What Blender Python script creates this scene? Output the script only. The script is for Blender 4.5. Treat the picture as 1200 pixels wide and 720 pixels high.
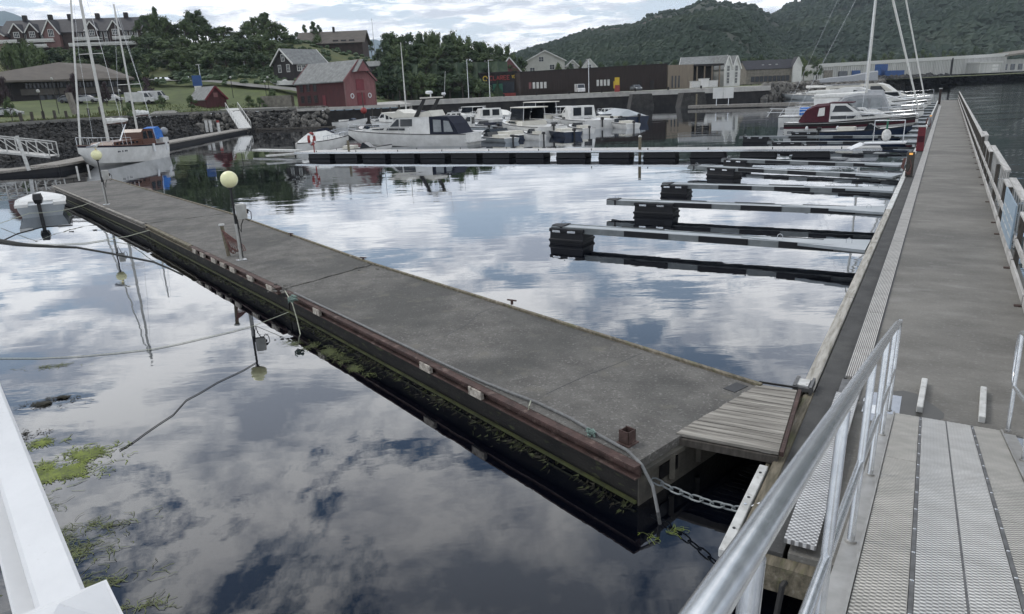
import bpy, bmesh, math, random
from math import sin, cos, pi, radians, atan2, hypot
from mathutils import Vector, Matrix, noise
random.seed(7)
C = bpy.context.scene.collection
for o in list(bpy.data.objects): bpy.data.objects.remove(o)
SC = bpy.context.scene
# ------------------------------------------------------------------ camera
F, PITCH, ROLL, CH = 832.0, radians(16.8), radians(-2.4), 4.2
fw = Vector((0, cos(PITCH), -sin(PITCH))); up0 = Vector((1, 0, 0)).cross(fw)
rt = Vector((1, 0, 0)) * cos(ROLL) + up0 * sin(ROLL); up = rt.cross(fw)
CAMP = Vector((0, 0, CH))
cd = bpy.data.cameras.new('camera'); cam = bpy.data.objects.new('camera', cd); C.objects.link(cam)
cd.sensor_width = 36; cd.lens = F / 1200 * 36; cd.clip_start = .02; cd.clip_end = 20000
cam.matrix_world = Matrix(((rt.x, up.x, -fw.x, 0), (rt.y, up.y, -fw.y, 0), (rt.z, up.z, -fw.z, CH), (0, 0, 0, 1)))
SC.camera = cam
SC.view_settings.view_transform = 'Standard'; SC.view_settings.look = 'None'
SC.view_settings.exposure = 0.2; SC.view_settings.gamma = 1

def ray(x, y): return fw * F + rt * (x - 600) + up * (360 - y)
def G(x, y, z=0.0):                     # point of the ground plane z seen at a photo position
    d = ray(x, y); return CAMP + d * ((z - CH) / d.z)
def W(x, y, Y):                         # point at forward distance Y
    d = ray(x, y); return CAMP + d * (Y / d.y)
# ------------------------------------------------------------------ world: overcast sky with breaks
wd = bpy.data.worlds.new('World'); SC.world = wd; wd.use_nodes = True
nt = wd.node_tree; nt.nodes.clear(); L = nt.links.new
def N(t, **k):
    n = nt.nodes.new(t)
    for a, b in k.items():
        if hasattr(n, a): setattr(n, a, b)
        else: n.inputs[a].default_value = b
    return n
SUN_EL, SUN_AZ = radians(48), radians(-60)     # azimuth clockwise from +Y
sky = N('ShaderNodeTexSky', sky_type='NISHITA', sun_disc=False, sun_elevation=SUN_EL, sun_rotation=SUN_AZ)
tc = N('ShaderNodeTexCoord'); sep = N('ShaderNodeSeparateXYZ'); L(tc.outputs['Generated'], sep.inputs[0])
def M(op, a, b=None, c=None, clamp=False):
    n = N('ShaderNodeMath', operation=op, use_clamp=clamp)
    for i, v in enumerate((a, b, c)):
        if v is None: continue
        if isinstance(v, (int, float)): n.inputs[i].default_value = v
        else: L(v, n.inputs[i])
    return n.outputs[0]
zc = M('MAXIMUM', sep.outputs[2], 0.0)
den = M('ADD', zc, 0.10)
cx = M('DIVIDE', sep.outputs[0], den); cy = M('DIVIDE', sep.outputs[1], den)
cmb = N('ShaderNodeCombineXYZ'); L(cx, cmb.inputs[0]); L(cy, cmb.inputs[1])
n1 = N('ShaderNodeTexNoise', Scale=1.5, Detail=9.0, Roughness=.66, Distortion=.3); L(cmb.outputs[0], n1.inputs['Vector'])
mp2 = N('ShaderNodeMapping'); mp2.inputs['Location'].default_value = (7.3, 2.1, 4); L(cmb.outputs[0], mp2.inputs[0])
n2 = N('ShaderNodeTexNoise', Scale=2.6, Detail=9.0, Roughness=.62, Distortion=.2); L(mp2.outputs[0], n2.inputs['Vector'])
cov = N('ShaderNodeValToRGB'); L(n1.outputs['Fac'], cov.inputs[0])
cov.color_ramp.elements[0].position = .425; cov.color_ramp.elements[1].position = .485
shd = N('ShaderNodeValToRGB'); L(n2.outputs['Fac'], shd.inputs[0])
e = shd.color_ramp.elements
e[0].position = .41; e[0].color = (5.9, 6.5, 7.6, 1); e[1].position = .565; e[1].color = (15.0, 15.0, 15.0, 1)
bl = N('ShaderNodeValToRGB'); L(zc, bl.inputs[0]); bl.color_ramp.elements[0].position = .16; bl.color_ramp.elements[0].color = (6.0, 7.4, 9.0, 1); bl.color_ramp.elements[1].position = .48; bl.color_ramp.elements[1].color = (.9, 1.7, 3.0, 1)
blue = N('ShaderNodeMixRGB', blend_type='MIX', Fac=.7); L(sky.outputs[0], blue.inputs[1]); L(bl.outputs[0], blue.inputs[2])
mx = N('ShaderNodeMixRGB'); L(cov.outputs[0], mx.inputs[0]); L(blue.outputs[0], mx.inputs[1]); L(shd.outputs[0], mx.inputs[2])
# low horizon veil
hz = M('SUBTRACT', 1.0, M('MULTIPLY', zc, 6.0), clamp=True)
mh = N('ShaderNodeMixRGB'); L(M('MULTIPLY', hz, .8), mh.inputs[0]); L(mx.outputs[0], mh.inputs[1]); mh.inputs[2].default_value = (7.6, 8.1, 8.7, 1)
bg = N('ShaderNodeBackground', Strength=.1); L(mh.outputs[0], bg.inputs[0])
wo = N('ShaderNodeOutputWorld'); L(bg.outputs[0], wo.inputs[0])
sl = bpy.data.lights.new('sun', 'SUN'); sl.energy = 1.0; sl.angle = radians(14); sl.color = (1, .96, .9)
so = bpy.data.objects.new('sun', sl); C.objects.link(so)
sd = Vector((sin(SUN_AZ) * cos(SUN_EL), cos(SUN_AZ) * cos(SUN_EL), sin(SUN_EL)))
so.rotation_euler = (-sd).to_track_quat('-Z', 'Y').to_euler()

# ------------------------------------------------------------------ materials
MATS = {}
def mat(name, c1, c2=None, sc=3.0, rough=.7, metal=0.0, bump=0.0, bsc=None, stretch=(1, 1, 1), det=5, ior=1.45, spots=None, lo=.35, hi=.65, gen=False):
    m = bpy.data.materials.new(name); m.use_nodes = True; MATS[name] = m
    t = m.node_tree; b = t.nodes['Principled BSDF']; l = t.links.new
    b.inputs['Roughness'].default_value = rough; b.inputs['Metallic'].default_value = metal; b.inputs['IOR'].default_value = ior
    c2 = c2 or tuple(v * .75 for v in c1)
    tcn = t.nodes.new('ShaderNodeTexCoord'); mpn = t.nodes.new('ShaderNodeMapping'); mpn.inputs['Scale'].default_value = stretch
    l(tcn.outputs['Object'], mpn.inputs[0])
    nn = t.nodes.new('ShaderNodeTexNoise'); nn.inputs['Scale'].default_value = sc; nn.inputs['Detail'].default_value = det; nn.inputs['Roughness'].default_value = .62
    l(mpn.outputs[0], nn.inputs['Vector'])
    r = t.nodes.new('ShaderNodeValToRGB'); l(nn.outputs['Fac'], r.inputs[0])
    r.color_ramp.elements[0].position = lo; r.color_ramp.elements[1].position = hi
    r.color_ramp.elements[0].color = (*c2, 1); r.color_ramp.elements[1].color = (*c1, 1)
    out = r.outputs[0]
    if spots:                            # (scale, threshold, colour, amount)
        for (ssc, th, col, amt) in spots:
            v = t.nodes.new('ShaderNodeTexNoise'); v.inputs['Scale'].default_value = ssc; v.inputs['Detail'].default_value = 4
            l(mpn.outputs[0], v.inputs['Vector'])
            rr = t.nodes.new('ShaderNodeMapRange'); rr.inputs[1].default_value = th; rr.inputs[2].default_value = th + .12; rr.inputs[4].default_value = amt
            l(v.outputs['Fac'], rr.inputs[0])
            mm = t.nodes.new('ShaderNodeMixRGB'); l(rr.outputs[0], mm.inputs[0]); l(out, mm.inputs[1]); mm.inputs[2].default_value = (*col, 1); out = mm.outputs[0]
    l(out, b.inputs['Base Color'])
    if bump:
        n3 = t.nodes.new('ShaderNodeTexNoise'); n3.inputs['Scale'].default_value = bsc or sc * 4; n3.inputs['Detail'].default_value = 5
        l(mpn.outputs[0], n3.inputs['Vector'])
        bp = t.nodes.new('ShaderNodeBump'); bp.inputs['Strength'].default_value = bump; bp.inputs['Distance'].default_value = .02
        l(n3.outputs['Fac'], bp.inputs['Height']); l(bp.outputs[0], b.inputs['Normal'])
    return m
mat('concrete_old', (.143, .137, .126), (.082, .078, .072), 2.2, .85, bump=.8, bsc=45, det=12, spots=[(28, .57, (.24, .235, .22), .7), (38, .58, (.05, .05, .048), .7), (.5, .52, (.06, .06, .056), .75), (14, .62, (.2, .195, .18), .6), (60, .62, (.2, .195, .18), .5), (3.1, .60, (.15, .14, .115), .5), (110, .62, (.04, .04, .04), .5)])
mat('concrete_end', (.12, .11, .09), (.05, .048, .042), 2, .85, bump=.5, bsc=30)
mat('concrete_side', (.022, .02, .018), (.008, .008, .008), 1.6, .85, bump=.5, bsc=30, stretch=(1, 1, 3), spots=[(5, .6, (.09, .1, .04), .5)])  # wet concrete; shade of the recess under the beam darkened into its colour
mat('wood_pale', (.46, .44, .40), (.25, .235, .2), 6, .85, bump=.5, bsc=30, stretch=(3, .3, 2), spots=[(9, .6, (.14, .13, .11), .8), (2, .62, (.16, .16, .1), .5)])
mat('pier_deck', (.202, .194, .175), (.135, .129, .116), 1.3, .85, bump=.6, bsc=50, stretch=(.7, 1.15, 1), det=11, spots=[(.38, .51, (.11, .106, .096), .75), (1.9, .57, (.25, .243, .225), .45), (30, .58, (.3, .295, .28), .5), (36, .58, (.1, .1, .095), .5), (9, .62, (.25, .245, .23), .4), (70, .6, (.22, .21, .2), .45), (120, .62, (.05, .05, .05), .4)])
mat('pier_edge_deck', (.075, .075, .073), (.045, .045, .045), 2, .9, bump=.4, bsc=70, spots=[(50, .6, (.14, .14, .13), .5), (1.3, .58, (.11, .11, .1), .5)])
mat('wet', (.05, .048, .042), (.035, .034, .03), 3, .35)
mat('wood_grey', (.36, .34, .3), (.13, .12, .105), 6, .85, bump=.5, bsc=25, stretch=(.18, 3, 3), det=9, spots=[(1.3, .56, (.11, .10, .085), .7)])
mat('wood_grey_y', (.33, .31, .28), (.14, .13, .115), 5, .85, bump=.5, bsc=25, stretch=(3, .2, 3), det=9, spots=[(1.2, .56, (.12, .105, .08), .7)])
mat('wood_fence', (.5, .49, .47), (.3, .29, .275), 5, .85, bump=.4, bsc=25, stretch=(3, .3, .3))
mat('wood_dark', (.09, .08, .07), (.04, .036, .03), 5, .85, bump=.4, bsc=25, stretch=(3, .3, 1))
mat('wood_mossy', (.22, .19, .14), (.09, .08, .055), 6, .85, bump=.6, bsc=30, stretch=(3, .4, 2), spots=[(4, .55, (.12, .13, .05), .5), (6, .6, (.3, .28, .24), .6)])
mat('rust', (.10, .060, .052), (.05, .032, .028), 4, .75, .2, bump=.5, bsc=40, spots=[(7, .58, (.19, .14, .12), .7), (2.5, .6, (.045, .028, .025), .6)])
mat('fender_block', (.5, .46, .4), (.16, .14, .12), 12, .8, bump=.5, bsc=50, spots=[(20, .6, (.1, .08, .06), .8)])
mat('galv', (.74, .76, .78), (.62, .64, .66), 20, .22, .88)
mat('beam_grey', (.22, .24, .245), (.15, .165, .17), 3, .5, .1)
mat('alu', (.5, .49, .47), (.36, .35, .33), 5, .42, .7, bump=.1, bsc=60)
mat('alu_tan', (.45, .41, .35), (.34, .31, .27), 5, .45, .6)
mat('alu_dark', (.18, .18, .18), (.1, .1, .1), 9, .5, .5)
mat('white_paint', (.68, .69, .70), (.58, .59, .6), 2, .4, bump=.06, bsc=40, spots=[(7, .66, (.5, .5, .47), .4), (45, .68, (.4, .39, .36), .5)])
mat('white_worn', (.62, .62, .6), (.4, .4, .38), 5, .6, spots=[(14, .62, (.2, .17, .14), .7)])
mat('gelcoat', (.7, .7, .68), (.55, .55, .53), 1.2, .22, spots=[(4, .62, (.5, .5, .47), .3)])
mat('gelcoat_cream', (.62, .6, .53), (.52, .5, .44), 1.2, .25)
mat('grey_gel', (.33, .36, .38), (.25, .28, .3), 1.5, .3)
mat('navy_hull', (.018, .03, .06), (.012, .02, .04), 1.5, .25)
mat('black_rubber', (.008, .009, .013), (.005, .006, .008), 6, .6, bump=.2, bsc=30)
mat('black', (.012, .012, .013), (.008, .008, .009), 6, .4)
mat('hose', (.16, .165, .165), (.1, .1, .1), 20, .5)
mat('rope_green', (.25, .34, .3), (.12, .17, .15), 40, .8, bump=.6, bsc=90)
mat('rope_pale', (.5, .52, .42), (.3, .31, .24), 40, .8, bump=.6, bsc=90)
mat('rope_dark', (.03, .032, .03), (.015, .016, .015), 30, .8)
mat('hose_red', (.2, .1, .085), (.09, .05, .045), 20, .7)
mat('globe', (.86, .84, .5), (.74, .72, .44), 3, .25, spots=[(7, .6, (.45, .44, .25), .45)])
mat('box_grey', (.42, .42, .4), (.3, .3, .28), 4, .6, spots=[(9, .6, (.18, .17, .15), .5)])
mat('cable', (.02, .02, .02), (.012, .012, .012), 5, .5)
mat('dark_glass', (.02, .026, .032), (.012, .015, .02), 1.5, .08)
mat('clear_plastic', (.3, .32, .33), (.2, .22, .23), 2, .15)
mat('canvas_red', (.06, .009, .018), (.04, .006, .012), 4, .85)
mat('canvas_grey', (.34, .35, .36), (.25, .26, .27), 3, .85, bump=.3, bsc=8)
mat('canvas_navy', (.010, .014, .03), (.006, .009, .02), 4, .85)
mat('canvas_white', (.75, .75, .72), (.6, .6, .57), 4, .8, bump=.5, bsc=6)
mat('canvas_blue', (.03, .16, .5), (.02, .12, .4), 4, .7)
mat('varnish', (.12, .05, .03), (.06, .025, .018), 5, .35, stretch=(1, 6, 6))
mat('spar', (.6, .6, .57), (.5, .5, .47), 3, .35)
mat('red_paint', (.16, .018, .028), (.11, .012, .02), 3, .5)
mat('orange_red', (.28, .04, .034), (.22, .032, .03), 3, .5)
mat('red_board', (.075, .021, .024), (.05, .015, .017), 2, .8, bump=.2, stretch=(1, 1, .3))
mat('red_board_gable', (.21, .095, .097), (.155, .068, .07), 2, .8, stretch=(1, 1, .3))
mat('slate', (.21, .22, .215), (.13, .135, .135), 1.5, .75, bump=.5, bsc=6, spots=[(3, .6, (.28, .29, .28), .5)])
mat('slate_dark', (.035, .035, .042), (.02, .02, .025), 1.0, .7)
mat('slate_brown', (.12, .105, .09), (.085, .075, .065), .6, .8, stretch=(1, 1, 4))
mat('timber_black', (.03, .027, .027), (.018, .016, .017), 1, .8)
mat('timber_brown', (.044, .031, .028), (.022, .016, .015), 1.2, .8, stretch=(5, 5, .2))
mat('timber_pale', (.24, .2, .155), (.16, .13, .1), 1.4, .8, stretch=(5, 5, .2))
mat('row_wall', (.06, .042, .038), (.035, .026, .025), 1, .8)
mat('row_pink', (.19, .11, .105), (.14, .08, .075), 1, .8)
mat('white_wall', (.66, .66, .63), (.54, .54, .52), .5, .7)
mat('cream_wall', (.46, .46, .42), (.38, .38, .35), .5, .7)
mat('stone_wall', (.24, .22, .19), (.13, .12, .1), 1.2, .9, bump=.6, bsc=3)
mat('office_band', (.11, .10, .09), (.08, .075, .07), .7, .8)
mat('pane', (.03, .04, .05), (.02, .025, .035), .5, .12)
mat('factory', (.5, .5, .48), (.38, .38, .365), .25, .7, stretch=(1, 1, .1))
mat('container_blue', (.03, .09, .26), (.02, .06, .18), .5, .6)
mat('yellow', (.6, .42, .04), (.5, .33, .03), 1, .6)
mat('asphalt', (.2, .195, .18), (.14, .14, .13), .5, .9)
mat('pale_concrete', (.44, .43, .4), (.32, .31, .29), 1, .85)
mat('quay_stone', (.03, .028, .027), (.010, .010, .011), .7, .9, bump=.8, bsc=1.2)
mat('rock', (.19, .18, .16), (.05, .048, .045), .9, .9, bump=.8, bsc=3, spots=[(1.6, .58, (.22, .21, .19), .5)])
mat('rock_dark', (.055, .053, .05), (.02, .02, .02), .9, .9, bump=.8, bsc=3, spots=[(2, .6, (.14, .135, .12), .5)])
mat('grass', (.09, .115, .035), (.06, .08, .026), .25, .95, bump=.4, bsc=3, spots=[(.8, .55, (.05, .06, .025), .5), (.12, .55, (.13, .13, .05), .5)])
mat('meadow', (.10, .105, .035), (.055, .075, .025), .12, .95, bump=.5, bsc=2, spots=[(.3, .55, (.05, .06, .025), .6)])
mat('hillside', (.035, .05, .022), (.02, .032, .016), .08, .95)
mat('mountain', (.05, .056, .04), (.03, .038, .027), .012, .95, det=8, spots=[(.006, .52, (.075, .06, .05), .8), (.03, .62, (.11, .1, .09), .35)])
mat('far_mountain', (.10, .15, .17), (.08, .125, .15), .004, .95)  # distance haze put into the hill colour as a blue tint
mat('bark', (.07, .06, .05), (.04, .035, .03), 3, .9)
for i, (a, b) in enumerate((((.085, .12, .045), (.045, .072, .03)), ((.065, .10, .045), (.035, .06, .028)), ((.045, .075, .038), (.025, .046, .024)), ((.12, .155, .055), (.065, .10, .036)), ((.055, .035, .04), (.03, .02, .024)))):
    mat('leaf%d' % i, a, b, .9, .75, spots=[(.25, .55, tuple(v * .7 for v in b), .5)])
mat('forest_far', (.043, .064, .043), (.029, .045, .033), .012, .95, spots=[(.012, .55, (.058, .074, .05), .6)])
mat('algae', (.2, .25, .03), (.09, .12, .02), 6, .7)
mat('algae_olive', (.055, .065, .018), (.025, .03, .012), 6, .7)
mat('algae_mid', (.12, .145, .04), (.06, .075, .025), 6, .7)
mat('algae_dark', (.03, .028, .015), (.012, .012, .008), 8, .8)
mat('sign_blue', (.22, .3, .38), (.3, .38, .45), 6, .5, spots=[(30, .6, (.5, .55, .6), .8)])
mat('car_white', (.6, .6, .6), None, 1, .25); mat('car_grey', (.12, .13, .14), None, 1, .25); mat('car_silver', (.4, .41, .42), None, 1, .25)
mat('feather_white', (.7, .7, .68), (.6, .6, .58), 9, .8); mat('feather_grey', (.3, .31, .33), (.22, .23, .25), 9, .8)
mat('green_paint', (.03, .14, .09), (.02, .1, .06), 3, .6)
mat('puddle', (.34, .37, .42), (.28, .31, .36), 3, .25, .5)
m = mat('amber_lamp', (.6, .3, .08)); m.node_tree.nodes['Principled BSDF'].inputs['Emission Color'].default_value = (1, .5, .12, 1); m.node_tree.nodes['Principled BSDF'].inputs['Emission Strength'].default_value = .6
def ribbed(name, c1, c2, rough=.4, metal=.6, sx=.011, sy=.022, kind='teeth'):
    m = mat(name, c1, c2, 4, rough, metal); t = m.node_tree; l = t.links.new; b = t.nodes['Principled BSDF']
    tcn = t.nodes.new('ShaderNodeTexCoord'); s = t.nodes.new('ShaderNodeSeparateXYZ'); l(tcn.outputs['Object'], s.inputs[0])
    def mm(op, a, bb=None):
        n = t.nodes.new('ShaderNodeMath'); n.operation = op
        for i, v in enumerate((a, bb)):
            if v is None: continue
            if isinstance(v, (int, float)): n.inputs[i].default_value = v
            else: l(v, n.inputs[i])
        return n.outputs[0]
    if kind == 'teeth':
        row = mm('FLOOR', mm('DIVIDE', s.outputs[1], sy))
        off = mm('MULTIPLY', mm('MODULO', row, 2.0), pi)
        h = mm('MULTIPLY', mm('SINE', mm('ADD', mm('MULTIPLY', s.outputs[0], 2 * pi / sx / 2), off)), mm('ABSOLUTE', mm('SINE', mm('MULTIPLY', s.outputs[1], pi / sy))))
    else:
        h = mm('SINE', mm('MULTIPLY', s.outputs[0], 2 * pi / sx))
    bp = t.nodes.new('ShaderNodeBump'); bp.inputs['Strength'].default_value = .9; bp.inputs['Distance'].default_value = .006
    l(h, bp.inputs['Height']); l(bp.outputs[0], b.inputs['Normal'])
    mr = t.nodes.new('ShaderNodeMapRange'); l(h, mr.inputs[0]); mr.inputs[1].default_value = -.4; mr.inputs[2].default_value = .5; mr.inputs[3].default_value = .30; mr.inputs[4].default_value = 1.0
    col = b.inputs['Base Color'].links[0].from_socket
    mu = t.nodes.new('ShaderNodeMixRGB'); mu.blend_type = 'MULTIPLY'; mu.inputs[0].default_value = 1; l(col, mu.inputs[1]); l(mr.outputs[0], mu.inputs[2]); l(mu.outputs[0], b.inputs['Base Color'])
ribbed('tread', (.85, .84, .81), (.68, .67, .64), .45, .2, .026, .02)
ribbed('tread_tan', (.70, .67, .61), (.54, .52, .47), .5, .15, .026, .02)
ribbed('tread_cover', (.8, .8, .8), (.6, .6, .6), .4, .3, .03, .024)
ribbed('strip_panel', (.7, .68, .64), (.55, .53, .5), .6, .1, .024, .02, 'rib')
# water
def water_mat():
    m = bpy.data.materials.new('harbour_water'); m.use_nodes = True; t = m.node_tree; t.nodes.clear(); l = t.links.new
    out = t.nodes.new('ShaderNodeOutputMaterial'); ms = t.nodes.new('ShaderNodeMixShader')
    df = t.nodes.new('ShaderNodeBsdfDiffuse'); df.inputs[0].default_value = (.0012, .0018, .004, 1)
    gl = t.nodes.new('ShaderNodeBsdfGlossy'); gl.inputs[0].default_value = (.95, .97, 1, 1); gl.inputs['Roughness'].default_value = .0
    lw = t.nodes.new('ShaderNodeLayerWeight'); lw.inputs[0].default_value = .5
    pw = t.nodes.new('ShaderNodeMath'); pw.operation = 'POWER'; l(lw.outputs['Facing'], pw.inputs[0]); pw.inputs[1].default_value = 2.75
    ma = t.nodes.new('ShaderNodeMath'); ma.operation = 'MULTIPLY_ADD'; l(pw.outputs[0], ma.inputs[0]); ma.inputs[1].default_value = .95; ma.inputs[2].default_value = .022
    tcn = t.nodes.new('ShaderNodeTexCoord')
    def ns(sc, stretch, rot, det=3):
        mp = t.nodes.new('ShaderNodeMapping'); mp.inputs['Scale'].default_value = stretch; mp.inputs['Rotation'].default_value = (0, 0, rot); l(tcn.outputs['Object'], mp.inputs[0])
        n = t.nodes.new('ShaderNodeTexNoise'); n.inputs['Scale'].default_value = sc; n.inputs['Detail'].default_value = det; n.inputs['Distortion'].default_value = .4; l(mp.outputs[0], n.inputs['Vector']); return n.outputs['Fac']
    a = ns(1.1, (.35, 1, 1), .25, 2); b = ns(5.0, (.4, 1, 1), -.1, 2); c = ns(.25, (.5, 1, 1), .3, 2)
    def mm(op, x, y):
        n = t.nodes.new('ShaderNodeMath'); n.operation = op
        for i, v in enumerate((x, y)):
            if isinstance(v, (int, float)): n.inputs[i].default_value = v
            else: l(v, n.inputs[i])
        return n.outputs[0]
    patch = t.nodes.new('ShaderNodeMapRange'); l(ns(.12, (.5, 1, 1), .3, 3), patch.inputs[0]); patch.inputs[1].default_value = .42; patch.inputs[2].default_value = .62; patch.inputs[3].default_value = .25; patch.inputs[4].default_value = 1.0
    # open water right of the pier is rougher
    sp = t.nodes.new('ShaderNodeSeparateXYZ'); l(tcn.outputs['Object'], sp.inputs[0])
    side = mm('SUBTRACT', mm('MULTIPLY', sp.outputs[0], .856), mm('MULTIPLY', sp.outputs[1], .517))
    op = t.nodes.new('ShaderNodeMapRange'); l(side, op.inputs[0]); op.inputs[1].default_value = 0; op.inputs[2].default_value = 3.0; op.inputs[3].default_value = 1.0; op.inputs[4].default_value = 9.0
    h = mm('MULTIPLY', mm('ADD', mm('MULTIPLY', a, 1.0), mm('ADD', mm('ADD', mm('MULTIPLY', b, .16), mm('MULTIPLY', ns(16.0, (.4, 1, 1), .2, 2), .012)), mm('MULTIPLY', c, 1.5))), mm('MULTIPLY', patch.outputs[0], op.outputs[0]))
    bp = t.nodes.new('ShaderNodeBump'); bp.inputs['Strength'].default_value = 1; bp.inputs['Distance'].default_value = .0065; l(h, bp.inputs['Height'])
    l(bp.outputs[0], gl.inputs['Normal'])
    l(ma.outputs[0], ms.inputs[0]); l(df.outputs[0], ms.inputs[1]); l(gl.outputs[0], ms.inputs[2]); l(ms.outputs[0], out.inputs[0]); MATS['water'] = m
water_mat()

# ------------------------------------------------------------------ mesh helpers
class MB:
    def __init__(s): s.v = []; s.f = []
    def add(s, vs, fs):
        n = len(s.v); s.v += [tuple(v) for v in vs]; s.f += [tuple(n + i for i in f) for f in fs]; return s
    def box(s, c, d, rz=0, mtx=None):
        x, y, z = d[0] / 2, d[1] / 2, d[2] / 2; R = Matrix.Rotation(rz, 3, 'Z'); cc = Vector(c)
        vs = [R @ Vector((a * x, b * y, e * z)) + cc for a in (-1, 1) for b in (-1, 1) for e in (-1, 1)]
        if mtx: vs = [mtx @ v for v in vs]
        return s.add(vs, ((0, 1, 3, 2), (4, 6, 7, 5), (0, 4, 5, 1), (2, 3, 7, 6), (0, 2, 6, 4), (1, 5, 7, 3)))
    def b(s, x0, x1, y0, y1, z0, z1): return s.box(((x0 + x1) / 2, (y0 + y1) / 2, (z0 + z1) / 2), (abs(x1 - x0), abs(y1 - y0), abs(z1 - z0)))
    def beam(s, a, b, w, h, upv=(0, 0, 1)):
        a, b = Vector(a), Vector(b); d = (b - a).normalized(); u = Vector(upv); x = d.cross(u)
        if x.length < 1e-4: x = d.cross(Vector((1, 0, 0)))
        x.normalize(); u = x.cross(d); vs = []
        for p in (a, b):
            for i, j in ((-1, -1), (1, -1), (1, 1), (-1, 1)): vs.append(p + x * w / 2 * i + u * h / 2 * j)
        return s.add(vs, ((3, 2, 1, 0), (4, 5, 6, 7), (0, 1, 5, 4), (1, 2, 6, 5), (2, 3, 7, 6), (3, 0, 4, 7)))
    def tube(s, pts, r, n=8, cap=True):
        pts = [Vector(p) for p in pts]; rs = r if isinstance(r, (list, tuple)) else [r] * len(pts); vs = []; ref = None
        for i, p in enumerate(pts):
            d = (pts[min(i + 1, len(pts) - 1)] - pts[max(i - 1, 0)]).normalized()
            if ref is None: ref = Vector((0, 0, 1)) if abs(d.z) < .9 else Vector((1, 0, 0))
            x = d.cross(ref).normalized(); y = x.cross(d); ref = y
            vs += [p + (x * cos(2 * pi * k / n) + y * sin(2 * pi * k / n)) * rs[i] for k in range(n)]
        fs = [(i * n + k, i * n + (k + 1) % n, (i + 1) * n + (k + 1) % n, (i + 1) * n + k) for i in range(len(pts) - 1) for k in range(n)]
        if cap: fs += [tuple(range(n))[::-1], tuple((len(pts) - 1) * n + k for k in range(n))]
        return s.add(vs, fs)
    def lathe(s, c, prof, n=12):
        vs = [(c[0] + r * cos(2 * pi * k / n), c[1] + r * sin(2 * pi * k / n), c[2] + z) for r, z in prof for k in range(n)]
        fs = [(i * n + k, i * n + (k + 1) % n, (i + 1) * n + (k + 1) % n, (i + 1) * n + k) for i in range(len(prof) - 1) for k in range(n)]
        fs += [tuple(range(n))[::-1], tuple((len(prof) - 1) * n + k for k in range(n))]
        return s.add(vs, fs)
    def ball(s, c, r, n=14, m=8, sc=(1, 1, 1)):
        vs = [(c[0] + sc[0] * r * sin(pi * i / m) * cos(2 * pi * k / n), c[1] + sc[1] * r * sin(pi * i / m) * sin(2 * pi * k / n), c[2] - sc[2] * r * cos(pi * i / m)) for i in range(m + 1) for k in range(n)]
        return s.add(vs, [(i * n + k, i * n + (k + 1) % n, (i + 1) * n + (k + 1) % n, (i + 1) * n + k) for i in range(m) for k in range(n)])
    def prism(s, poly, z0, z1):          # horizontal polygon extruded upward
        n = len(poly); vs = [(x, y, z0) for x, y in poly] + [(x, y, z1) for x, y in poly]
        return s.add(vs, [tuple(range(n))[::-1], tuple(range(n, 2 * n))] + [(i, (i + 1) % n, n + (i + 1) % n, n + i) for i in range(n)])
    def side(s, poly, w0, w1):           # (x,z) profile across y, w0/w1 functions or numbers giving y
        g = lambda w, x, z: w(x, z) if callable(w) else w
        n = len(poly); vs = [(x, g(w0, x, z), z) for x, z in poly] + [(x, g(w1, x, z), z) for x, z in poly]
        return s.add(vs, [tuple(range(n)), tuple(range(n, 2 * n))[::-1]] + [((i + 1) % n, i, n + i, n + (i + 1) % n) for i in range(n)])
    def loft(s, rings, cap=True):
        n = len(rings[0]); vs = [p for r in rings for p in r]
        fs = [(i * n + k, i * n + (k + 1) % n, (i + 1) * n + (k + 1) % n, (i + 1) * n + k) for i in range(len(rings) - 1) for k in range(n)]
        if cap: fs += [tuple(range(n))[::-1], tuple((len(rings) - 1) * n + k for k in range(n))]
        return s.add(vs, fs)
    def mesh(s, name, m, smooth=False, bevel=0):
        me = bpy.data.meshes.new(name); me.from_pydata(s.v, [], s.f); me.validate(verbose=False)
        bm = bmesh.new(); bm.from_mesh(me)
        if bevel: bmesh.ops.bevel(bm, geom=bm.edges[:], offset=bevel, segments=1, affect='EDGES')
        if len(bm.faces) < 60000: bmesh.ops.recalc_face_normals(bm, faces=bm.faces)
        bm.to_mesh(me); bm.free()
        for mm in (m if isinstance(m, (list, tuple)) else [m]): me.materials.append(MATS[mm])
        if smooth:
            for p in me.polygons: p.use_smooth = True
            try: me.set_sharp_from_angle(angle=radians(40))
            except Exception: pass
        return me
    def build(s, name, m, parent=None, smooth=False, bevel=0, label=None, kind=None):
        o = bpy.data.objects.new(name, s.mesh(name, m, smooth, bevel)); C.objects.link(o)
        if parent: o.parent = parent
        if label: o['label'] = label
        if kind: o['kind'] = kind
        return o
def link_mesh(name, me, parent=None, loc=None, rot=None, scale=None):
    o = bpy.data.objects.new(name, me); C.objects.link(o)
    if parent: o.parent = parent
    if loc is not None: o.location = loc
    if rot is not None: o.rotation_euler = rot
    if scale is not None: o.scale = scale if isinstance(scale, (tuple, list)) else (scale,) * 3
    return o
def tag(o, label, cat, group=None, kind=None):
    if label: o['label'] = label
    if cat: o['category'] = cat
    if group: o['group'] = group
    if kind: o['kind'] = kind
    return o
def thing(name, label, cat, loc=(0, 0, 0), rz=0, group=None, rx=0):
    o = bpy.data.objects.new(name, None); C.objects.link(o); o.location = loc; o.rotation_euler = (rx, 0, rz); o.empty_display_size = .3
    return tag(o, label, cat, group)
def struct(o): o['kind'] = 'structure'; return o
def kids(o): return [c for c in KIDS.get(o.name, [])]
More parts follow.
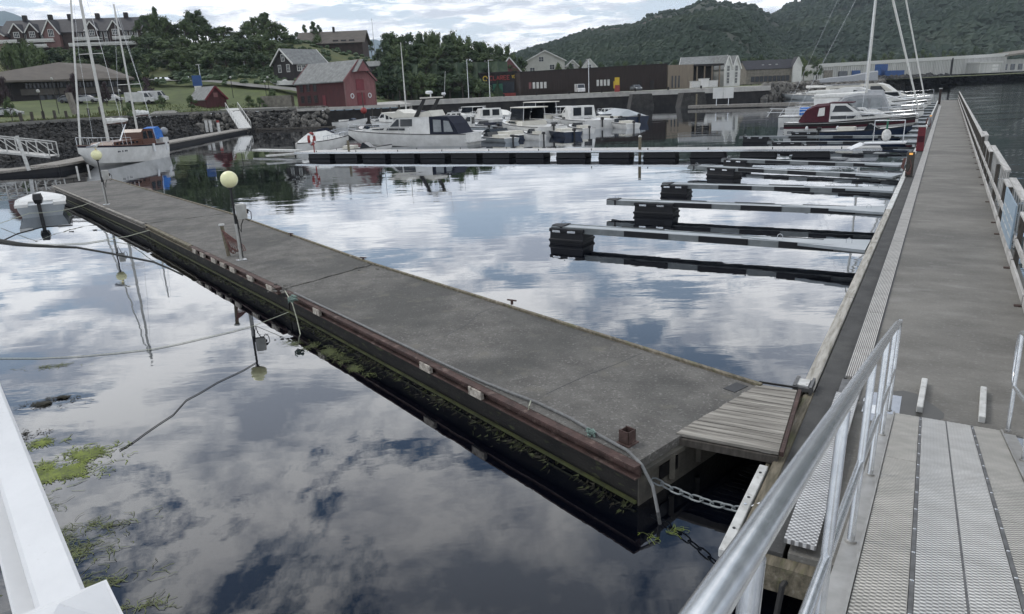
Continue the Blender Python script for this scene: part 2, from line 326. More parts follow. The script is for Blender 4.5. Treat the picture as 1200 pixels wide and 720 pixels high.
def copy_tree(o, loc=None, rz=None, label=None, scale=None, parent=None):
    c = o.copy(); C.objects.link(c)
    if parent is not None: c.parent = parent
    if loc is not None: c.location = loc
    if rz is not None: c.rotation_euler = (0, 0, rz)
    if scale is not None: c.scale = scale if isinstance(scale, (tuple, list)) else (scale,) * 3
    if label: c['label'] = label
    for ch in [x for x in bpy.data.objects if x.parent == o]:
        copy_tree(ch, parent=c)
    return c
def arc(p0, p1, sag, n=10):
    p0, p1 = Vector(p0), Vector(p1)
    return [p0.lerp(p1, i / n) - Vector((0, 0, sag * 4 * (i / n) * (1 - i / n))) for i in range(n + 1)]
AZ = radians(31.1); PD = Vector((sin(AZ), cos(AZ), 0)); QD = Vector((cos(AZ), -sin(AZ), 0))
def PQ(p, q, z=0): return PD * p + QD * q + Vector((0, 0, z))
# ------------------------------------------------------------------ water and land
wb = MB(); wb.add([(-2500, -60, 0), (2500, -60, 0), (2500, 4000, 0), (-2500, 4000, 0)], [(0, 1, 2, 3)])
struct(wb.build('harbour_water', 'water'))
bb = MB(); bb.add([(-2500, -60, -3), (2500, -60, -3), (2500, 4000, -3), (-2500, 4000, -3)], [(0, 1, 2, 3)]); struct(bb.build('seabed', 'algae_dark'))

# waterline of the far shore, left to right (x, y)
LB = [(-75, 20), (-46, 45), (-43.5, 61), (-50, 82), (-51.5, 100), (-47, 116), (-36, 119), (-31, 121)]          # rock bank
def ease(t): t = max(0, min(1, t)); return t * t * (3 - 2 * t)
def fb(x, y, s, z=0.0): return noise.fractal(Vector((x * s, y * s, z)), 1.0, 2.0, 5)
# left land: height field, flat promenade then grass slope then wooded hill
def land_h(x, y):
    # distance inland from the bank
    h = 3.0
    d = y - 112 + max(0, (-40 - x)) * .75
    low = 1 - ease((x + 44) / 18)
    h += 3.0 * ease((d - 22) / 50) * low + 3.6 * ease((y - 142) / 28) * ease((x + 100) / 14) * low
    left = 1 - ease((x + 66) / 34)        # hill fades to the right
    hill = (14.2 - 1.6 * ease((x + 100) / 20)) * ease((y - 168 + (-x - 60) * .12) / 72) * (.12 + .88 * left) * (1 - ease((x + 24) / 26))
    wood = 5 * ease((y - 196) / 50) * ease((x + 60) / 30) * (1 - ease((x - 6) / 30))
    return h * 1 + hill + wood + .25 * fb(x, y, .08)
def grid(name, m, xs, ys, fn, skip=None, kind='structure', smooth=True):
    nx, ny = len(xs), len(ys); vs = [(x, y, fn(x, y)) for y in ys for x in xs]
    fs = [(j * nx + i, j * nx + i + 1, (j + 1) * nx + i + 1, (j + 1) * nx + i) for j in range(ny - 1) for i in range(nx - 1) if not (skip and skip(xs[i], ys[j]))]
    me = bpy.data.meshes.new(name); me.from_pydata(vs, [], fs); me.materials.append(MATS[m])
    for p in me.polygons: p.use_smooth = smooth
    o = bpy.data.objects.new(name, me); C.objects.link(o); o['kind'] = kind; return o
def fr(a, b, n): return [a + (b - a) * i / (n - 1) for i in range(n)]
grid('hillside', 'meadow', fr(-420, 40, 120), fr(181, 420, 60), lambda x, y: land_h(x, y) - .02)
def lawn_fn():
    rows = []; inner = [(-79, 24), (-50, 47), (-48, 62), (-54.5, 82), (-55.5, 100), (-50, 119.5), (-36, 122.5), (-30.5, 124)]
    vs, fs = [], []; K = 14
    for i, (x, y) in enumerate(inner):
        for k in range(K + 1):
            # outer target on line y=182 spread in x, or far left
            tx, ty = [(-420, 30), (-420, 90), (-420, 150), (-420, 182), (-240, 182), (-130, 182), (-60, 182), (-27, 182)][i]
            t = (k / K) ** 1.7; X = x + (tx - x) * t; Y = y + (ty - y) * t; vs.append((X, Y, land_h(X, Y)))
    n = K + 1
    fs = [(i * n + k, (i + 1) * n + k, (i + 1) * n + k + 1, i * n + k + 1) for i in range(len(inner) - 1) for k in range(K)]
    return vs, fs
v, f = lawn_fn(); o = MB().add(v, f).build('lawn', 'grass', smooth=True); struct(o)
# far quay
QL = [(-34, 121.5), (-18, 124), (-17, 133), (-24, 168), (2, 172), (28, 174), (52, 168), (62, 172)]
qm = MB()
def zt(i): return 3.0 if i < 3 else 3.3
for i in range(len(QL) - 1):
    (x0, y0), (x1, y1) = QL[i], QL[i + 1]; z0, z1 = zt(i), zt(i + 1)
    qm.add([(x0, y0, -1), (x1, y1, -1), (x1, y1, z1 - .5), (x0, y0, z0 - .5)], [(0, 1, 2, 3)])
tag(qm.build('quay_wall', 'quay_stone'), 'long dark stone quay wall along the far side of the harbour', 'quay wall')
cap = MB()
for i in range(len(QL) - 1):
    (x0, y0), (x1, y1) = QL[i], QL[i + 1]; z0, z1 = zt(i), zt(i + 1)
    cap.beam((x0, y0 + .3, z0 - (.5 if i > 1 else .17)), (x1, y1 + .3, z1 - (.5 if i > 1 else .17)), 1.0, 1.05 if i > 1 else .4)
co = cap.build('quay_coping', 'pale_concrete'); struct(co)
# quay road and land behind
rd = MB(); rd.add([(-34, 122, 3.03), (-17.6, 124.6, 3.03), (-16.6, 133, 3.05), (-23.6, 168, 3.3), (2, 172.4, 3.33), (28, 174.4, 3.33), (52, 168.4, 3.33), (62, 172.4, 3.33), (70, 190, 3.33), (60, 186, 3.34), (2, 182, 3.34), (-26, 182, 3.34), (-29, 150, 3.2)], [(0, 1, 2, 3, 11, 12), (3, 4, 10, 11), (4, 5, 6, 9, 10), (6, 7, 8, 9)])
struct(rd.build('quay_road', 'pale_concrete'))
rb = MB(); rb.add([(-26, 181.8, 3.2), (2, 181.8, 3.2), (60, 185.5, 3.2), (75, 185, 3.2), (120, 262, 3.2), (700, 600, 3.2), (700, 900, 3.2), (-26, 900, 3.2)], [tuple(range(8))])
struct(rb.build('valley_ground', 'meadow'))
# far right shore
fs_ = MB()
SH = [(62, 172), (74, 190), (110, 250), (128, 268), (165, 300), (232, 395), (330, 490), (440, 600), (600, 720)]
# mountains: skyline as photo positions converted at their real distance
def mountain(name, m, sky, Yr, Yb0, Yback, seed, rough, nx=150, ny=46, lowz=3.0, power=1.0):
    vs, fs = [], []; pts = [W(px, py, Yr) for px, py in sky]
    xs = fr(pts[0].x, pts[-1].x, nx)
    def ridge(x):
        for a, b in zip(pts, pts[1:]):
            if x <= b.x: t = (x - a.x) / (b.x - a.x); return a.z + (b.z - a.z) * t
        return pts[-1].z
    ts = fr(0, 1.35, ny); H = {}
    for j, t in enumerate(ts):
        for i, x in enumerate(xs):
            rz = ridge(x); Yb = Yb0(x / Yr) if callable(Yb0) else Yb0
            Y = Yb + (Yr - Yb) * min(t, 1) + (Yback - Yr) * max(0, t - 1) / .35
            X = x * (Yb + (Yr - Yb) * t) / Yr if t < 1 else x
            X = x * (.35 + .65 * min(t, 1)) if False else X
            prof = t ** power if t < 1 else 1 - (t - 1) ** 1.2 * .9
            nz = fb(X / rough, Y / rough, 1.0, seed) * (rz - lowz) * .20 * sin(pi * min(1, t)) + fb(X / rough * 5, Y / rough * 5, 1.0, seed) * (rz - lowz) * .035 * min(1, t * 3)
            vs.append((X, Y, lowz + (rz - lowz) * prof + nz))
    fs = [(j * nx + i, j * nx + i + 1, (j + 1) * nx + i + 1, (j + 1) * nx + i) for j in range(ny - 1) for i in range(nx - 1)]
    me = bpy.data.meshes.new(name); me.from_pydata(vs, [], fs); me.materials.append(MATS[m])
    for p in me.polygons: p.use_smooth = True
    o = bpy.data.objects.new(name, me); C.objects.link(o); o['kind'] = 'structure'
    return vs, nx, ny
MA = mountain('wooded_mountain', 'mountain', [(420, 100), (520, 96), (560, 90), (600, 66), (650, 50), (690, 36), (720, 31), (745, 29), (765, 18), (800, 13), (825, 4), (850, 2), (868, 6), (884, 7), (900, 18), (930, 34), (960, 44), (1010, 50), (1080, 60), (1180, 72), (1300, 80)], 950, lambda a: 330 + 270 * ease((a - .30) / .10), 1300, 3.0, 240, nx=260, ny=90, power=.9)
MB2 = mountain('right_mountain', 'mountain', [(800, 75), (860, 52), (900, 22), (925, 8), (950, -4), (1000, -14), (1050, -30), (1120, -70), (1200, -130), (1300, -190), (1420, -240), (1600, -280), (2000, -260)], 1350, 620, 1900, 9.0, 330, nx=220, ny=80, power=.85)
MC = mountain('near_right_hill', 'mountain', [(1060, 70), (1100, 50), (1150, 38), (1200, 36), (1300, 30), (1400, 35), (1600, 50)], 780, 600, 900, 5.0, 140, nx=90, ny=40, power=.8)
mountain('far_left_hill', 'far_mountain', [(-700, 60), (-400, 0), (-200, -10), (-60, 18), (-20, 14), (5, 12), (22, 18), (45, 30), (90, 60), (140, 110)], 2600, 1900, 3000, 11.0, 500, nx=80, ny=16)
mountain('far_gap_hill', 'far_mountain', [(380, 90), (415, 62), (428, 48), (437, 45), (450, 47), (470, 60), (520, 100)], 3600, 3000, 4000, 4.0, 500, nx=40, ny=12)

# forest on the mountains: one mass of crowns
def crown_blob(mb, c, r, h, n=6):
    a = random.random() * 6
    j = [random.uniform(.75, 1.2) for _ in range(n * 2)]
    vs = [(c[0] + r * .8 * j[k] * cos(a + 2 * pi * k / n), c[1] + r * .8 * j[k] * sin(a + 2 * pi * k / n), c[2] + h * .1) for k in range(n)]
    vs += [(c[0] + r * j[n + k] * cos(a + .4 + 2 * pi * k / n), c[1] + r * j[n + k] * sin(a + .4 + 2 * pi * k / n), c[2] + h * .55) for k in range(n)]
    vs += [(c[0] + r * .55 * j[k] * cos(a + .8 + 2 * pi * k / n), c[1] + r * .55 * j[k] * sin(a + .8 + 2 * pi * k / n), c[2] + h * random.uniform(.84, 1)) for k in range(n)]
    fs = [(k, (k + 1) % n, n + (k + 1) % n, n + k) for k in range(n)] + [(n + k, n + (k + 1) % n, 2 * n + (k + 1) % n, 2 * n + k) for k in range(n)] + [tuple(2 * n + k for k in range(n))]
    n0 = len(mb.v); mb.v += vs; mb.f += [tuple(n0 + i for i in f) for f in fs]
def forest(name, MT, count, tmax, r, seed, keep=lambda x, y, z: True, mt='forest_far'):
    vs, nx, ny = MT; mb = MB(); rnd = random.Random(seed); k = 0
    while k < count:
        i = rnd.randrange(nx - 1); j = int(rnd.random() ** 1.0 * (ny - 1) * tmax / 1.35)
        a = Vector(vs[j * nx + i]); b = Vector(vs[j * nx + i + 1]); c = Vector(vs[min(ny - 1, j + 1) * nx + i])
        p = a + (b - a) * rnd.random() + (c - a) * rnd.random(); k += 1
        if not keep(p.x, p.y, p.z): continue
        if p.x < -.8 * p.y or p.x > 1.15 * p.y: continue
        rr = r * rnd.uniform(.6, 1.25); crown_blob(mb, (p.x, p.y, p.z - rr * .4), rr, rr * rnd.uniform(1.1, 1.9), 5)
    me = bpy.data.meshes.new(name); me.from_pydata(mb.v, [], mb.f); me.materials.append(MATS[mt])
    o = bpy.data.objects.new(name, me); C.objects.link(o); o['kind'] = 'stuff'
    tag(o, 'dense dark green wood covering the ' + name.replace('_', ' '), 'forest')
def keepA(x, y, z):
    t = fb(x, y, .006, 2) * 1.3 + max(0, (z - 50) / 60)
    return t < .35 or random.random() < .12
forest('front_mountain_wood', MA, 42000, 1.02, 2.8, 1, keepA)
forest('tall_mountain_wood', MB2, 24000, 1.0, 5.5, 2, lambda x, y, z: fb(x, y, .004, 5) < .3 or random.random() < .2)
forest('shore_hill_wood', MC, 6000, 1.0, 4.5, 3)

# ------------------------------------------------------------------ rocks along the water
def rock_mesh(i, m):
    bm = bmesh.new(); bmesh.ops.create_icosphere(bm, subdivisions=1, radius=1)
    rnd = random.Random(i)
    for vv in bm.verts: vv.co = vv.co * rnd.uniform(.72, 1.15); vv.co.z *= .7
    me = bpy.data.meshes.new('rock'); bm.to_mesh(me); bm.free(); me.materials.append(MATS[m]); return me
RM = [rock_mesh(i, 'rock') for i in range(5)]; RD = [rock_mesh(10 + i, 'rock_dark') for i in range(3)]
def rocks_stuff(name, line, inner, n, r0, r1, m, ztop, label, zj=.25):
    mb = MB(); rnd = random.Random(n); seg = [hypot(b[0] - a[0], b[1] - a[1]) for a, b in zip(line, line[1:])]; tot = sum(seg)
    base = [[Vector(v.co) for v in me.vertices] for me in RM]; faces = [tuple(p.vertices) for p in RM[0].polygons]
    for _ in range(n):
        d = rnd.random() * tot; i = 0
        while d > seg[i]: d -= seg[i]; i += 1
        t = d / seg[i]; u = rnd.random()
        ax, ay = line[i][0] + (line[i + 1][0] - line[i][0]) * t, line[i][1] + (line[i + 1][1] - line[i][1]) * t
        bx, by = inner[i][0] + (inner[i + 1][0] - inner[i][0]) * t, inner[i][1] + (inner[i + 1][1] - inner[i][1]) * t
        x, y, z = ax + (bx - ax) * u, ay + (by - ay) * u, -.1 + (ztop) * u + rnd.uniform(-zj, zj)
        s = rnd.uniform(r0, r1) * (1.1 - .3 * u); R = Matrix.Rotation(rnd.random() * 6, 3, 'Z') @ Matrix.Rotation(rnd.random() * 6, 3, 'X'); vb = base[rnd.randrange(5)]
        sx, sy, sz = rnd.uniform(.7, 1.4), rnd.uniform(.7, 1.2), rnd.uniform(.6, 1)
        mb.add([R @ Vector((v.x * s * sx, v.y * s * sy, v.z * s * sz)) + Vector((x, y, z)) for v in vb], faces)
    me = bpy.data.meshes.new(name); me.from_pydata(mb.v, [], mb.f); me.materials.append(MATS[m])
    o = bpy.data.objects.new(name, me); C.objects.link(o); tag(o, label, 'rocks', None, 'stuff')
LI = [(-79, 24), (-50, 47), (-48, 62), (-54.5, 82), (-55.5, 100), (-50, 119.5), (-36, 122.5), (-30.5, 124)]
# solid bank under the rocks
bk = MB()
for i in range(len(LB) - 1):
    bk.add([(LB[i][0], LB[i][1], -1.2), (LB[i + 1][0], LB[i + 1][1], -1.2), (LI[i + 1][0], LI[i + 1][1], 2.85), (LI[i][0], LI[i][1], 2.85)], [(0, 1, 2, 3)])
struct(bk.build('rock_bank', 'rock_dark'))
rocks_stuff('rock_armour', LB, LI, 9000, .16, .42, 'rock_dark', 3.1, 'dark rubble slope on the left shore behind the two-masted sailboat')
bank2 = thing('stone_embankment', 'embankment of big loose boulders between the ramp and the red barn', 'embankment', (-40, 120, 0))
rnd = random.Random(5)
for k in range(190):
    t = rnd.random(); u = (k % 6 + rnd.random() * .6) / 6
    x = -50 + 21 * t; y = 115.5 + 4.6 * ease(t * 1.5) + u * 3.4; z = .1 + u * 2.9
    link_mesh('boulder', RM[k % 5], bank2, (x + 40, y - 120 - .6, z), (rnd.random() * 6, rnd.random() * 6, rnd.random() * 6), rnd.uniform(.35, .75))
rocks_stuff('breakwater_rocks', [(60, 171), (74, 190), (110, 250), (128, 268)], [(62, 176), (79, 190), (118, 250), (132, 262)], 1500, .7, 1.6, 'rock', 3.6, 'grey rubble breakwater below the stone house')
rocks_stuff('factory_shore_rocks', [(128, 268), (165, 300), (232, 395), (330, 490), (440, 600), (600, 720)], [(128, 276), (165, 308), (232, 403), (330, 498), (440, 608), (600, 728)], 2600, 1.0, 2.4, 'rock_dark', 4.0, 'dark boulder shore in front of the long factory')
rocks_stuff('mid_spit_rocks', [(66, 178), (84, 178), (102, 200), (124, 250)], [(70, 190), (90, 190), (108, 210), (130, 262)], 1500, .6, 1.3, 'rock', 3.2, 'pale rubble spit behind the moored boats on the right')
# kerb of the promenade
kb = MB()
for i in range(2, len(LI) - 1):
    kb.beam((LI[i][0], LI[i][1], 3.08), (LI[i + 1][0], LI[i + 1][1], 3.08), .8, .35)
struct(kb.build('promenade_kerb', 'asphalt'))
pth = MB(); pth.add([(-47, 121.5, 3.35), (-31, 126, 3.2), (-31, 131, 3.3), (-48, 128, 3.5)], [(0, 1, 2, 3)]); struct(pth.build('promenade_path', 'asphalt'))

# ------------------------------------------------------------------ concrete pontoon
ZP = .52
PL = [G(x, y, ZP).xy for x, y in ((748, 541), (335, 338.5), (172, 262), (62, 217))]
PR = [G(x, y, ZP).xy for x, y in ((892, 453), (437, 310), (268, 250), (129, 210))]
po = thing('concrete_pontoon', 'long weathered concrete pontoon lying diagonally across the dark water', 'pontoon', (PL[1].x, PL[1].y, 0))
off = Vector((PL[1].x, PL[1].y, 0)); P3 = lambda v, z: Vector((v.x, v.y, z)) - off
bx_ = [(0, 1), (1, 2), (2, 3)]
for i, j in bx_:
    a, b, c_, d_ = PL[i], PL[j], PR[j], PR[i]
    g = (b - a).normalized() * .03
    a2, d2 = (a + g, d_ + g) if i else (a, d_); b2, c2 = b - g, c_ - g
    K = 14; sub = MB(); vs = []
    # slab with slightly crumbled end edges
    rr = random.Random(i)
    near = [d2.lerp(a2, k / K) + g * (rr.uniform(-.8, 1.2) if 0 < k < K and i else 0) for k in range(K + 1)]
    far = [b2.lerp(c2, k / K) + g * (rr.uniform(-1.2, .8) if 0 < k < K and i < 2 else 0) for k in range(K + 1)]
    poly = [(p.x - off.x, p.y - off.y) for p in near] + [(p.x - off.x, p.y - off.y) for p in far]
    sub.prism(poly, ZP - .10, ZP).build('deck_slab', 'concrete_old', po)
    inn = [a2.lerp(d2, .012), b2.lerp(c2, .012), c2.lerp(b2, .012), d2.lerp(a2, .012)]
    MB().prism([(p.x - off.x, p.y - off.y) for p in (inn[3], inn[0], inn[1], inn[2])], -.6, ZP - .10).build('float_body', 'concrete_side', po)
for pts_ in (((640, 462), (668, 449), (690, 439), (722, 427), (752, 414)), ((520, 395), (548, 380), (560, 368), (588, 356)), ((238, 296), (262, 286), (300, 279))):
    w = MB(); q = [G(x, y, ZP) - off for x, y in pts_]
    for a, b in zip(q, q[1:]): w.beam(a - Vector((0, 0, .004)), b - Vector((0, 0, .004)), .012, .012)
    w.build('crack', 'black', po, kind='stuff')
# right rim: slim timber/steel edge
for i, j in bx_:
    rim = MB(); rim.beam(P3(PR[i], ZP + .012), P3(PR[j], ZP + .012), .06, .05); rim.build('edge_rim', 'wood_mossy', po)
# rusty channel beam on the left side (two lengths) and pale edge farther out
def along(i, j, t, side=PL): return side[i].lerp(side[j], t)
nrm = Vector((-(PL[1] - PL[0]).y, (PL[1] - PL[0]).x, 0)).normalized()
for (i, t0, t1, m) in ((0, -.005, .985, 'rust'), (1, .02, .55, 'rust'), (1, .56, .99, 'wood_mossy'), (2, .01, .99, 'wood_grey_y')):
    a, b = along(i, i + 1, t0), along(i, i + 1, t1); ch = MB()
    ch.beam(P3(a, ZP - .02) + nrm * .055, P3(b, ZP - .02) + nrm * .055, .11, .022)
    ch.beam(P3(a, ZP - .15) + nrm * .055, P3(b, ZP - .15) + nrm * .055, .09, .02)
    ch.beam(P3(a, ZP - .085) + nrm * .012, P3(b, ZP - .085) + nrm * .012, .02, .12)
    ch.build('channel_beam', m, po)
for (i, t0, t1) in ((0, 0, 1), (1, 0, 1), (2, 0, .98)):
    a, b = along(i, i + 1, t0), along(i, i + 1, t1); w = MB()
    w.beam(P3(a, .05) + nrm * .03, P3(b, .05) + nrm * .03, .035, .03); w.build('waterline_ledge', 'algae_olive', po)
for i, ts in ((0, (.27, .40, .80)), (1, (.04, .14, .24, .30, .36, .44, .50))):
    for t in ts:
        a = along(i, i + 1, t); b = along(i, i + 1, t + .018 + (.012 if i == 0 else .01)); w = MB()
        w.beam(P3(a, ZP - .085) + nrm * .10, P3(b, ZP - .085) + nrm * .10, .06, .12); w.build('fender_block', 'fender_block', po, bevel=.008)
# end fittings
e0, e1 = PL[0], PR[0]; dq = (e1 - e0).normalized(); out = Vector((dq.y, -dq.x))
w = MB()
for t in (.22, .42):
    p = e0.lerp(e1, t); w.beam(P3(p, ZP - .42) + Vector((out.x, out.y, 0)) * .03, P3(p, ZP - .12) + Vector((out.x, out.y, 0)) * .03, .07, .06)
w.beam(P3(e0.lerp(e1, .02), ZP - .13) + Vector((out.x, out.y, 0)) * .03, P3(e0.lerp(e1, .98), ZP - .13) + Vector((out.x, out.y, 0)) * .03, .05, .05)
w.build('end_frame', 'concrete_end', po)
MB().beam(P3(e0.lerp(e1, .0), ZP - .32) + Vector((out.x, out.y, 0)) * .004, P3(e0.lerp(e1, .99), ZP - .32) + Vector((out.x, out.y, 0)) * .004, .012, .44).build('end_face', 'concrete_end', po)
MB().beam(P3(e0.lerp(e1, .14), ZP - .28) + Vector((out.x, out.y, 0)) * .012, P3(e0.lerp(e1, .27), ZP - .28) + Vector((out.x, out.y, 0)) * .012, .03, .16).build('end_recess', 'black', po)
ht = e1.lerp(e0, .1) + (PR[1] - PR[0]).normalized() * .22
MB().box(P3(ht, ZP + .002), (.28, .17, .01), rz=.66).build('hatch', 'black', po)
# square steel stub near the corner
sp = G(735, 519, ZP); st = thing('mooring_stub', 'short rusty square steel stub on the near corner of the concrete pontoon', 'mooring post', sp, rz=.75)
w = MB(); w.b(-.065, .065, -.065, -.055, 0, .16); w.b(.055, .065, -.065, .065, 0, .16); w.b(-.065, -.055, -.065, .065, 0, .16); w.b(-.055, .055, .055, .065, 0, .15); w.build('steel_angle', 'rust', st)
MB().b(-.09, .09, -.09, .09, 0, .012).build('base_plate', 'rust', st); w = MB(); w.tube([(.066, 0, .1), (.072, 0, .1)], .012); w.build('bolt_hole', 'black', st)
# small cleats on the right rim
for k, (x, y, lb) in enumerate(((426, 306, 'small rusty cleat beside the wide joint on the pontoon right edge'), (341, 277, 'small upright pin on the right edge between joint and lamp'), (600, 357, 'single stub cleat on the pontoon right edge over bright water'))):
    c0 = G(x, y, ZP); o = MB(); o.tube([c0, c0 + Vector((0, 0, .09))], .025, 7); o.tube([c0 + Vector((-.08, .05, .08)), c0 + Vector((.08, -.05, .08))], .015, 6); tag(o.build('cleat', 'rust'), lb, 'cleat')
# crumbled concrete and stones at the joint
w = MB(); rr = random.Random(3)
for k in range(26):
    p = G(330 + rr.uniform(-16, 14) + (100 if k % 2 else 0), 338 + rr.uniform(-5, 6) - (27 if k % 2 else 0), ZP); s = rr.uniform(.02, .05)
    w.ball((p.x, p.y, ZP), s, 5, 3, (1, 1, .5))
tag(w.build('concrete_crumbs', 'rock', kind='stuff'), 'loose crumbs of concrete scattered at the pontoon joint', 'rubble')

# ------------------------------------------------------------------ lamp posts on the pontoon
def lamp_post(base, label, rz):
    t = thing('lamp_post', label, 'lamp post', base, rz, 'globe lamp posts on the concrete pontoon')
    MB().b(-.12, .12, -.1, .1, 0, .015).build('base_plate', 'galv', t)
    w = MB(); w.tube([(0, 0, 0), (0, 0, .9)], .035, 10); w.build('lower_pole', 'box_grey', t)
    w = MB(); w.tube([(0, 0, .88), (0, 0, 1.76)], .028, 10); w.tube([(0, 0, 1.74), (0, 0, 1.8)], .06, 10); w.build('upper_pole', 'black', t)
    MB().ball((0, 0, 1.97), .2, 24, 16).build('globe', 'globe', t, smooth=True)
    bx = MB().b(.05, .27, -.07, .1, 1.0, 1.36).build('power_box', 'box_grey', t, bevel=.01)
    w = MB(); w.b(.27, .285, -.05, .08, 1.03, 1.33); w.build('box_door', 'alu_tan', bx); w = MB()
    w.tube([(.29, -.02, 1.2), (.33, -.02, 1.2)], .03, 8); w.tube([(.29, .05, 1.14), (.33, .05, 1.14)], .03, 8); w.build('socket', 'black', bx)
    w = MB(); w.tube([(.05, .03, 1.05), (.06, .05, .8), (.1, .02, .68), (.12, .03, .85), (.2, .05, 1.0)], .012, 6); w.tube([(.03, -.03, 1.1), (.045, -.04, .5), (.04, -.03, .05)], .012, 6)
    w.tube([(.33, -.02, 1.2), (.38, -.03, 1.15), (.37, -.02, .98), (.3, 0, .94), (.24, 0, 1.0)], .011, 6); w.build('cable', 'cable', t)
    return t
lamp_post(G(283, 305, ZP), 'globe lamp post on the pontoon beside the hose stand', .5)
L2 = lamp_post(G(125, 240, ZP), 'globe lamp post near the far end of the pontoon with a gull on it', .5)
# gull on the far globe
gl = G(125, 240, ZP) + Vector((0, 0, 2.17))
gu = thing('seagull', 'white and grey seagull standing on the farther globe lamp', 'gull', gl, rz=.15)
w = MB(); prof = [(-.26, .0, .012), (-.2, .01, .035), (-.1, .03, .065), (0, .045, .08), (.08, .07, .07), (.13, .11, .045), (.16, .14, .038), (.2, .15, .036), (.235, .145, .02)]
w.loft([[(x, r * cos(2 * pi * k / 10), .1 + z + r * sin(2 * pi * k / 10)) for k in range(10)] for x, z, r in prof]); w.build('body', 'feather_white', gu, smooth=True)
for s in (-1, 1):
    w = MB(); w.loft([[(x, s * (.05 + .02 * (1 - abs(x + .08) * 4)) + a * .012, .13 + z + b2) for a, b2 in ((-1, -.035), (1, -.035), (1, .035), (-1, .035))] for x, z in ((.06, .02), (-.05, .02), (-.18, .0), (-.3, -.02))]); w.build('wing', 'feather_grey', gu, smooth=True)
    w = MB(); w.tube([(0, s * .03, .1), (.01, s * .03, 0)], .006, 5); w.tube([(-.01, s * .03, .004), (.05, s * .03, .004)], .008, 5); w.build('leg', 'yellow', gu)
w = MB(); w.tube([(.23, 0, .245), (.285, 0, .235)], [.014, .004], 6); w.build('beak', 'yellow', gu)
# hose stand
hs = G(268, 300, ZP); t = thing('hose_stand', 'short post with a looped reddish water hose beside the nearer lamp', 'hose stand', hs)
w = MB(); w.tube([(0, 0, 0), (-.06, 0, .8)], .045, 10); w.build('post', 'wood_mossy', t); w = MB(); w.b(-.12, 0, -.05, .05, .78, .82); w.build('cap', 'white_worn', t)
w = MB(); rr = random.Random(2)
for k in range(9):
    dx = .08 + k * .048; zb_ = .05 + rr.random() * .1; w.tube([(-.05, -.05, .68), (-.03 + dx * .5, -.07 - k * .004, .48), (dx * 1.0 - .02, -.07, .26), (dx * 1.02, -.05, .13), (dx * .8, -.02, zb_), (dx * .5 - .02, .0, zb_ + .03), (dx * .25 - .03, .01, .22), (-.04, .02, .45), (-.05, .03, .68)], .011, 6)
w.build('hose', 'hose_red', t)
# power cable / hose along the pontoon edge, hanging into the water
cb = MB(); path = [along(0, 1, 1.25) , along(0, 1, 1.1)]
pts = [G(255, 322, ZP + .03), G(345, 343.5, ZP + .03), G(380, 360, ZP + .02), G(420, 379, ZP + .02), G(500, 417.5, ZP + .02), G(560, 445, ZP + .02), G(600, 461, ZP + .03), G(630, 472, ZP + .03), G(668, 490, ZP + .03), G(702, 510, ZP + .03), G(735, 528, ZP + .03), G(752, 545, ZP - .02), G(765, 570, ZP - .18), G(771, 600, ZP - .35), G(774, 618, -.05)]
cb.tube(pts[1:], .018, 8); cb.build('hose', 'hose'); tag(bpy.data.objects['hose' if bpy.data.objects['hose'].parent is None else 'hose.001'], 'grey hose running along the pontoon edge and dropping into the water', 'hose')
def knot(name, p, r, m, lb, cat='rope', n=9, seed=1):
    rr = random.Random(seed); w = MB()
    for k in range(n):
        w.tube([p + Vector((rr.uniform(-r, r), rr.uniform(-r, r), rr.uniform(-r * .4, r))) for _ in range(4)], .011, 5)
    return tag(w.build(name, m), lb, cat)
knot('rope_lashing', G(692, 508, ZP + .03), .05, 'rope_green', 'pale green rope lashing tied round the hose near the pontoon corner')
knot('rope_knot', G(343, 352, ZP), .09, 'rope_green', 'tangled green rope knot at the first pontoon joint', seed=2, n=14)
w = MB(); w.tube([G(622, 470, ZP + .05), G(620, 476, ZP + .06), G(619, 482, ZP - .03)], .008, 5); tag(w.build('cable_tie', 'rope_pale'), 'single pale tie holding the hose midway along the rusty beam', 'tie')
# ropes
def rope(pts, r, m, lb, name='mooring_rope'):
    w = MB(); w.tube(pts, r, 6); return tag(w.build(name, m), lb, 'rope')
rope([G(334, 341, ZP + .03), G(343, 357, .42), G(348, 374, .18), G(352, 392, 0)] , .010, 'rope_pale', 'short green rope dropping from the joint knot into the water')
rope([G(338, 366, .3)] + [G(x, y, 0.012) for x, y in ((300, 381), (270, 389), (240, 396), (210, 403), (180, 409), (135, 414), (90, 418), (45, 420), (0, 420), (-80, 418))], .006, 'rope_pale', 'pale thin rope stretched from the joint knot across the water to the left')
rope([G(175, 270, ZP)] + [G(x, y, .12 + .02) for x, y in ((150, 277),)] + [G(x, y, .02) for x, y in ((125, 281), (100, 285), (60, 287), (20, 285))], .012, 'rope_pale', 'pale rope from the second pontoon joint lying on the water')
rope([G(x, y, .008) for x, y in ((-30, 279), (0, 283), (20, 286), (40, 288), (90, 290), (130, 297), (180, 307), (197, 314), (214, 322))], [.09, .09, .07, .045, .03, .026, .022, .02, .02], 'rope_dark', 'thick dark mooring rope floating left of the pontoon')
rope([G(x, y, .01) for x, y in ((3, 282), (20, 274), (50, 266), (85, 264))], .014, 'rope_dark', 'thin dark rope curving behind the thick floating rope')
rope([G(x, y, .01) for x, y in ((300, 425), (285, 434), (270, 441), (255, 448), (235, 460), (218, 469), (210, 478), (203, 486), (186, 497), (170, 508), (155, 519), (140, 528))], .006, 'rope_dark', 'dark rope floating under the lamp reflection toward the green weed')
rope(arc(G(108, 237, .5), G(35, 250, .55), .12, 6) + [G(0, 262, .1)], .012, 'rope_pale', 'pale mooring line from the pontoon to the small dinghy')

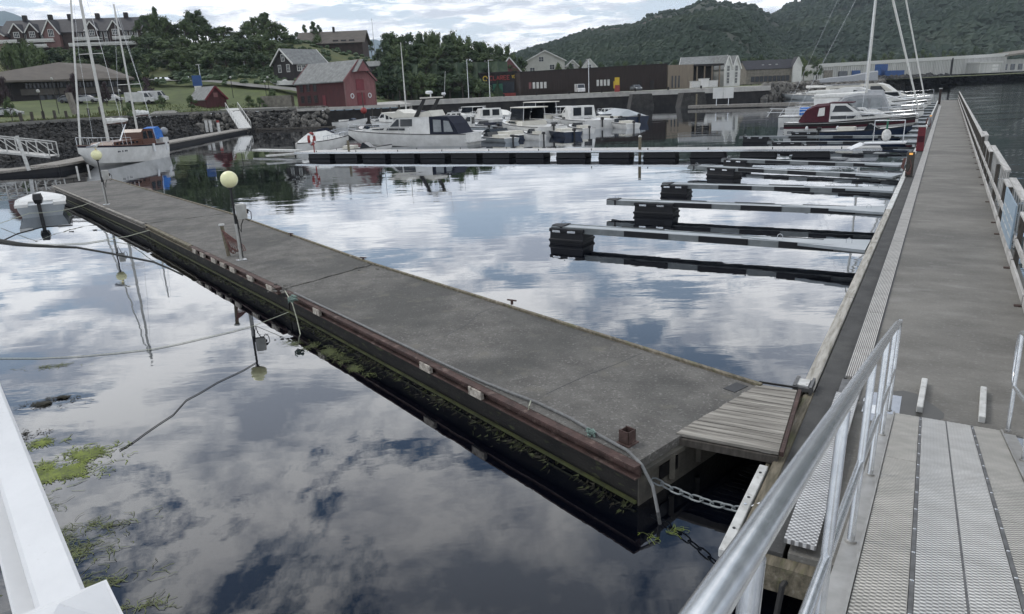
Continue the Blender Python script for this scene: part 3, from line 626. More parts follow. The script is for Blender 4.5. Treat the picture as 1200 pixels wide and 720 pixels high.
# chain from pontoon end to pier
ca, cbp = G(765, 562, .22), G(873, 598, .42)
chn = thing('anchor_chain', 'galvanised chain hung between the pontoon corner and the pier', 'chain', ca)
lk = MB(); nn_ = 14
ring = [(.052 * cos(2 * pi * k / nn_) + (.028 if cos(2 * pi * k / nn_) > 0 else -.028), .033 * sin(2 * pi * k / nn_), 0) for k in range(nn_)]
ring.append(ring[0]); ring.append(ring[1]); lk.tube(ring, .0095, 7, cap=False); lme = lk.mesh('link', 'beam_grey', True)
cps = arc(Vector((0, 0, 0)), cbp - ca, .05, 40); Lc = sum((b - a).length for a, b in zip(cps, cps[1:])); nl = int(Lc / .118); 
def at_len(ps, s):
    for a, b in zip(ps, ps[1:]):
        d = (b - a).length
        if s <= d: return a.lerp(b, s / d), (b - a).normalized()
        s -= d
    return ps[-1], (ps[-1] - ps[-2]).normalized()
for k in range(nl):
    p, d = at_len(cps, (k + .5) * Lc / nl); R = d.to_track_quat('X', 'Z').to_matrix() @ Matrix.Rotation(.35 + (pi / 2 if k % 2 else 0), 3, 'X')
    link_mesh('chain_link', lme, chn, p, R.to_euler())
w = MB(); sc_ = cbp - ca; w.tube([sc_ + Vector((-.03, 0, 0)), sc_ + Vector((.16, .03, .05))], .012, 7); w.tube([sc_ + Vector((0, 0, -.07)), sc_ + Vector((0, 0, .07))], .014, 7); w.build('shackle', 'galv', chn)

# ------------------------------------------------------------------ pier on the right
P0, P1 = 5.35, 128.0
pr = thing('pier', 'long concrete pier with a panelled cable channel running to the far boats', 'pier', PQ(P0, 0, 0), -AZ)
# local: x = across (q), y = along from P0
LN = P1 - P0
MB().b(-.70, 1.62, 0.02, LN, .22, .5).build('deck', 'pier_deck', pr)
MB().b(-1.0, -.74, 0.02, LN, .2, .478).build('side_deck', 'pier_edge_deck', pr)
w = MB(); 
for k in range(0, 30): w.b(-.9, 1.5, 1.0 + k * 4.2, 3.9 + k * 4.2, -.4, .2)
w.build('float_box', 'black_rubber', pr)
seg = MB().b(-.72, -.49, 0, 2.98, .503, .535).mesh('strip_panel', 'strip_panel')
for k in range(32): link_mesh('channel_panel', seg, pr, (0, 4.1 + k * 3.0, 0))
w = MB(); w.b(-.74, -.72, 4.1, LN, .3, .5); w.build('channel_side', 'black', pr)
w = MB(); w.b(-.485, -.47, 4.1, LN, .5, .507); w.build('channel_gap', 'black', pr)
# transverse cover panels (perforated) at the near end, tilted down
w = MB(); w.b(-.745, -.50, .06, 3.35, .56, .6); w.build('perforated_cover', 'tread_cover', pr)
w = MB(); w.b(-.745, -.50, 3.40, 4.02, .50, .52); w.build('cover_end', 'alu_dark', pr)
w = MB(); w.b(-.44, -.40, 3.2, 3.3, .5, .6); w.b(-.44, -.28, 3.1, 3.35, .5, .51); w.build('bracket', 'galv', pr)
# end beam and timbers
MB().b(-1.12, 1.62, -.12, .02, .2, .44).build('end_timber', 'wood_mossy', pr)
lens = [0, 3.55, 8, 13, 18, 24, 30, 37, 44, 52, 60, 70, 80, 92, 105, 122.6]
for a, b in zip(lens, lens[1:]):
    if a == 0:
        MB().b(-1.12, -1.0, a + .02, b - .02, .3, .47).build('edge_timber', 'wood_mossy', pr, bevel=.015)
        MB().b(-1.19, -1.135, a + 1.45, b - .02, .3, .42).build('edge_timber', 'wood_mossy', pr, bevel=.012)
    else: MB().b(-1.17, -1.02, a + .02, b - .02, .34, .50).build('edge_timber', 'wood_pale' if a < 18 else 'white_worn', pr, bevel=.015)
wr = MB(); wr.b(-1.22, -1.135, -.15, 1.42, .40, .48); wb_ = wr.build('white_edge_board', 'white_worn', pr, bevel=.006)
w = MB()
for y in (.2, .75, 1.25): w.tube([(-1.178, y, .48), (-1.178, y, .486)], .014, 8)
w.build('screw', 'black', wb_)
w = MB(); w.b(-1.24, -1.06, 3.42, 3.72, .5, .55); w.b(-1.25, -1.21, 3.4, 3.74, .42, .58); w.b(-1.06, -1.03, 3.4, 3.74, .42, .58); w.build('hinge_bracket', 'alu_dark', pr)
w = MB(); w.b(-1.22, -1.08, 3.46, 3.68, .551, .57); w.build('cover_plate', 'white_worn', pr)
# plank ramp
A0, A1, B0, B1 = G(791, 511, .5), G(889, 453, .5), G(934, 460, .53), G(912, 534, .53)
rdir = atan2(B1.y - A0.y, B1.x - A0.x)
rmp = thing('plank_ramp', 'weathered plank ramp bridging the concrete pontoon and the pier', 'ramp', A0, rdir)
RI = Matrix.Rotation(-rdir, 3, 'Z'); a0, a1, b0_, b1_ = [RI @ (p - A0) for p in (A0, A1, B0, B1)]
npk = 17
for k in range(npk):
    t0, t1 = (k + .05) / npk, (k + .95) / npk; w = MB(); z = Vector((0, 0, .035)); dz = Vector((0, 0, random.uniform(-.004, .004)))
    q = [a0.lerp(a1, t0), b1_.lerp(b0_, t0), b1_.lerp(b0_, t1), a0.lerp(a1, t1)]; ex = random.uniform(-.012, .012); q[0].x += ex; q[3].x += ex; q = [p + dz for p in q]
    w.add([p for p in q] + [p + z for p in q], [(3, 2, 1, 0), (4, 5, 6, 7), (0, 1, 5, 4), (1, 2, 6, 5), (2, 3, 7, 6), (3, 0, 4, 7)]); w.build('plank', 'wood_grey', rmp)
for p_, q_ in ((a0, b1_), (a1, b0_)): w = MB(); w.beam(p_ - Vector((0, 0, .05)), q_ - Vector((0, 0, .05)), .05, .08); w.build('support_beam', 'wood_dark', rmp)
w = MB(); w.beam(b0_ + Vector((.03, 0, .02)), b1_ + Vector((.03, 0, .02)), .04, .05); w.build('edge_batten', 'rust', rmp)
w = MB(); w.beam(a1 + Vector((.0, .03, .05)), b0_ + Vector((0, .03, .05)), .02, .025); w.build('back_strip', 'black', rmp)
# white stop bars on deck at the gangway foot
for (a, b, lb) in (((1077, 484), (1083, 450), 'left white-topped guide bar on the pier at the gangway foot'), ((1150, 496), (1152, 460), 'right white-topped guide bar on the pier at the gangway foot')):
    p, q = G(*a, .5), G(*b, .5); w = MB(); w.beam(p + Vector((0, 0, .04)), q + Vector((0, 0, .04)), .065, .08); tag(w.build('guide_bar', 'white_worn', bevel=.008), lb, 'guide bar')
w = MB()
for (x0, x1, y0, y1) in ((-.36, -.06, 2.9, 3.75), (1.02, 1.34, 2.3, 3.1)):
    w.b(x0, x1, y0, y1, .503, .509)
# (steel wear plates)
wp = w.build('wear_plate', 'puddle', pr)
w = MB(); rr = random.Random(6)
for (cx_, cy_, sx_, sy_) in ((-.05, 3.45, .42, .5), (1.05, 2.75, .5, .45), (.62, 2.75, .16, .3)):
    w.prism([(cx_ + sx_ * cos(k * pi / 10) * rr.uniform(.75, 1.1), cy_ + sy_ * sin(k * pi / 10) * rr.uniform(.75, 1.1)) for k in range(20)], .4985, .5015)
w.build('wet_patch', 'wet', pr, kind='stuff')
# hose under the pier end
rope([PQ(5.3, -.66, .35), PQ(5.2, -.7, .3), PQ(5.12, -.72, 0), PQ(5.1, -.74, -.4)], .026, 'cable', 'thick black cable hanging from the near end of the pier', 'power_cable')

# pier fence, bay by bay
bays = [(14.0, 16.4, 0), (16.55, 20.4, 1), (20.6, 21.6, 0)]
post_me = MB().b(-.045, .045, -.045, .045, 0, 1.12).mesh('post', 'wood_dark', bevel=.006)
foot_me = MB().b(-.16, .02, -.05, .05, 0, .02).mesh('foot', 'rust')
fence = thing('pier_fence', 'grey timber railing with boarded bays along the right side of the pier', 'fence', PQ(9, 1.52, .5), -AZ)
fy = [-3.2, -.6, 2.0, 4.8, 7.6, 11.2, 12.8, 16.4, 20.4] + [22.6 + 2.5 * k for k in range(41)]
def hgt(y): return 1.28 if 8.5 < y < 12.6 else (1.02 if y < 8.5 else 1.12)
for i, y in enumerate(fy):
    link_mesh('post', post_me, fence, (0, y, 0)); link_mesh('foot', foot_me, fence, (-.02, y, 0))
    if i + 1 < len(fy):
        y1 = fy[i + 1]; tall = i in (4, 6, 7, 10); h = 1.30 if tall else 1.08
        r = MB(); r.b(-.06, .075, y + .02, y1 - .02, h, h + .045); r.build('top_rail', 'wood_fence', fence)
        r = MB(); r.b(-.07, -.03, y + .05, y1 - .05, .5, .6); r.build('mid_rail', 'wood_fence', fence)
        r = MB(); r.b(-.08, -.04, y + .05, y1 - .05, .03, .18); r.build('toe_board', 'wood_fence', fence)
        if i < 10 or tall:
            nb = 6
            for k in range(nb):
                yy = y + .12 + (y1 - y - .24) * (k + .5) / nb; r = MB(); r.b(.05, .072, yy - .055, yy + .055, .2 if not tall else .12, h - .002); r.build('board', 'wood_fence', fence)
sg = thing('notice_board', 'faded blue notice board fixed to the pier railing', 'sign', PQ(9 + 7.9, 1.42, .5), -AZ)
MB().b(-.015, .015, 0, 2.9, .32, 1.18).build('panel', 'sign_blue', sg)
w = MB()
for k in range(9): w.b(-.019, -.0155, .2 + (k % 3) * .9, .2 + (k % 3) * .9 + .7, .5 + (k // 3) * .17, .53 + (k // 3) * .17)
w.build('lettering', 'white_worn', sg)
# power pedestals, red extinguisher post
def pedestal(p, q, label, hose=True):
    t = thing('power_pedestal', label, 'power post', PQ(p, q, .5), -AZ)
    MB().b(-.13, .13, -.1, .1, 0, .92).build('housing', 'canvas_grey' if not hose else 'wood_dark', t, bevel=.01)
    MB().b(-.06, .06, -.115, -.08, .82, .89).build('lamp_lens', 'amber_lamp', t)
    w = MB(); rr = random.Random(int(p))
    for k in range(8): w.tube([(-.15 - .01 * k, -.12, .7), (-.2 - .012 * k, -.14, .35), (-.05 + .015 * k, -.16, .08), (.06, -.13, .4), (-.02, -.12, .68)], .014, 5)
    w.build('coiled_cable', 'hose_red', t)
pedestal(31.5, -.93, 'brown power pedestal with an amber lamp and coiled cables on the pier')
pedestal(61.5, -.85, 'far grey power pedestal on the pier beyond the red post', False)
t = thing('red_post', 'dark red extinguisher cabinet post on the pier edge by the white walkway', 'post', PQ(42.5, -.9, .5), -AZ)
MB().b(-.17, .17, -.14, .14, 0, 1.2).build('cabinet', 'red_paint', t, bevel=.02); MB().b(-.2, .2, -.17, .17, 1.2, 1.25).build('top', 'white_worn', t); MB().b(-.14, .14, -.15, -.14, .45, .75).build('door_panel', 'canvas_red', t)
t = thing('end_post', 'small dark post at the far end of the pier', 'post', PQ(112, -.8, .5), -AZ); MB().b(-.14, .14, -.14, .14, 0, 1.9).build('column', 'timber_brown', t); MB().b(-.2, .2, -.2, .2, 1.9, 2.0).build('cap', 'white_worn', t)

# ------------------------------------------------------------------ gangway we stand on
GA = radians(31.39); GS = radians(13.4)
gw = thing('gangway', 'galvanised aluminium gangway sloping down to the pier, seen from its upper end', 'gangway', (4.109, 7.01, .68), -GA, rx=-GS)
ys = [.12, -1.78, -5.2, -9.4]
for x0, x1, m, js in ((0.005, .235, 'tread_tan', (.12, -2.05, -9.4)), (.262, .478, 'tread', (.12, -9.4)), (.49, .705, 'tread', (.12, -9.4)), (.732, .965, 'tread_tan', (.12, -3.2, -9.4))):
    for a, b in zip(js, js[1:]): MB().b(x0, x1, b + .008, a, -.03, 0).build('tread_panel', m, gw)
w = MB()
for x in (.249, .484, .719): w.b(x - .011 if x != .484 else x - .005, x + .011 if x != .484 else x + .005, -9.4, .12, -.03, .002)
w.build('joint_strip', 'alu_dark', gw)
bolt = MB().lathe((0, 0, 0), [(.010, 0), (.010, .005), (.005, .008)], 8).mesh('bolt', 'galv')
for k in range(21):
    for x in (.249, .719): link_mesh('bolt', bolt, gw, (x, -.05 - k * .42, .002))
w = MB(); w.b(-.11, -.015, -9.4, .1, -.16, -.02); w.b(-.015, .0, -9.4, .12, -.16, .012); w.build('side_beam', 'alu', gw)
w = MB(); w.b(.985, 1.10, -9.4, .1, -.16, -.02); w.b(.97, .985, -9.4, .12, -.16, .012); w.build('side_beam', 'alu', gw)
w = MB(); w.b(-.0, .97, .12, .17, -.06, -.01); w.build('end_lip', 'galv', gw)
w = MB()
for k in range(5): w.b(0, .97, -8.8 + k * 2, -8.7 + k * 2, -.12, -.04)
w.build('cross_member', 'alu_dark', gw)
posts = [.47 - 1.58 * k for k in range(7)]
for y in posts[:]:
    if y > .3: y = .3
    w = MB(); w.tube([(-.065, y, -.03), (-.065, y, 1.02)], .021, 12); w.build('post', 'galv', gw, smooth=True)
    w = MB(); w.tube([(-.065, y, -.02), (-.065, y, -.008)], .032, 12); w.build('post_collar', 'alu', gw)
    w = MB(); w.tube([(1.05, y, -.03), (1.05, y, 1.0)], .021, 12); w.build('post', 'galv', gw, smooth=True)
    w = MB(); w.tube([(1.05, y, -.02), (1.05, y, -.008)], .032, 12); w.build('post_collar', 'alu', gw)
w = MB(); w.tube([(-.065, -11, 1.06), (-.065, -3.2, 1.055), (-.065, -.62, 1.03)], .028, 20); w.build('top_rail', 'galv', gw, smooth=True)
w = MB(); w.tube([(-.065, -.66, 1.03), (-.065, .20, 1.0), (-.065, .27, .98), (-.065, .3, .9), (-.065, .3, .55)], .021, 14); w.build('end_loop', 'galv', gw, smooth=True)
w = MB(); w.tube([(1.05, -11, 1.05), (1.05, .3, 1.02), (1.05, .42, .98), (1.05, .47, .88), (1.05, .47, .6), (1.05, .40, .5), (1.05, .3, .46)], .024, 14); w.build('top_rail', 'galv', gw, smooth=True)
ps = sorted(posts)
for a, b in zip([-11] + ps, ps):
    b2_ = min(b, .3)
    for x in (-.065, 1.05):
        w = MB(); w.tube([(x, a + .02, .45), (x, b2_ - .02, .45)], .0215, 12); w.build('mid_rail', 'galv', gw, smooth=True)
# lower diagonal hoops seen behind the mid rail
# white railing of the quay at lower left
wr = thing('white_railing', 'white painted railing with a capped corner post at the lower left', 'railing', (-.86, 1.12, 0))
A = Vector((-2.2, 2.74, 3.255)) - Vector((-.86, 1.12, 0)); B = Vector((0, 0, 3.255))
w = MB(); w.beam(A, B, .085, .075); w.build('top_rail', 'white_paint', wr, bevel=.008)
w = MB(); w.beam(A - Vector((.045, .035, .16)), B - Vector((.045, .035, .16)), .05, .12); w.build('lower_rail', 'white_paint', wr, bevel=.006)
w = MB(); w.box((.015, -.03, 2.2), (.12, .12, 2.14), rz=.7); w.build('post', 'white_paint', wr, bevel=.008)
w = MB(); w.box((.015, -.03, 3.285), (.175, .175, .03), rz=.7); w.add([(.015 + .115 * cos(.7 + pi / 4 + k * pi / 2), -.03 + .115 * sin(.7 + pi / 4 + k * pi / 2), 3.301) for k in range(4)] + [(.015, -.03, 3.345)], [(0, 1, 4), (1, 2, 4), (2, 3, 4), (3, 0, 4)]); cpo = w.build('post_cap', 'white_paint', wr); 
for ch in wr.children: pass
# ------------------------------------------------------------------ finger pontoons
def finger(tip, root, label, fl_off=.55, fl_len=1.75, fw_=.46, extra_tip=0.0, wide=.62, z=.45, detail=True):
    tip, root = Vector(tip), Vector(root); d = root - tip; Lf = hypot(d.x, d.y); a = atan2(d.y, d.x)
    t = thing('finger_pontoon', label, 'finger pontoon', (tip.x, tip.y, 0), a, 'finger pontoons along the pier')
    w = MB(); w.b(0, Lf, -fw_ / 2 + .04, fw_ / 2 - .04, z - .03, z); w.build('walk_strip', 'grey_gel', t)
    for s in (-1, 1):
        w = MB(); w.b(0, Lf, s * fw_ / 2 - .04, s * fw_ / 2 + .04, z - .15, z + .012); w.build('side_beam', 'beam_grey', t)
    w = MB(); w.prism([(Lf - 2.9, 0), (Lf, -wide), (Lf, wide)], z - .05, z + .02); w.build('root_gusset', 'grey_gel', t)
    fm = MB(); x0 = fl_off
    prof = []
    for zz, s in ((-.35, .9), (.05, 1.0), (.07, 1.04), (.12, 1.04), (.14, .98), (z - .12, .96), (z - .1, 1.02), (z - .02, 1.0)):
        prof.append([(x0 + (fl_len / 2) + fl_len / 2 * s * sx, .38 * s * sy, zz) for sx, sy in ((-1, -1), (1, -1), (1, 1), (-1, 1))])
    fm.loft(prof); f = fm.build('float', 'black_rubber', t)
    if detail:
        w = MB()
        for k in (.25, .7): w.b(x0 + fl_len * k - .12, x0 + fl_len * k + .12, -.475, -.455, z - .11, z - .05)
        w.build('float_bracket', 'galv', f)
        tp = MB(); tp.prism([(-.05 - extra_tip, -.12), (.35, -.3), (.35, .3), (-.05 - extra_tip, .12)], z - .14, z + .03); tp.build('tip_buffer', 'black_rubber', t)
        for k in (.35, .60, .84):
            w = MB(); w.b(Lf * k - .62, Lf * k + .62, -fw_ / 2 - .07, -fw_ / 2 - .035, z - .13, z + .02); w.build('fender_strip', 'black_rubber', t)
            w = MB(); w.b(Lf * k - .62 - .3, Lf * k + .62 - .3, fw_ / 2 + .035, fw_ / 2 + .07, z - .13, z + .03); w.build('fender_strip', 'black_rubber', t)
        for k in (.03, .76, .95):
            w = MB(); w.tube([(Lf * k - .06, .05, z), (Lf * k - .06, .05, z + .1), (Lf * k, .05, z + .14), (Lf * k + .06, .05, z + .1), (Lf * k + .06, .05, z)], .009, 5); w.build('mooring_ring', 'galv', t)
    return t
fing = [((651, 264), (1017, 288), 'nearest finger pontoon with its black float right at the tip', .0, 1.05),
        ((714, 234), (1037, 246), 'second nearest finger pontoon with the float set back from its pointed tip', 1.05, 1.35),
        ((778, 215), (1047, 222), 'third finger pontoon, its black float flush at the tip', .0, 1.05),
        ((810, 194), (1052, 206), 'fourth finger pontoon, last full one before the long boom', 1.1, 1.4),
        ((848, 186), (1058, 193), 'fifth finger pontoon, tucked just in front of the long boom', .2, 1.2)]
for tp, rt_, lb, fo, fl in fing: finger(G(*tp, .45), G(*rt_, .45), lb, fo, fl)
far_f = [49.5, 54.5, 59.2, 64.5, 70, 76, 82, 89, 96, 104, 112, 120]
for k, p in enumerate(far_f):
    L_ = [8.5, 11.5, 9, 10.5][k % 4]; a = PQ(p, -1.25 - L_, .45); b = PQ(p, -1.2, .45)
    nm = ['first', 'second', 'third', 'fourth', 'fifth', 'sixth', 'seventh', 'eighth', 'ninth', 'tenth', 'eleventh', 'twelfth'][k]
    finger(a, b, nm + ' finger pontoon beyond the long boom, among the moored boats', .3, 1.8, detail=k < 4)
# long boom with floats
ba, bz = G(345, 179.5, .45), G(1034, 175.5, .45); ba.z = bz.z = 0
dbm = bz - ba; Lb = dbm.length; bo = thing('boom_walkway', 'long narrow floating walkway on black floats crossing the marina', 'floating walkway', ba, atan2(dbm.y, dbm.x))
n_ = int(Lb / 3.0)
for k in range(n_):
    x0, x1 = k * Lb / n_, (k + 1) * Lb / n_ - .02
    MB().b(x0, x1, .02, 2.0, .44, .50).build('deck_section', 'alu', bo)
w = MB(); w.b(0, Lb, -.04, .0, .39, .505); w.build('edge_rail', 'galv', bo); w = MB(); w.b(0, Lb, 2.02, 2.06, .39, .505); w.build('edge_rail', 'galv', bo)
fme = MB(); fme.loft([[(1.0 + sx * .98 * s, .72 + sy * .62 * s, zz) for sx, sy in ((-1, -1), (1, -1), (1, 1), (-1, 1))] for zz, s in ((-.4, .95), (0, 1), (.04, 1.04), (.1, 1.0), (.43, .98))]); fm2 = fme.mesh('float', 'black_rubber')
k = 1.0; i = 0
while k < Lb - 2.2:
    near = k / Lb
    link_mesh('float', fm2, bo, (k + .2, 0, 0), None, (1.0, 1, 1)); k += 2.45 if near < .45 else 2.85; i += 1
w = MB()
for k in range(12):
    x = 2 + k * 3.6; w.tube([(x, .1, .5), (x, .1, .62)], .03, 6); w.tube([(x + .5, 1.9, .5), (x + .5, 1.9, .62)], .03, 6)
w.build('mooring_pin', 'black', bo)
w = MB(); sx = (G(735, 181, .45) - ba).length; w.tube([(sx, .5, -.5), (sx, .5, 1.25)], .09, 10); pl = w.build('pile', 'wood_mossy', bo); MB().lathe((sx, .5, 1.25), [(.11, 0), (.11, .06), (.02, .12)], 10).build('pile_cap', 'white_worn', pl)
sx = (G(405, 179, .45) - ba).length; w = MB(); w.tube([(sx, .5, -.5), (sx, .5, 1.3)], .09, 10); w.build('pile', 'wood_mossy', bo)
# white gangway from pier to boom
wg = thing('white_walkway', 'white side ramp with a hand rail joining the pier and the boom', 'ramp', (0, 0, 0))
a, b = G(1012, 168, .75), G(1062, 167, .8); w = MB(); w.beam(a, b, .9, .07); w.add([tuple(a + Vector((-.9, .2, -.28))), tuple(a + Vector((0, .45, .02))), tuple(a + Vector((0, -.45, .02))), tuple(a + Vector((-.9, -.5, -.28)))], [(0, 1, 2, 3)]); w.build('deck_plate', 'white_paint', wg)
w = MB(); c_ = G(1023, 167, .8); w.tube([c_, c_ + Vector((0, 0, 1.15)), c_.lerp(b, .9) + Vector((0, 0, 1.15)), c_.lerp(b, .9)], .03, 7); w.build('hand_rail', 'galv', wg)
t = thing('mooring_buoy', 'pale oval fender standing on the white side ramp', 'fender', G(1038, 166, .8)); MB().ball((0, 0, .33), .24, 12, 8, (1, 1, 1.4)).build('float_body', 'white_worn', t, smooth=True); w = MB(); w.tube([(0, 0, .6), (0, 0, 1.2)], .05, 6); w.build('strap', 'green_paint', t)
# life ring on boom tip
lr = thing('life_ring', 'red and white life ring on a red post at the boom end', 'life ring', G(367, 179, .5), -.3)
w = MB(); pts = [(.0, .40 * cos(2 * pi * k / 20), 1.0 + .40 * sin(2 * pi * k / 20)) for k in range(21)]; w.tube(pts, .10, 8); w.build('ring', 'orange_red', lr, smooth=True)
w = MB()
for k in (2.5, 7.5, 12.5, 17.5): w.tube([(.0, .40 * cos(2 * pi * (k + d) / 20), 1.0 + .40 * sin(2 * pi * (k + d) / 20)) for d in (-.6, 0, .6)], .106, 8)
w.build('white_band', 'white_paint', lr); w = MB(); w.tube([(.05, 0.1, 0), (.05, .1, .95)], .045, 6); w.build('post', 'orange_red', lr)
# pontoon at the mid distance with a sign
fp0, fp1 = G(808, 125.5, .4), G(965, 121, .4); w = MB(); w.beam(fp0, fp1, 2.4, .5); tag(w.build('floating_jetty', 'wood_grey_y'), 'low floating jetty carrying a white notice board at mid distance', 'jetty')
s0 = G(847, 124, .6); sb = thing('white_sign', 'white double notice board on two posts standing on the low jetty', 'sign', s0, -.15)
w = MB()
for x in (-1.1, .9): w.tube([(x, 0, 0), (x, 0, 1.3)], .06, 6)
w.build('post', 'galv', sb)
for x0 in (-1.7, 0.02): MB().b(x0, x0 + 1.66, -.05, .05, 1.2, 3.0).build('panel', 'white_wall', sb)
w = MB(); p0 = G(816, 125, .4); w.tube([p0, p0 + Vector((0, 0, 2.2))], .15, 8); tag(w.build('mooring_pile', 'wood_mossy'), 'lone mooring pile at the left end of the low jetty', 'pile')

# ------------------------------------------------------------------ boats
def hull_rings(L_, B, Hs, Hb, draft=.35, tr=.85, fine=2.2, flare=.86, n=12):
    rings = []
    for i in range(n + 1):
        u = i / n; x = -L_ / 2 + L_ * u
        hb = B / 2 * (tr + (1 - tr) * sin(min(1, u / .45) * pi / 2)) if u < .45 else B / 2 * max(.012, (1 - ((u - .45) / .55) ** fine))
        h = Hs + (Hb - Hs) * u ** 2; kz = -draft * (1 - max(0, (u - .7) / .3) ** 2) + (h * .55) * max(0, (u - .82) / .18) ** 1.6
        ch = .08 + (h - .08) * .25 * max(0, (u - .4) / .6) + kz * 0
        xo = x + (L_ * .03 * u)
        rings.append([(x, 0, kz), (x, hb * flare * .95, max(kz + .02, ch - .1)), (xo, hb * .98, h * .6 + ch * .3), (xo, hb, h), (xo, -hb, h), (xo, -hb * .98, h * .6 + ch * .3), (x, -hb * flare * .95, max(kz + .02, ch - .1))])
    return rings
def hull(par, L_, B, Hs, Hb, m='gelcoat', stripe=None, sz=(.55, .72), rub='black_rubber', **k):
    r = hull_rings(L_, B, Hs, Hb, **k); h = MB().loft(r).build('hull', m, par, smooth=True)
    if rub:
        w = MB(); w.tube([(q[3][0], q[3][1] * 1.005, q[3][2]) for q in r] + [(q[4][0], q[4][1] * 1.005, q[4][2]) for q in r[::-1]], .035, 5); w.build('rub_rail', rub, par)
    if stripe:
        for s, (ia, ib) in ((1, (2, 3)), (-1, (5, 4))):
            vs = []
            for q in r:
                a, b = Vector(q[ia]), Vector(q[ib]); o = Vector((0, s * .012, 0))
                p0 = a.lerp(b, sz[0]) if sz[0] >= 0 else a; vs += [a.lerp(b, sz[0]) + o, a.lerp(b, sz[1]) + o]
            MB().add(vs, [(2 * i, 2 * i + 1, 2 * i + 3, 2 * i + 2) for i in range(len(r) - 1)]).build('hull_stripe', stripe, par)
    return r
def cabin(par, prof, wb, wt, z0, z1, m='gelcoat', wins=(), fwin=None, name='cabin', x0n=None, xn=None, pane='dark_glass', front=None):
    def wf(x, z):
        b = wb + (wt - wb) * max(0, min(1, (z - z0) / (z1 - z0)))
        if xn is not None: b *= 1 - .45 * max(0, min(1, (x - xn[0]) / (xn[1] - xn[0])))
        return b
    c = MB().side(prof, lambda x, z: wf(x, z), lambda x, z: -wf(x, z)).build(name, m, par)
    for wpoly in wins:
        for s in (1, -1):
            MB().side(wpoly, lambda x, z: s * (wf(x, z) + .012), lambda x, z: s * (wf(x, z) - .03)).build('window', pane, c)
    if front:                            # sloping windscreen between two profile points
        (xa, za), (xb, zb) = front; wa, wb2 = wf(xa, za) - .08, wf(xb, zb) - .08; nx, nz = (za - zb), -(xa - xb); l_ = hypot(nx, nz); nx, nz = abs(nx / l_) * .015, abs(nz / l_) * .015
        k = 3
        for q in range(k):
            f0, f1 = -1 + 2 * (q + .04) / k, -1 + 2 * (q + .96) / k
            a = [(xa + nx, wa * f0, za + nz), (xa + nx, wa * f1, za + nz), (xb + nx, wb2 * f1, zb + nz), (xb + nx, wb2 * f0, zb + nz)]
            MB().add(a + [(p[0] - .03, p[1], p[2] - .02) for p in a], [(0, 1, 2, 3), (7, 6, 5, 4), (0, 4, 5, 1), (1, 5, 6, 2), (2, 6, 7, 3), (3, 7, 4, 0)]).build('windscreen_pane', pane, c)
    return c
def rail(par, r, u0, u1, h=.45, m='galv', inset=.1, step=1):
    n = len(r) - 1; i0, i1 = int(u0 * n), int(u1 * n)
    for s in (3, 4):
        pts = [(r[i][s][0] - inset * .4, r[i][s][1] - (inset if s == 3 else -inset) * (1 if abs(r[i][s][1]) > inset else 0), r[i][s][2] + h) for i in range(i0, i1 + 1)]
        w = MB(); w.tube(pts, .018, 5)
        for i, p in enumerate(pts[::step]): w.tube([p, (p[0], p[1], p[2] - h)], .014, 4)
        w.build('guard_rail', m, par)
def outboard(par, x, y=0, z=.55, m='black', s=1.0):
    o = MB(); o.loft([[(x + dx, y + .13 * s * sy, z + dz) for dx, sy in ((-.32 * s, -.8), (.12 * s, -1), (.12 * s, 1), (-.32 * s, .8))] for dz in (.18 * s,)] + [[(x + dx * 1.05, y + .17 * s * sy, z + .32 * s) for dx, sy in ((-.34 * s, -.8), (.12 * s, -1), (.12 * s, 1), (-.34 * s, .8))]] + [[(x + dx * .8, y + .13 * s * sy, z + .52 * s) for dx, sy in ((-.34 * s, -.8), (.12 * s, -1), (.12 * s, 1), (-.34 * s, .8))]])
    c = o.build('outboard_motor', m, par); w = MB(); w.loft([[(x - .12 * s + dx * s, y + .06 * s * sy, z + zz * s) for dx, sy in ((-.1, -1), (.1, -1), (.1, 1), (-.1, 1))] for zz in (-.75, .2)]); w.build('motor_leg', m, c)
def deck(par, r, m='gelcoat', dz=-.03, u0=0, u1=1, name='deck'):
    n = len(r) - 1; ii = range(int(u0 * n), int(u1 * n) + 1); vs = []
    for i in ii: q = r[i]; vs += [(q[3][0], q[3][1] * .97, q[3][2] + .012), (q[4][0], q[4][1] * .97, q[4][2] + .012)]
    return MB().add(vs, [(2 * k, 2 * k + 1, 2 * k + 3, 2 * k + 2) for k in range(len(vs) // 2 - 1)]).build(name, m, par)
def boat_thing(name, label, cat, stern, bow, z=0):
    s, b = Vector(stern), Vector(bow); d = b - s; return thing(name, label, cat, ((s.x + b.x) / 2, (s.y + b.y) / 2, z), atan2(d.y, d.x)), hypot(d.x, d.y)
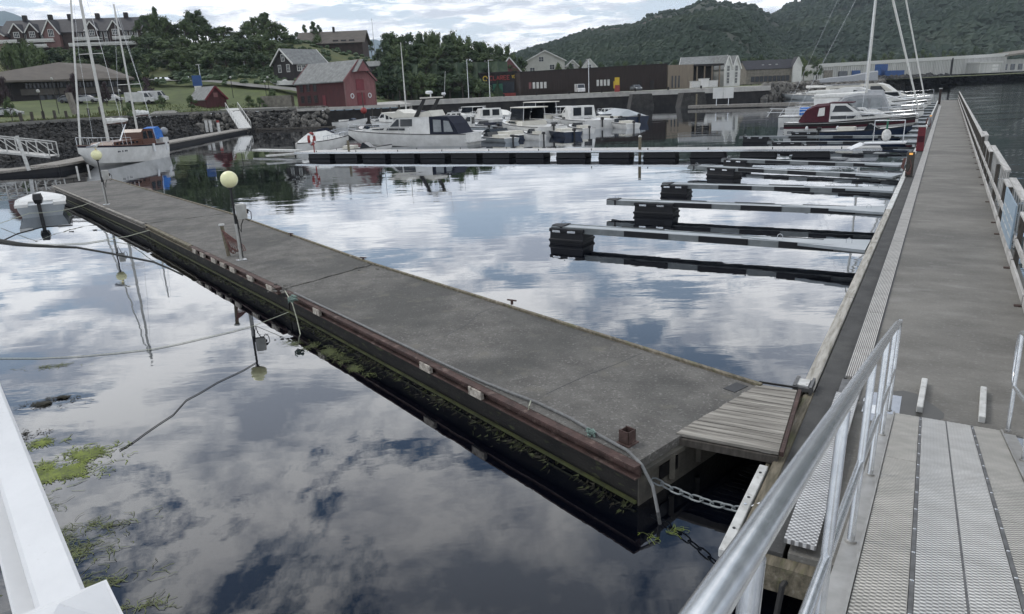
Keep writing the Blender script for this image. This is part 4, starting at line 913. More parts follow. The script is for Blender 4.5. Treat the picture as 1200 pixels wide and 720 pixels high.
# generic small cabin boat
def small_boat(label, stern, bow, m='gelcoat', B=None, kind='cabin', can=None, ob=True, stripe=None, sc=1.0, top='gelcoat', cat='motorboat', name='motorboat', H=.75):
    t, L_ = boat_thing(name, label, cat, stern, bow); B = B or L_ * .36
    r = hull(t, L_, B, H * .8, H * 1.25, m, stripe); deck(t, r, 'gelcoat')
    h0 = H * .85; u = L_
    if kind == 'cabin':
        cabin(t, [(-.12 * u, h0), (.36 * u, h0 + .1), (.30 * u, h0 + .38 * sc), (.12 * u, h0 + .5 * sc), (.0, h0 + 1.2 * sc), (-.12 * u, h0 + 1.2 * sc)], B * .36, B * .3, h0, h0 + 1.2, top, wins=[[(-.1 * u, h0 + .6 * sc), (.07 * u, h0 + .6 * sc), (-.01 * u, h0 + 1.08 * sc), (-.1 * u, h0 + 1.08 * sc)], [(.1 * u, h0 + .18), (.24 * u, h0 + .2), (.22 * u, h0 + .34), (.1 * u, h0 + .38)]], front=((.11 * u, h0 + .53 * sc), (.006 * u, h0 + 1.14 * sc)), xn=(0, .4 * u))
        for s in (1, -1): MB().b(-.12 * u - .03, -.12 * u + .02, s * B * .04, s * B * .25, h0 + .35, h0 + 1.05 * sc).build('rear_window', 'dark_glass', t)
        if can: MB().side([(-.42 * u, h0), (-.12 * u, h0), (-.12 * u, h0 + 1.15 * sc), (-.38 * u, h0 + .95 * sc)], B * .36, -B * .36).build('canopy', can, t)
    elif kind == 'hardtop':
        c = cabin(t, [(-.15 * u, h0), (.36 * u, h0 + .08), (.30 * u, h0 + .36), (.16 * u, h0 + .5), (.10 * u, h0 + .5), (-.15 * u, h0 + .45)], B * .38, B * .34, h0, h0 + .5, top, xn=(0, .4 * u), wins=[[(.0 * u, h0 + .2), (.22 * u, h0 + .22), (.2 * u, h0 + .36), (.0 * u, h0 + .38)]])
        w = MB()
        for x in (-.15 * u, .12 * u):
            for s in (1, -1): w.tube([(x + (.06 * u if x > 0 else -.01), s * B * .33, h0 + .4), (x, s * B * .3, h0 + 1.35 * sc)], .03, 5)
        w.build('roof_post', 'white_paint', t)
        for s in (1, -1): MB().side([(-.13 * u, h0 + .55), (.14 * u, h0 + .55), (.09 * u, h0 + 1.3 * sc), (-.13 * u, h0 + 1.3 * sc)], s * B * .315, s * B * .30).build('window', 'dark_glass', t)
        MB().add([(.155 * u, -B * .3, h0 + .5), (.155 * u, B * .3, h0 + .5), (.10 * u, B * .28, h0 + 1.33 * sc), (.10 * u, -B * .28, h0 + 1.33 * sc)], [(0, 1, 2, 3)]).build('windscreen_pane', 'dark_glass', t)
        MB().loft([[(x, y, h0 + 1.35 * sc + zz) for x, y in ((-.2 * u, -B * .34), (.14 * u, -B * .30), (.17 * u, 0), (.14 * u, B * .30), (-.2 * u, B * .34))] for zz in (0, .10)]).build('hard_top', top, t, bevel=.02)
    elif kind == 'open':
        MB().side([(.0, h0), (.2 * u, h0 + .05), (.08 * u, h0 + .45), (.05 * u, h0 + .45)], B * .3, -B * .3).build('console', 'dark_glass', t)
        MB().side([(-.3 * u, h0 - .05), (-.1 * u, h0 - .05), (-.1 * u, h0 + .25), (-.3 * u, h0 + .25)], B * .3, -B * .3).build('seat', 'gelcoat_cream' if can is None else can, t)
    elif kind == 'covered':
        MB().loft([[(x * u, -B * .42 * k, h0 * 1.0), (x * u, 0, h0 + hh), (x * u, B * .42 * k, h0 * 1.0)] for x, k, hh in ((-.46, .9, .1), (-.25, 1, .75), (.1, 1, .9), (.3, .75, .45), (.45, .2, .3))]).build('cover', can or 'canvas_navy', t, smooth=True)
    if kind != 'open' and L_ > 2.5: rail(t, r, .5, 1, .38, inset=.08)
    if ob: outboard(t, -L_ / 2 - .1, 0, H * .7, 'black', max(.6, min(.85, L_ / 8)))
    return t, r
# --- flybridge cruiser
t, u = boat_thing('flybridge_cruiser', 'white flybridge motor cruiser with radar arch and dark cockpit canopy', 'motor yacht', G(556, 170, 0), G(414, 171, 0))
r = hull(t, u, 3.3, 1.0, 1.45, 'gelcoat', None); deck(t, r)
cabin(t, [(-.22 * u, 1.0), (.38 * u, 1.32), (.30 * u, 1.55), (.13 * u, 1.75), (.045 * u, 2.45), (-.22 * u, 2.5)], 1.3, 1.12, 1.0, 2.5, 'gelcoat', xn=(.0, .42 * u),
      wins=[[(.105 * u, 1.72), (.03 * u, 1.72), (.03 * u, 2.33), (.045 * u, 2.33)], [(.015 * u, 1.72), (-.08 * u, 1.72), (-.08 * u, 2.33), (.015 * u, 2.33)], [(.17 * u, 1.42), (.28 * u, 1.44), (.26 * u, 1.53), (.16 * u, 1.58)], [(-.02 * u, 1.38), (.14 * u, 1.4), (.13 * u, 1.58), (-.02 * u, 1.56)]], front=((.125 * u, 1.8), (.05 * u, 2.4)))
cabin(t, [(-.24 * u, 2.5), (.08 * u, 2.46), (.17 * u, 2.95), (.06 * u, 2.9), (.03 * u, 3.15), (-.02 * u, 2.85), (-.12 * u, 2.8), (-.22 * u, 3.0)], 1.15, 1.1, 2.5, 3.1, 'gelcoat_cream', name='flybridge')
w = MB()
for s in (1, -1): w.side([(-.10 * u, 2.5), (-.135 * u, 2.5), (-.205 * u, 4.0), (-.18 * u, 4.0)], s * 1.2, s * 1.12)
w.build('radar_arch', 'black', t); MB().b(-.225 * u, -.16 * u, -1.25, 1.25, 4.0, 4.12).build('arch_top', 'gelcoat_cream', t)
w = MB(); w.lathe((-.19 * u, .3, 4.35), [(.1, 0), (.32, .05), (.32, .2), (.2, .28)], 12); w.tube([(-.2 * u, .3, 4.1), (-.2 * u, .3, 4.4)], .06, 6); w.lathe((-.26 * u, -.6, 4.2), [(.1, 0), (.2, .1), (.15, .25)], 10); w.tube([(-.25 * u, -.9, 4.1), (-.27 * u, -.9, 6.2)], .015, 4); w.build('radar_dome', 'white_paint', t)
MB().side([(-.22 * u, 1.0), (-.44 * u, 1.0), (-.40 * u, 1.9), (-.36 * u, 2.45), (-.22 * u, 2.5)], 1.25, -1.25).build('cockpit_canopy', 'canvas_navy', t)
for s in (1, -1):
    MB().side([(-.25 * u, 1.2), (-.31 * u, 1.2), (-.31 * u, 2.2), (-.25 * u, 2.25)], s * 1.27, s * 1.24).build('canopy_window', 'clear_plastic', t)
    MB().side([(-.33 * u, 1.2), (-.40 * u, 1.2), (-.37 * u, 2.1), (-.33 * u, 2.15)], s * 1.27, s * 1.24).build('canopy_window', 'clear_plastic', t)
MB().b(-.53 * u, -.49 * u, -1.4, 1.4, .3, .4).build('bathing_platform', 'gelcoat', t)
rail(t, r, .45, 1, .55)
# --- red canopy boat (dark red stripe)
t, u = boat_thing('cabin_boat', 'white cabin boat with wine-red canopy and dark hull stripe at the right berths', 'motorboat', G(921, 158, 0), G(1066, 157, 0))
r = hull(t, u, 3.0, .95, 1.35, 'gelcoat', 'canvas_red', (-.2, .75)); deck(t, r)
for s, (ia, ib) in ((1, (2, 3)), (-1, (5, 4))):
    vs = []
    for q in r: a, b = Vector(q[ia]), Vector(q[ib]); o = Vector((0, s * .02, 0)); vs += [a.lerp(b, .25) + o, a.lerp(b, .8) + o]
    MB().add(vs, [(2 * i, 2 * i + 1, 2 * i + 3, 2 * i + 2) for i in range(len(r) - 1)]).build('dark_band', 'black', t)
cabin(t, [(-.13 * u, 1.0), (.36 * u, 1.32), (.28 * u, 1.5), (.17 * u, 1.62), (.1 * u, 1.72), (.0, 2.35), (-.13 * u, 2.38)], 1.15, .95, 1.0, 2.4, 'gelcoat', xn=(.05 * u, .42 * u),
      wins=[[(-.11 * u, 1.75), (.06 * u, 1.75), (-.01 * u, 2.22), (-.09 * u, 2.22)], [(.13 * u, 1.36), (.23 * u, 1.4), (.21 * u, 1.5), (.11 * u, 1.55)], [(-.12 * u, 1.2), (.06 * u, 1.25), (.09 * u, 1.5), (-.12 * u, 1.45)]], front=((.095 * u, 1.76), (.005 * u, 2.3)))
MB().b(-.14 * u, .05 * u, -.95, .95, 2.39, 2.46).build('red_roof', 'canvas_red', t)
cn = MB().loft([[(x * u, -1.2 * k, 1.0), (x * u, -1.05 * k, z * .93), (x * u, 0, z), (x * u, 1.05 * k, z * .93), (x * u, 1.2 * k, 1.0)] for x, k, z in ((-.13, 1, 2.42), (-.25, 1, 2.35), (-.33, .98, 2.0), (-.38, .95, 1.25))]).build('canopy', 'canvas_red', t)
for s in (1, -1): MB().side([(-.17 * u, 1.5), (-.225 * u, 1.45), (-.215 * u, 2.05), (-.17 * u, 2.12)], s * 1.2, s * 1.1).build('canopy_window', 'canvas_white', cn)
rail(t, r, .5, 1, .4); rail(t, r, 0, .16, .5)
w = MB()
for s in (1, -1):
    for x in (-.3, -.05, .2): w.ball((x * u, s * 1.55, .55), .12, 8, 6, (1, 1, 1.6))
w.build('fender', 'white_paint', t)
w = MB(); w.ball((-.62 * u, 0, 1.1), .01, 4, 3)
# --- grey canopy boat behind
t, u = boat_thing('sport_cruiser', 'white sport cruiser with big grey canopy and clear side window', 'motorboat', G(914, 149, 0), G(1062, 147, 0))
r = hull(t, u, 3.2, .95, 1.4, 'gelcoat', None); deck(t, r)
cn = MB().loft([[(x * u, -1.35 * k, 1.0), (x * u, -1.2 * k, 1 + (z - 1) * .8), (x * u, -.6 * k, z), (x * u, .6 * k, z), (x * u, 1.2 * k, 1 + (z - 1) * .8), (x * u, 1.35 * k, 1.0)] for x, k, z in ((-.1, .95, 1.5), (.02, 1, 2.9), (.12, 1, 3.15), (.30, .98, 3.1), (.36, .9, 1.6))]).build('canopy', 'canvas_grey', t)
for s in (1, -1): MB().side([(.0, 1.5), (.06 * u, 1.4), (.2 * u, 1.5), (.2 * u, 2.45), (.05 * u, 2.4), (.01 * u, 2.0)], s * 1.36, s * 1.1).build('canopy_window', 'clear_plastic', cn); MB().side([(.22 * u, 1.5), (.31 * u, 1.5), (.3 * u, 2.45), (.22 * u, 2.5)], s * 1.36, s * 1.1).build('canopy_window', 'clear_plastic', cn)
MB().b(-.5 * u, -.12 * u, -1.3, 1.3, .95, 1.05).build('aft_deck', 'gelcoat', t)
w = MB()
for x in (-.60, -.5, -.4, -.3): w.tube([(x * u, -1.1, 1.0), ((x + .04) * u, -1.1, 1.7)], .03, 5)
w.tube([(-.58 * u, -1.1, 1.75), (-.26 * u, -1.1, 1.6)], .03, 5); w.tube([(-.6 * u, -1.1, 1.4), (-.26 * u, -1.1, 1.35)], .03, 5); w.build('stern_rail', 'white_paint', t)
MB().b(-.34 * u, -.24 * u, -.5, .5, 1.05, 1.75).build('blue_cover', 'canvas_blue', t, bevel=.08)
# --- sleek white motor yacht behind
t, u = boat_thing('express_cruiser', 'sleek white cruiser with long sloping roof behind the grey canopy boat', 'motorboat', G(950, 136, 0), G(1080, 134, 0))
r = hull(t, u, 3.4, 1.2, 1.7, 'gelcoat', 'black', (.3, .55)); deck(t, r)
cabin(t, [(-.45 * u, 1.2), (.36 * u, 1.6), (.25 * u, 1.95), (.1 * u, 2.5), (-.05 * u, 3.15), (-.2 * u, 3.2), (-.46 * u, 2.3)], 1.4, 1.15, 1.2, 3.1, 'gelcoat', xn=(.05 * u, .42 * u), wins=[[(-.1 * u, 2.2), (.08 * u, 2.25), (.0, 2.75), (-.1 * u, 2.9)], [(.1 * u, 1.85), (.2 * u, 1.85), (.15 * u, 2.05), (.08 * u, 2.05)]])
rail(t, r, .5, 1, .5)
# --- long blue-windowed cabin boat
t, u = boat_thing('cabin_cruiser', 'white cabin cruiser with dark side windows and a round life buoy', 'motorboat', G(960, 127, 0), G(1088, 125, 0))
r = hull(t, u, 3.4, 1.2, 1.7, 'gelcoat', None); deck(t, r)
cabin(t, [(-.42 * u, 1.2), (.3 * u, 1.6), (.22 * u, 2.0), (.12 * u, 3.1), (.05 * u, 3.4), (-.42 * u, 3.2)], 1.35, 1.2, 1.2, 3.3, 'gelcoat_cream', xn=(.05 * u, .42 * u), wins=[[(.0 * u, 2.2), (.14 * u, 2.2), (.09 * u, 3.0), (.0, 3.0)], [(-.16 * u, 2.1), (-.02 * u, 2.2), (-.02 * u, 3.0), (-.16 * u, 2.9)], [(-.38 * u, 2.0), (-.18 * u, 2.1), (-.18 * u, 2.9), (-.38 * u, 2.8)]])
MB().b(-.44 * u, -.1 * u, -1.3, 1.3, 3.28, 3.4).build('sun_canopy', 'canvas_grey', t)
w = MB(); w.tube([(-.3 * u, -1.45, 2.2 + 0), (-.3 * u, -1.47, 2.25)], .35, 12); w.build('life_buoy', 'orange_red', t)
rail(t, r, .5, 1, .55)
# --- sailboats on the right: masts, forestays
def sloop(label, stern, bow, mast_h, hullm='gelcoat', cover='canvas_white', B=3.1, boomz=2.6, two=False, fs_=True, mast_u=.08):
    t, u = boat_thing('sailing_boat', label, 'sailboat', stern, bow)
    r = hull(t, u, B, .95, 1.3, hullm, None, tr=.6); deck(t, r)
    cabin(t, [(-.2 * u, 1.0), (.24 * u, 1.15), (.18 * u, 1.5), (-.2 * u, 1.55)], B * .3, B * .25, 1.0, 1.55, 'gelcoat', xn=(0, .3 * u), wins=[[(-.15 * u, 1.2), (.1 * u, 1.25), (.1 * u, 1.4), (-.15 * u, 1.4)]])
    w = MB(); w.tube([(mast_u * u, 0, 1.3), (mast_u * u, 0, mast_h)], .095, 10); ms = w.build('mast', 'spar', t, smooth=True)
    w = MB(); w.tube([(mast_u * u, -.95, mast_h * .52), (mast_u * u, .95, mast_h * .52)], .03, 5); w.build('spreader', 'spar', ms)
    w = MB(); w.tube([(mast_u * u, 0, boomz), (-.36 * u, 0, boomz)], .07, 8); w.build('boom', 'spar', t)
    w = MB(); w.loft([[(x * u, .16 * k * cos(2 * pi * q / 8), boomz + .15 + .22 * k * sin(2 * pi * q / 8)) for q in range(8)] for x, k in ((mast_u - .01, 1.3), (-.05, 1.1), (-.2, .95), (-.34, .6))]); w.build('furled_sail', cover, t, smooth=True)
    if fs_: w = MB(); w.tube([(.49 * u, 0, 1.35), (mast_u * u + .15, 0, mast_h - .2)], [.07, .11], 8) ; w.build('furled_jib', 'spar', t)
    w = MB()
    for s in (1, -1): w.tube([(mast_u * u - .1, s * B * .46, 1.1), (mast_u * u, s * .95, mast_h * .52), (mast_u * u, 0, mast_h - .3)], .012, 4)
    w.tube([(-.49 * u, 0, 1.0), (mast_u * u, 0, mast_h)], .012, 4); w.build('rigging', 'galv', t); rail(t, r, .1, 1, .5)
    return t
sloop('white sailing boat with tall mast and covered boom at the right berths', PQ(73, -12.2), PQ(73, -1.9), 14.3, B=3.2, mast_u=.08)
sloop('farther white sailing boat whose furled jib leans above the pier end', PQ(99, -17.5), PQ(99, -2.0), 23.5, B=4.0, mast_u=.08)
sloop('grey-hulled sailing boat lying by the breakwater without a jib', G(988, 118, 0), G(917, 116.5, 0), 1.9, 'grey_gel', 'canvas_white', fs_=False)
small_boat('small white motorboat moored behind the express cruiser', PQ(67, -9.5), PQ(67, -2), kind='cabin', can='canvas_navy')
small_boat('white motorboat near the far end of the pier berths', PQ(80, -10.5), PQ(80, -2), kind='hardtop', H=1.0)
small_boat('low white motorboat at the second last berths by the pier', PQ(92, -10), PQ(92, -2), kind='cabin', H=1.0)
small_boat('white motorboat farthest out by the pier end', PQ(108, -11), PQ(108, -2), kind='hardtop', H=1.1)
small_boat('small dark open boat berthed just before the wine-red canopy boat', PQ(57.2, -7.6), PQ(57.2, -2), m='navy_hull', kind='open')
t = thing('covered_hull', 'large silver-covered yacht laid up on the spit behind the boats', 'yacht', W(985, 96, 200), -.1)
t.scale = (.62, .62, .6)
MB().loft([[(x, -2.4 * k, 0), (x, -1.5 * k, h), (x, 0, h * 1.15), (x, 1.5 * k, h), (x, 2.4 * k, 0)] for x, k, h in ((-14, .3, .6), (-6, 1, 1.7), (4, 1, 2.2), (12, .9, 3.4), (15, .6, 3.6))]).build('cover', 'canvas_grey', t, smooth=True)
MB().loft([[(x, -2.2 * k, -.1), (x, 0, -1.4 * k), (x, 2.2 * k, -.1)] for x, k in ((-14, .3), (-6, 1), (10, 1), (15, .7))]).build('hull', 'canvas_white', t)
# --- centre marina boats
small_boat('white hardtop boat with pale wheelhouse roof, left of the two cream-topped boats', G(590, 148, 0), G(556, 145, 0), kind='cabin', top='gelcoat', H=1.1, sc=1.1)
small_boat('small white runabout with a long white roof behind the cruiser', G(578, 142, 0), G(531, 142, 0), kind='hardtop', H=1.0, ob=False)
small_boat('grey-hulled cabin boat at the cruiser stern with dark windows', G(572, 157, 0), G(528, 158, 0), m='grey_gel', kind='cabin', H=.9)
small_boat('white hardtop fishing boat with cream roof and slanted grab bar', G(648, 160, 0), G(592, 156, 0), kind='hardtop', top='gelcoat_cream', H=1.15, sc=1.25)
small_boat('second cream hardtop boat lying behind the first one', G(660, 150, 0), G(608, 147, 0), kind='hardtop', top='gelcoat_cream', H=1.1, sc=1.45)
small_boat('low dark workboat with outboard in front of the cream hardtops', G(622, 163, 0), G(556, 160, 0), m='navy_hull', kind='open', H=.5)
small_boat('long black skiff with pale gunwale behind the boom', G(612, 153, 0), G(560, 151, 0), m='black_rubber', kind='open', can='canvas_navy', H=.5)
small_boat('white wheelhouse boat with three slim side windows', G(705, 151, 0), G(652, 147, 0), kind='cabin', H=1.15, sc=1.2)
small_boat('dark-hulled boat with outboard tied under the wheelhouse boat', G(672, 161, 0), G(640, 158, 0), m='navy_hull', kind='open', H=.6)
small_boat('blue-grey aluminium workboat with rails at the right end of the group', G(748, 145, 0), G(702, 143, 0), m='navy_hull', kind='covered', can='grey_gel', H=1.05)
small_boat('pale open launch lying in front of the blue-grey workboat', G(716, 148, 0), G(676, 146, 0), m='grey_gel', kind='open', H=1.0)
small_boat('white cabin boat with navy cover beside the life ring', G(348, 178, 0), G(408, 174, 0), kind='covered', can='canvas_white', H=.9)
t, r = small_boat('low grey skiff in front of the covered boat by the boom end', G(392, 182, 0), G(458, 180, 0), m='gelcoat', kind='open', H=.55, ob=False)
t, r = small_boat('small navy-covered boat left of the cruiser bow', G(366, 171, 0), G(398, 169, 0), kind='covered', can='canvas_navy', H=.9)
small_boat('white motorboat moored below the red barn with a round radar', G(393, 150, 0), G(430, 149, 0), kind='open', can='gelcoat', H=1.1)
small_boat('white day boat moored behind the cruiser bow', G(470, 150, 0), G(436, 150, 0), kind='cabin', H=1.0)
small_boat('white boat with dark canopy between the barn and the cruiser', G(500, 145, 0), G(462, 144, 0), kind='cabin', can='canvas_navy', H=1.0)
t = small_boat('upturned white inflatable on a raft behind the grey cabin boat', G(575, 135, 0), G(542, 134, 0), m='white_paint', kind='covered', can='white_paint', H=.9, ob=False)
# floating pier behind centre boats
w = MB(); w.beam(G(455, 154, .35), G(700, 141, .35), 1.6, .4); tag(w.build('inner_jetty', 'wood_grey_y'), 'inner floating jetty behind the cluster of small boats', 'jetty')
w = MB(); w.beam(G(300, 152, .2), G(392, 149, .2), .7, .3); tag(w.build('log_boom', 'wood_dark'), 'thin dark floating boom at the foot of the boulders', 'boom')
w = MB(); w.beam(G(300, 176, .35), G(350, 177, .35), .8, .15); w.beam(G(312, 183, .3), G(352, 180, .3), .5, .12); tag(w.build('jetty_tip', 'white_worn'), 'pale slatted tip of the boom walkway reaching left', 'jetty')
w = MB(); p = G(407, 108 + 20, 2.2); 
t = thing('mooring_buoy', 'red round mooring buoy hanging by the barn quay', 'buoy', G(428, 148, 0)); MB().ball((0, 0, 2.4), .5, 14, 10).build('ball', 'orange_red', t, smooth=True); w = MB(); w.tube([(0, 0, 0), (0, 0, 5.2)], .08, 6); w.build('pole', 'wood_dark', t)
# --- ketch on the left
st_, bw_ = G(190, 184, 0), G(99, 198, 0)
t, u = boat_thing('ketch', 'white two-masted sailing yacht with wooden deckhouse and blue cover at the stern', 'sailboat', st_, bw_)
r = hull(t, u, 3.2, 1.25, 1.7, 'gelcoat', 'canvas_navy', (.75, .98), rub='varnish', tr=.55); deck(t, r, 'wood_grey')
MB().side([(-.12 * u, 1.2), (.28 * u, 1.4), (.24 * u, 1.75), (-.12 * u, 1.8)], .95, -.95).build('coachroof', 'varnish', t)
for k in range(6): MB().b(-.06 * u + k * .05 * u, -.035 * u + k * .05 * u, -.97, .97, 1.5, 1.65).build('porthole', 'dark_glass', t)
w = cabin(t, [(-.30 * u, 1.2), (-.12 * u, 1.2), (-.13 * u, 2.3), (-.17 * u, 2.55), (-.30 * u, 2.5)], 1.0, .85, 1.2, 2.5, 'varnish', name='deckhouse', wins=[[(-.28 * u, 1.75), (-.22 * u, 1.75), (-.22 * u, 2.35), (-.28 * u, 2.35)], [(-.20 * u, 1.75), (-.14 * u, 1.75), (-.155 * u, 2.35), (-.20 * u, 2.35)]])
MB().loft([[(x * u, -.6 * k, 1.6), (x * u, -.5 * k, 2.5 * h), (x * u, .5 * k, 2.5 * h), (x * u, .6 * k, 1.6)] for x, k, h in ((-.50, .8, .9), (-.44, 1, 1.05), (-.37, 1, 1.0))]).build('stern_cover', 'canvas_blue', t)
MB().b(-.50 * u, -.42 * u, -.9, .9, 1.25, 1.7).build('stern_locker', 'gelcoat', t)
w = MB()
for k in range(3): w.b(-.485 * u + k * .022 * u, -.472 * u + k * .022 * u, -.905, -.9, 1.42, 1.6)
w.build('locker_window', 'black', t)
MB().ball((-.55 * u, .3, 2.2), .32, 12, 8).build('round_fender', 'canvas_grey', t, smooth=True)
for (mx_, mh_, nm) in ((.17, 16.6, 'main'), (-.22, 12.2, 'mizzen')):
    w = MB(); w.tube([(mx_ * u, 0, 1.2), (mx_ * u, 0, mh_)], [.12, .09] if nm == 'main' else [.085, .06], 10); ms = w.build('mast', 'spar', t, smooth=True)
    w = MB(); w.tube([(mx_ * u, -1.0, mh_ * .50), (mx_ * u, 1.0, mh_ * .50)], .03, 5); w.build('spreader', 'spar', ms)
    w = MB()
    for s in (1, -1): w.tube([(mx_ * u - .2, s * 1.45, 1.3), (mx_ * u, s * 1.0, mh_ * .5), (mx_ * u, 0, mh_ - .2)], .012, 4)
    w.build('rigging', 'galv', t)
w = MB(); w.tube([(.49 * u, 0, 1.7), (.18 * u, 0, 16.4)], [.075, .055], 8); w.build('furled_jib', 'spar', t)
for (a, b, zz) in ((.16, -.1, 3.1), (-.23, -.40, 3.6)):
    w = MB(); w.tube([(a * u, 0, zz), (b * u, 0, zz)], .05, 6); w.build('boom', 'varnish', t)
    w = MB(); rr = random.Random(4); w.loft([[((a + (b - a) * k / 6) * u, .2 * cos(2 * pi * q / 7) * rr.uniform(.8, 1.2), zz + .22 + (.28 - .02 * k) * sin(2 * pi * q / 7) * rr.uniform(.8, 1.1)) for q in range(7)] for k in range(7)]); w.build('furled_sail', 'canvas_white', t)
w = MB(); w.tube([(-.47 * u, 0, 1.7), (-.25 * u, 0, 11.9)], .012, 4); w.tube([(.06 * u, .2, 1.7), (-.05 * u, .2, 3.0)], .05, 6); w.build('stay', 'galv', t)
for x in (-.16, -.34):
    for s in (1, -1): w = MB(); w.tube([(x * u, s * 1.65, .7), (x * u, s * 1.62, 1.35)], .1, 8); w.build('fender', 'white_paint', t)
w = MB()
for k, ch_ in enumerate('11010110'):
    if ch_ == '1': w.b(.28 * u - k * .17, .28 * u - k * .17 + .12, 1.52, 1.53, .98, 1.1)
w.build('name_lettering', 'canvas_navy', t)
w = MB()
w.tube([(.44 * u, -.3, 1.6), (.52 * u, 0, 1.75), (.44 * u, .3, 1.6)], .03, 5); w.build('bowsprit', 'varnish', t); rail(t, r, .6, 1, .6)
# --- dinghy
dn, u = boat_thing('dinghy', 'small white and grey dinghy with black outboard beside the pontoon', 'dinghy', G(50, 262, 0), G(52, 236, 0))
u = 4.0; r = hull(dn, u, 1.85, .50, .62, 'grey_gel', None, rub='gelcoat', tr=.92, draft=.12)
MB().loft([[(q[3][0] - .02, q[3][1] * .98, q[3][2] - .02), (q[3][0] - .02, q[3][1] * .86, q[3][2] + .06), (q[3][0] - .02, -q[3][1] * .86, q[3][2] + .06), (q[3][0] - .02, -q[3][1] * .98, q[3][2] - .02)] for q in r[3:]]).build('foredeck', 'gelcoat', dn)
w = MB()
for s in (1, -1): w.b(-u / 2 - .02, -u / 2 + 1.0, s * .92, s * .45, .44, .56)
w.build('side_tank', 'gelcoat', dn); MB().b(-u / 2 + .1, -u / 2 + 1.1, -.45, .45, .2, .24).build('sole', 'gelcoat', dn)
outboard(dn, -u / 2 - .06, .05, .38, 'black', 1.15)
# ------------------------------------------------------------------ left floating dock, truss gangway, ramp
dk = thing('floating_dock', 'long floating dock below the left rock bank', 'dock', (0, 0, 0))
dp = [G(-60, 203, .3), G(-6, 203, .3), G(70, 194.5, .45), G(100, 189, .45), G(180, 172, .45), G(290, 151.5, .45)]
for a, b in zip(dp[:-1], dp[1:]):
    w = MB(); dd = (b - a).normalized(); nn2 = Vector((-dd.y, dd.x, 0)); w.beam(a + nn2 * 1.1, b + nn2 * 1.1 - dd * .05, 2.2, .16); w.build('deck_section', 'wood_grey_y', dk)
    w = MB(); w.beam(a + nn2 * 1.1 - Vector((0, 0, .3)), b + nn2 * 1.1 - Vector((0, 0, .3)), 1.9, .44); w.build('float', 'black_rubber', dk)
tr_ = thing('truss_gangway', 'white truss gangway at the left edge reaching down to the floating dock', 'gangway', (0, 0, 0))
a, b = G(60, 187, .6) + Vector((-.8, 1.2, .1)), None; b = a + Vector((-12.5, -1.0, 1.9))
a2 = a; L3 = (b - a).length; dd = (b - a).normalized()
for s in (0, 1.2):
    o3 = Vector((0, s, 0)); w = MB(); w.beam(a + o3, b + o3, .12, .16); w.build('bottom_chord', 'white_worn', tr_); w = MB(); w.beam(a + o3 + Vector((0, 0, 1.15)), b + o3 + Vector((0, 0, 1.15)), .08, .08); w.build('top_chord', 'white_worn', tr_)
    for k in range(9):
        p = a.lerp(b, k / 8) + o3; w = MB(); w.beam(p, p + Vector((0, 0, 1.15)), .07, .07, (0, 1, 0)); w.build('upright', 'white_worn', tr_)
        if k < 8: q = a.lerp(b, (k + 1) / 8) + o3 + Vector((0, 0, 1.15)); w = MB(); w.beam(p, q, .05, .05, (0, 1, 0)); w.build('diagonal', 'white_worn', tr_)
w = MB(); w.beam(a + Vector((0, .6, .05)), b + Vector((0, .6, .05)), 1.1, .05); w.build('deck_plate', 'alu', tr_)
w = MB(); p = a + Vector((0, -.2, 1.1)); w.tube([p, p + Vector((.5, 0, 0)), p + Vector((.5, 0, -.5)), p + Vector((0.1, 0, -.5))], .04, 6); w.build('rail_loop', 'white_worn', tr_)
for (x, y0, y1, lb) in ((34, 206, 176, 'leaning white pile beside the truss gangway'), ):
    pass
for (b_, t_, lb) in (((93, 212), (90, 195), 'left of two white posts at the far end of the concrete pontoon'), ((106, 210), (103, 193), 'right of two white posts at the far end of the concrete pontoon')):
    p = G(*b_, ZP); q = W(*t_, p.y); w = MB(); w.tube([p, (p.x, p.y, q.z)], .05, 8); tag(w.build('white_post', 'white_worn'), lb, 'post')
w = MB(); p = G(34, 200, .3); w.tube([p, p + Vector((-.3, 0, 2.4))], .12, 8); tag(w.build('white_pile', 'white_worn'), 'leaning white pile below the truss gangway', 'pile')
rp = thing('bank_ramp', 'pale straight ramp leading from the boulder bank down to the dock end', 'ramp', (0, 0, 0))
a, b = G(287, 150.5, .6), Vector((0, 0, 0)); b = W(272, 127.5, a.y + 9); w = MB(); w.beam(a, b, 1.9, .12); w.build('deck_plate', 'white_worn', rp)
dd = (b - a).normalized(); nn2 = Vector((-dd.y, dd.x, 0)).normalized()
for s in (-.95, .95):
    w = MB(); w.beam(a + nn2 * s + Vector((0, 0, .95)), b + nn2 * s + Vector((0, 0, .95)), .07, .09)
    for k in range(7): p = a.lerp(b, k / 6) + nn2 * s; w.beam(p, p + Vector((0, 0, .95)), .06, .06, (0, 1, 0))
    w.build('hand_rail', 'white_worn', rp)
for (x, m, lb) in ((243, 'white_worn', 'left white bollard on the dock'), (248, 'white_worn', 'second white bollard on the dock'), (257, 'orange_red', 'red and white marker post on the dock'), (293, 'white_worn', 'white bollard by the foot of the ramp')):
    p = G(x, 155 if x < 290 else 148, .5); t = thing('dock_post', lb, 'bollard', p); MB().tube([(0, 0, 0), (0, 0, 1.3)], .2, 8).build('shaft', 'white_worn', t); MB().tube([(0, 0, 1.3), (0, 0, 1.6)], .21, 8).build('cap', m, t)

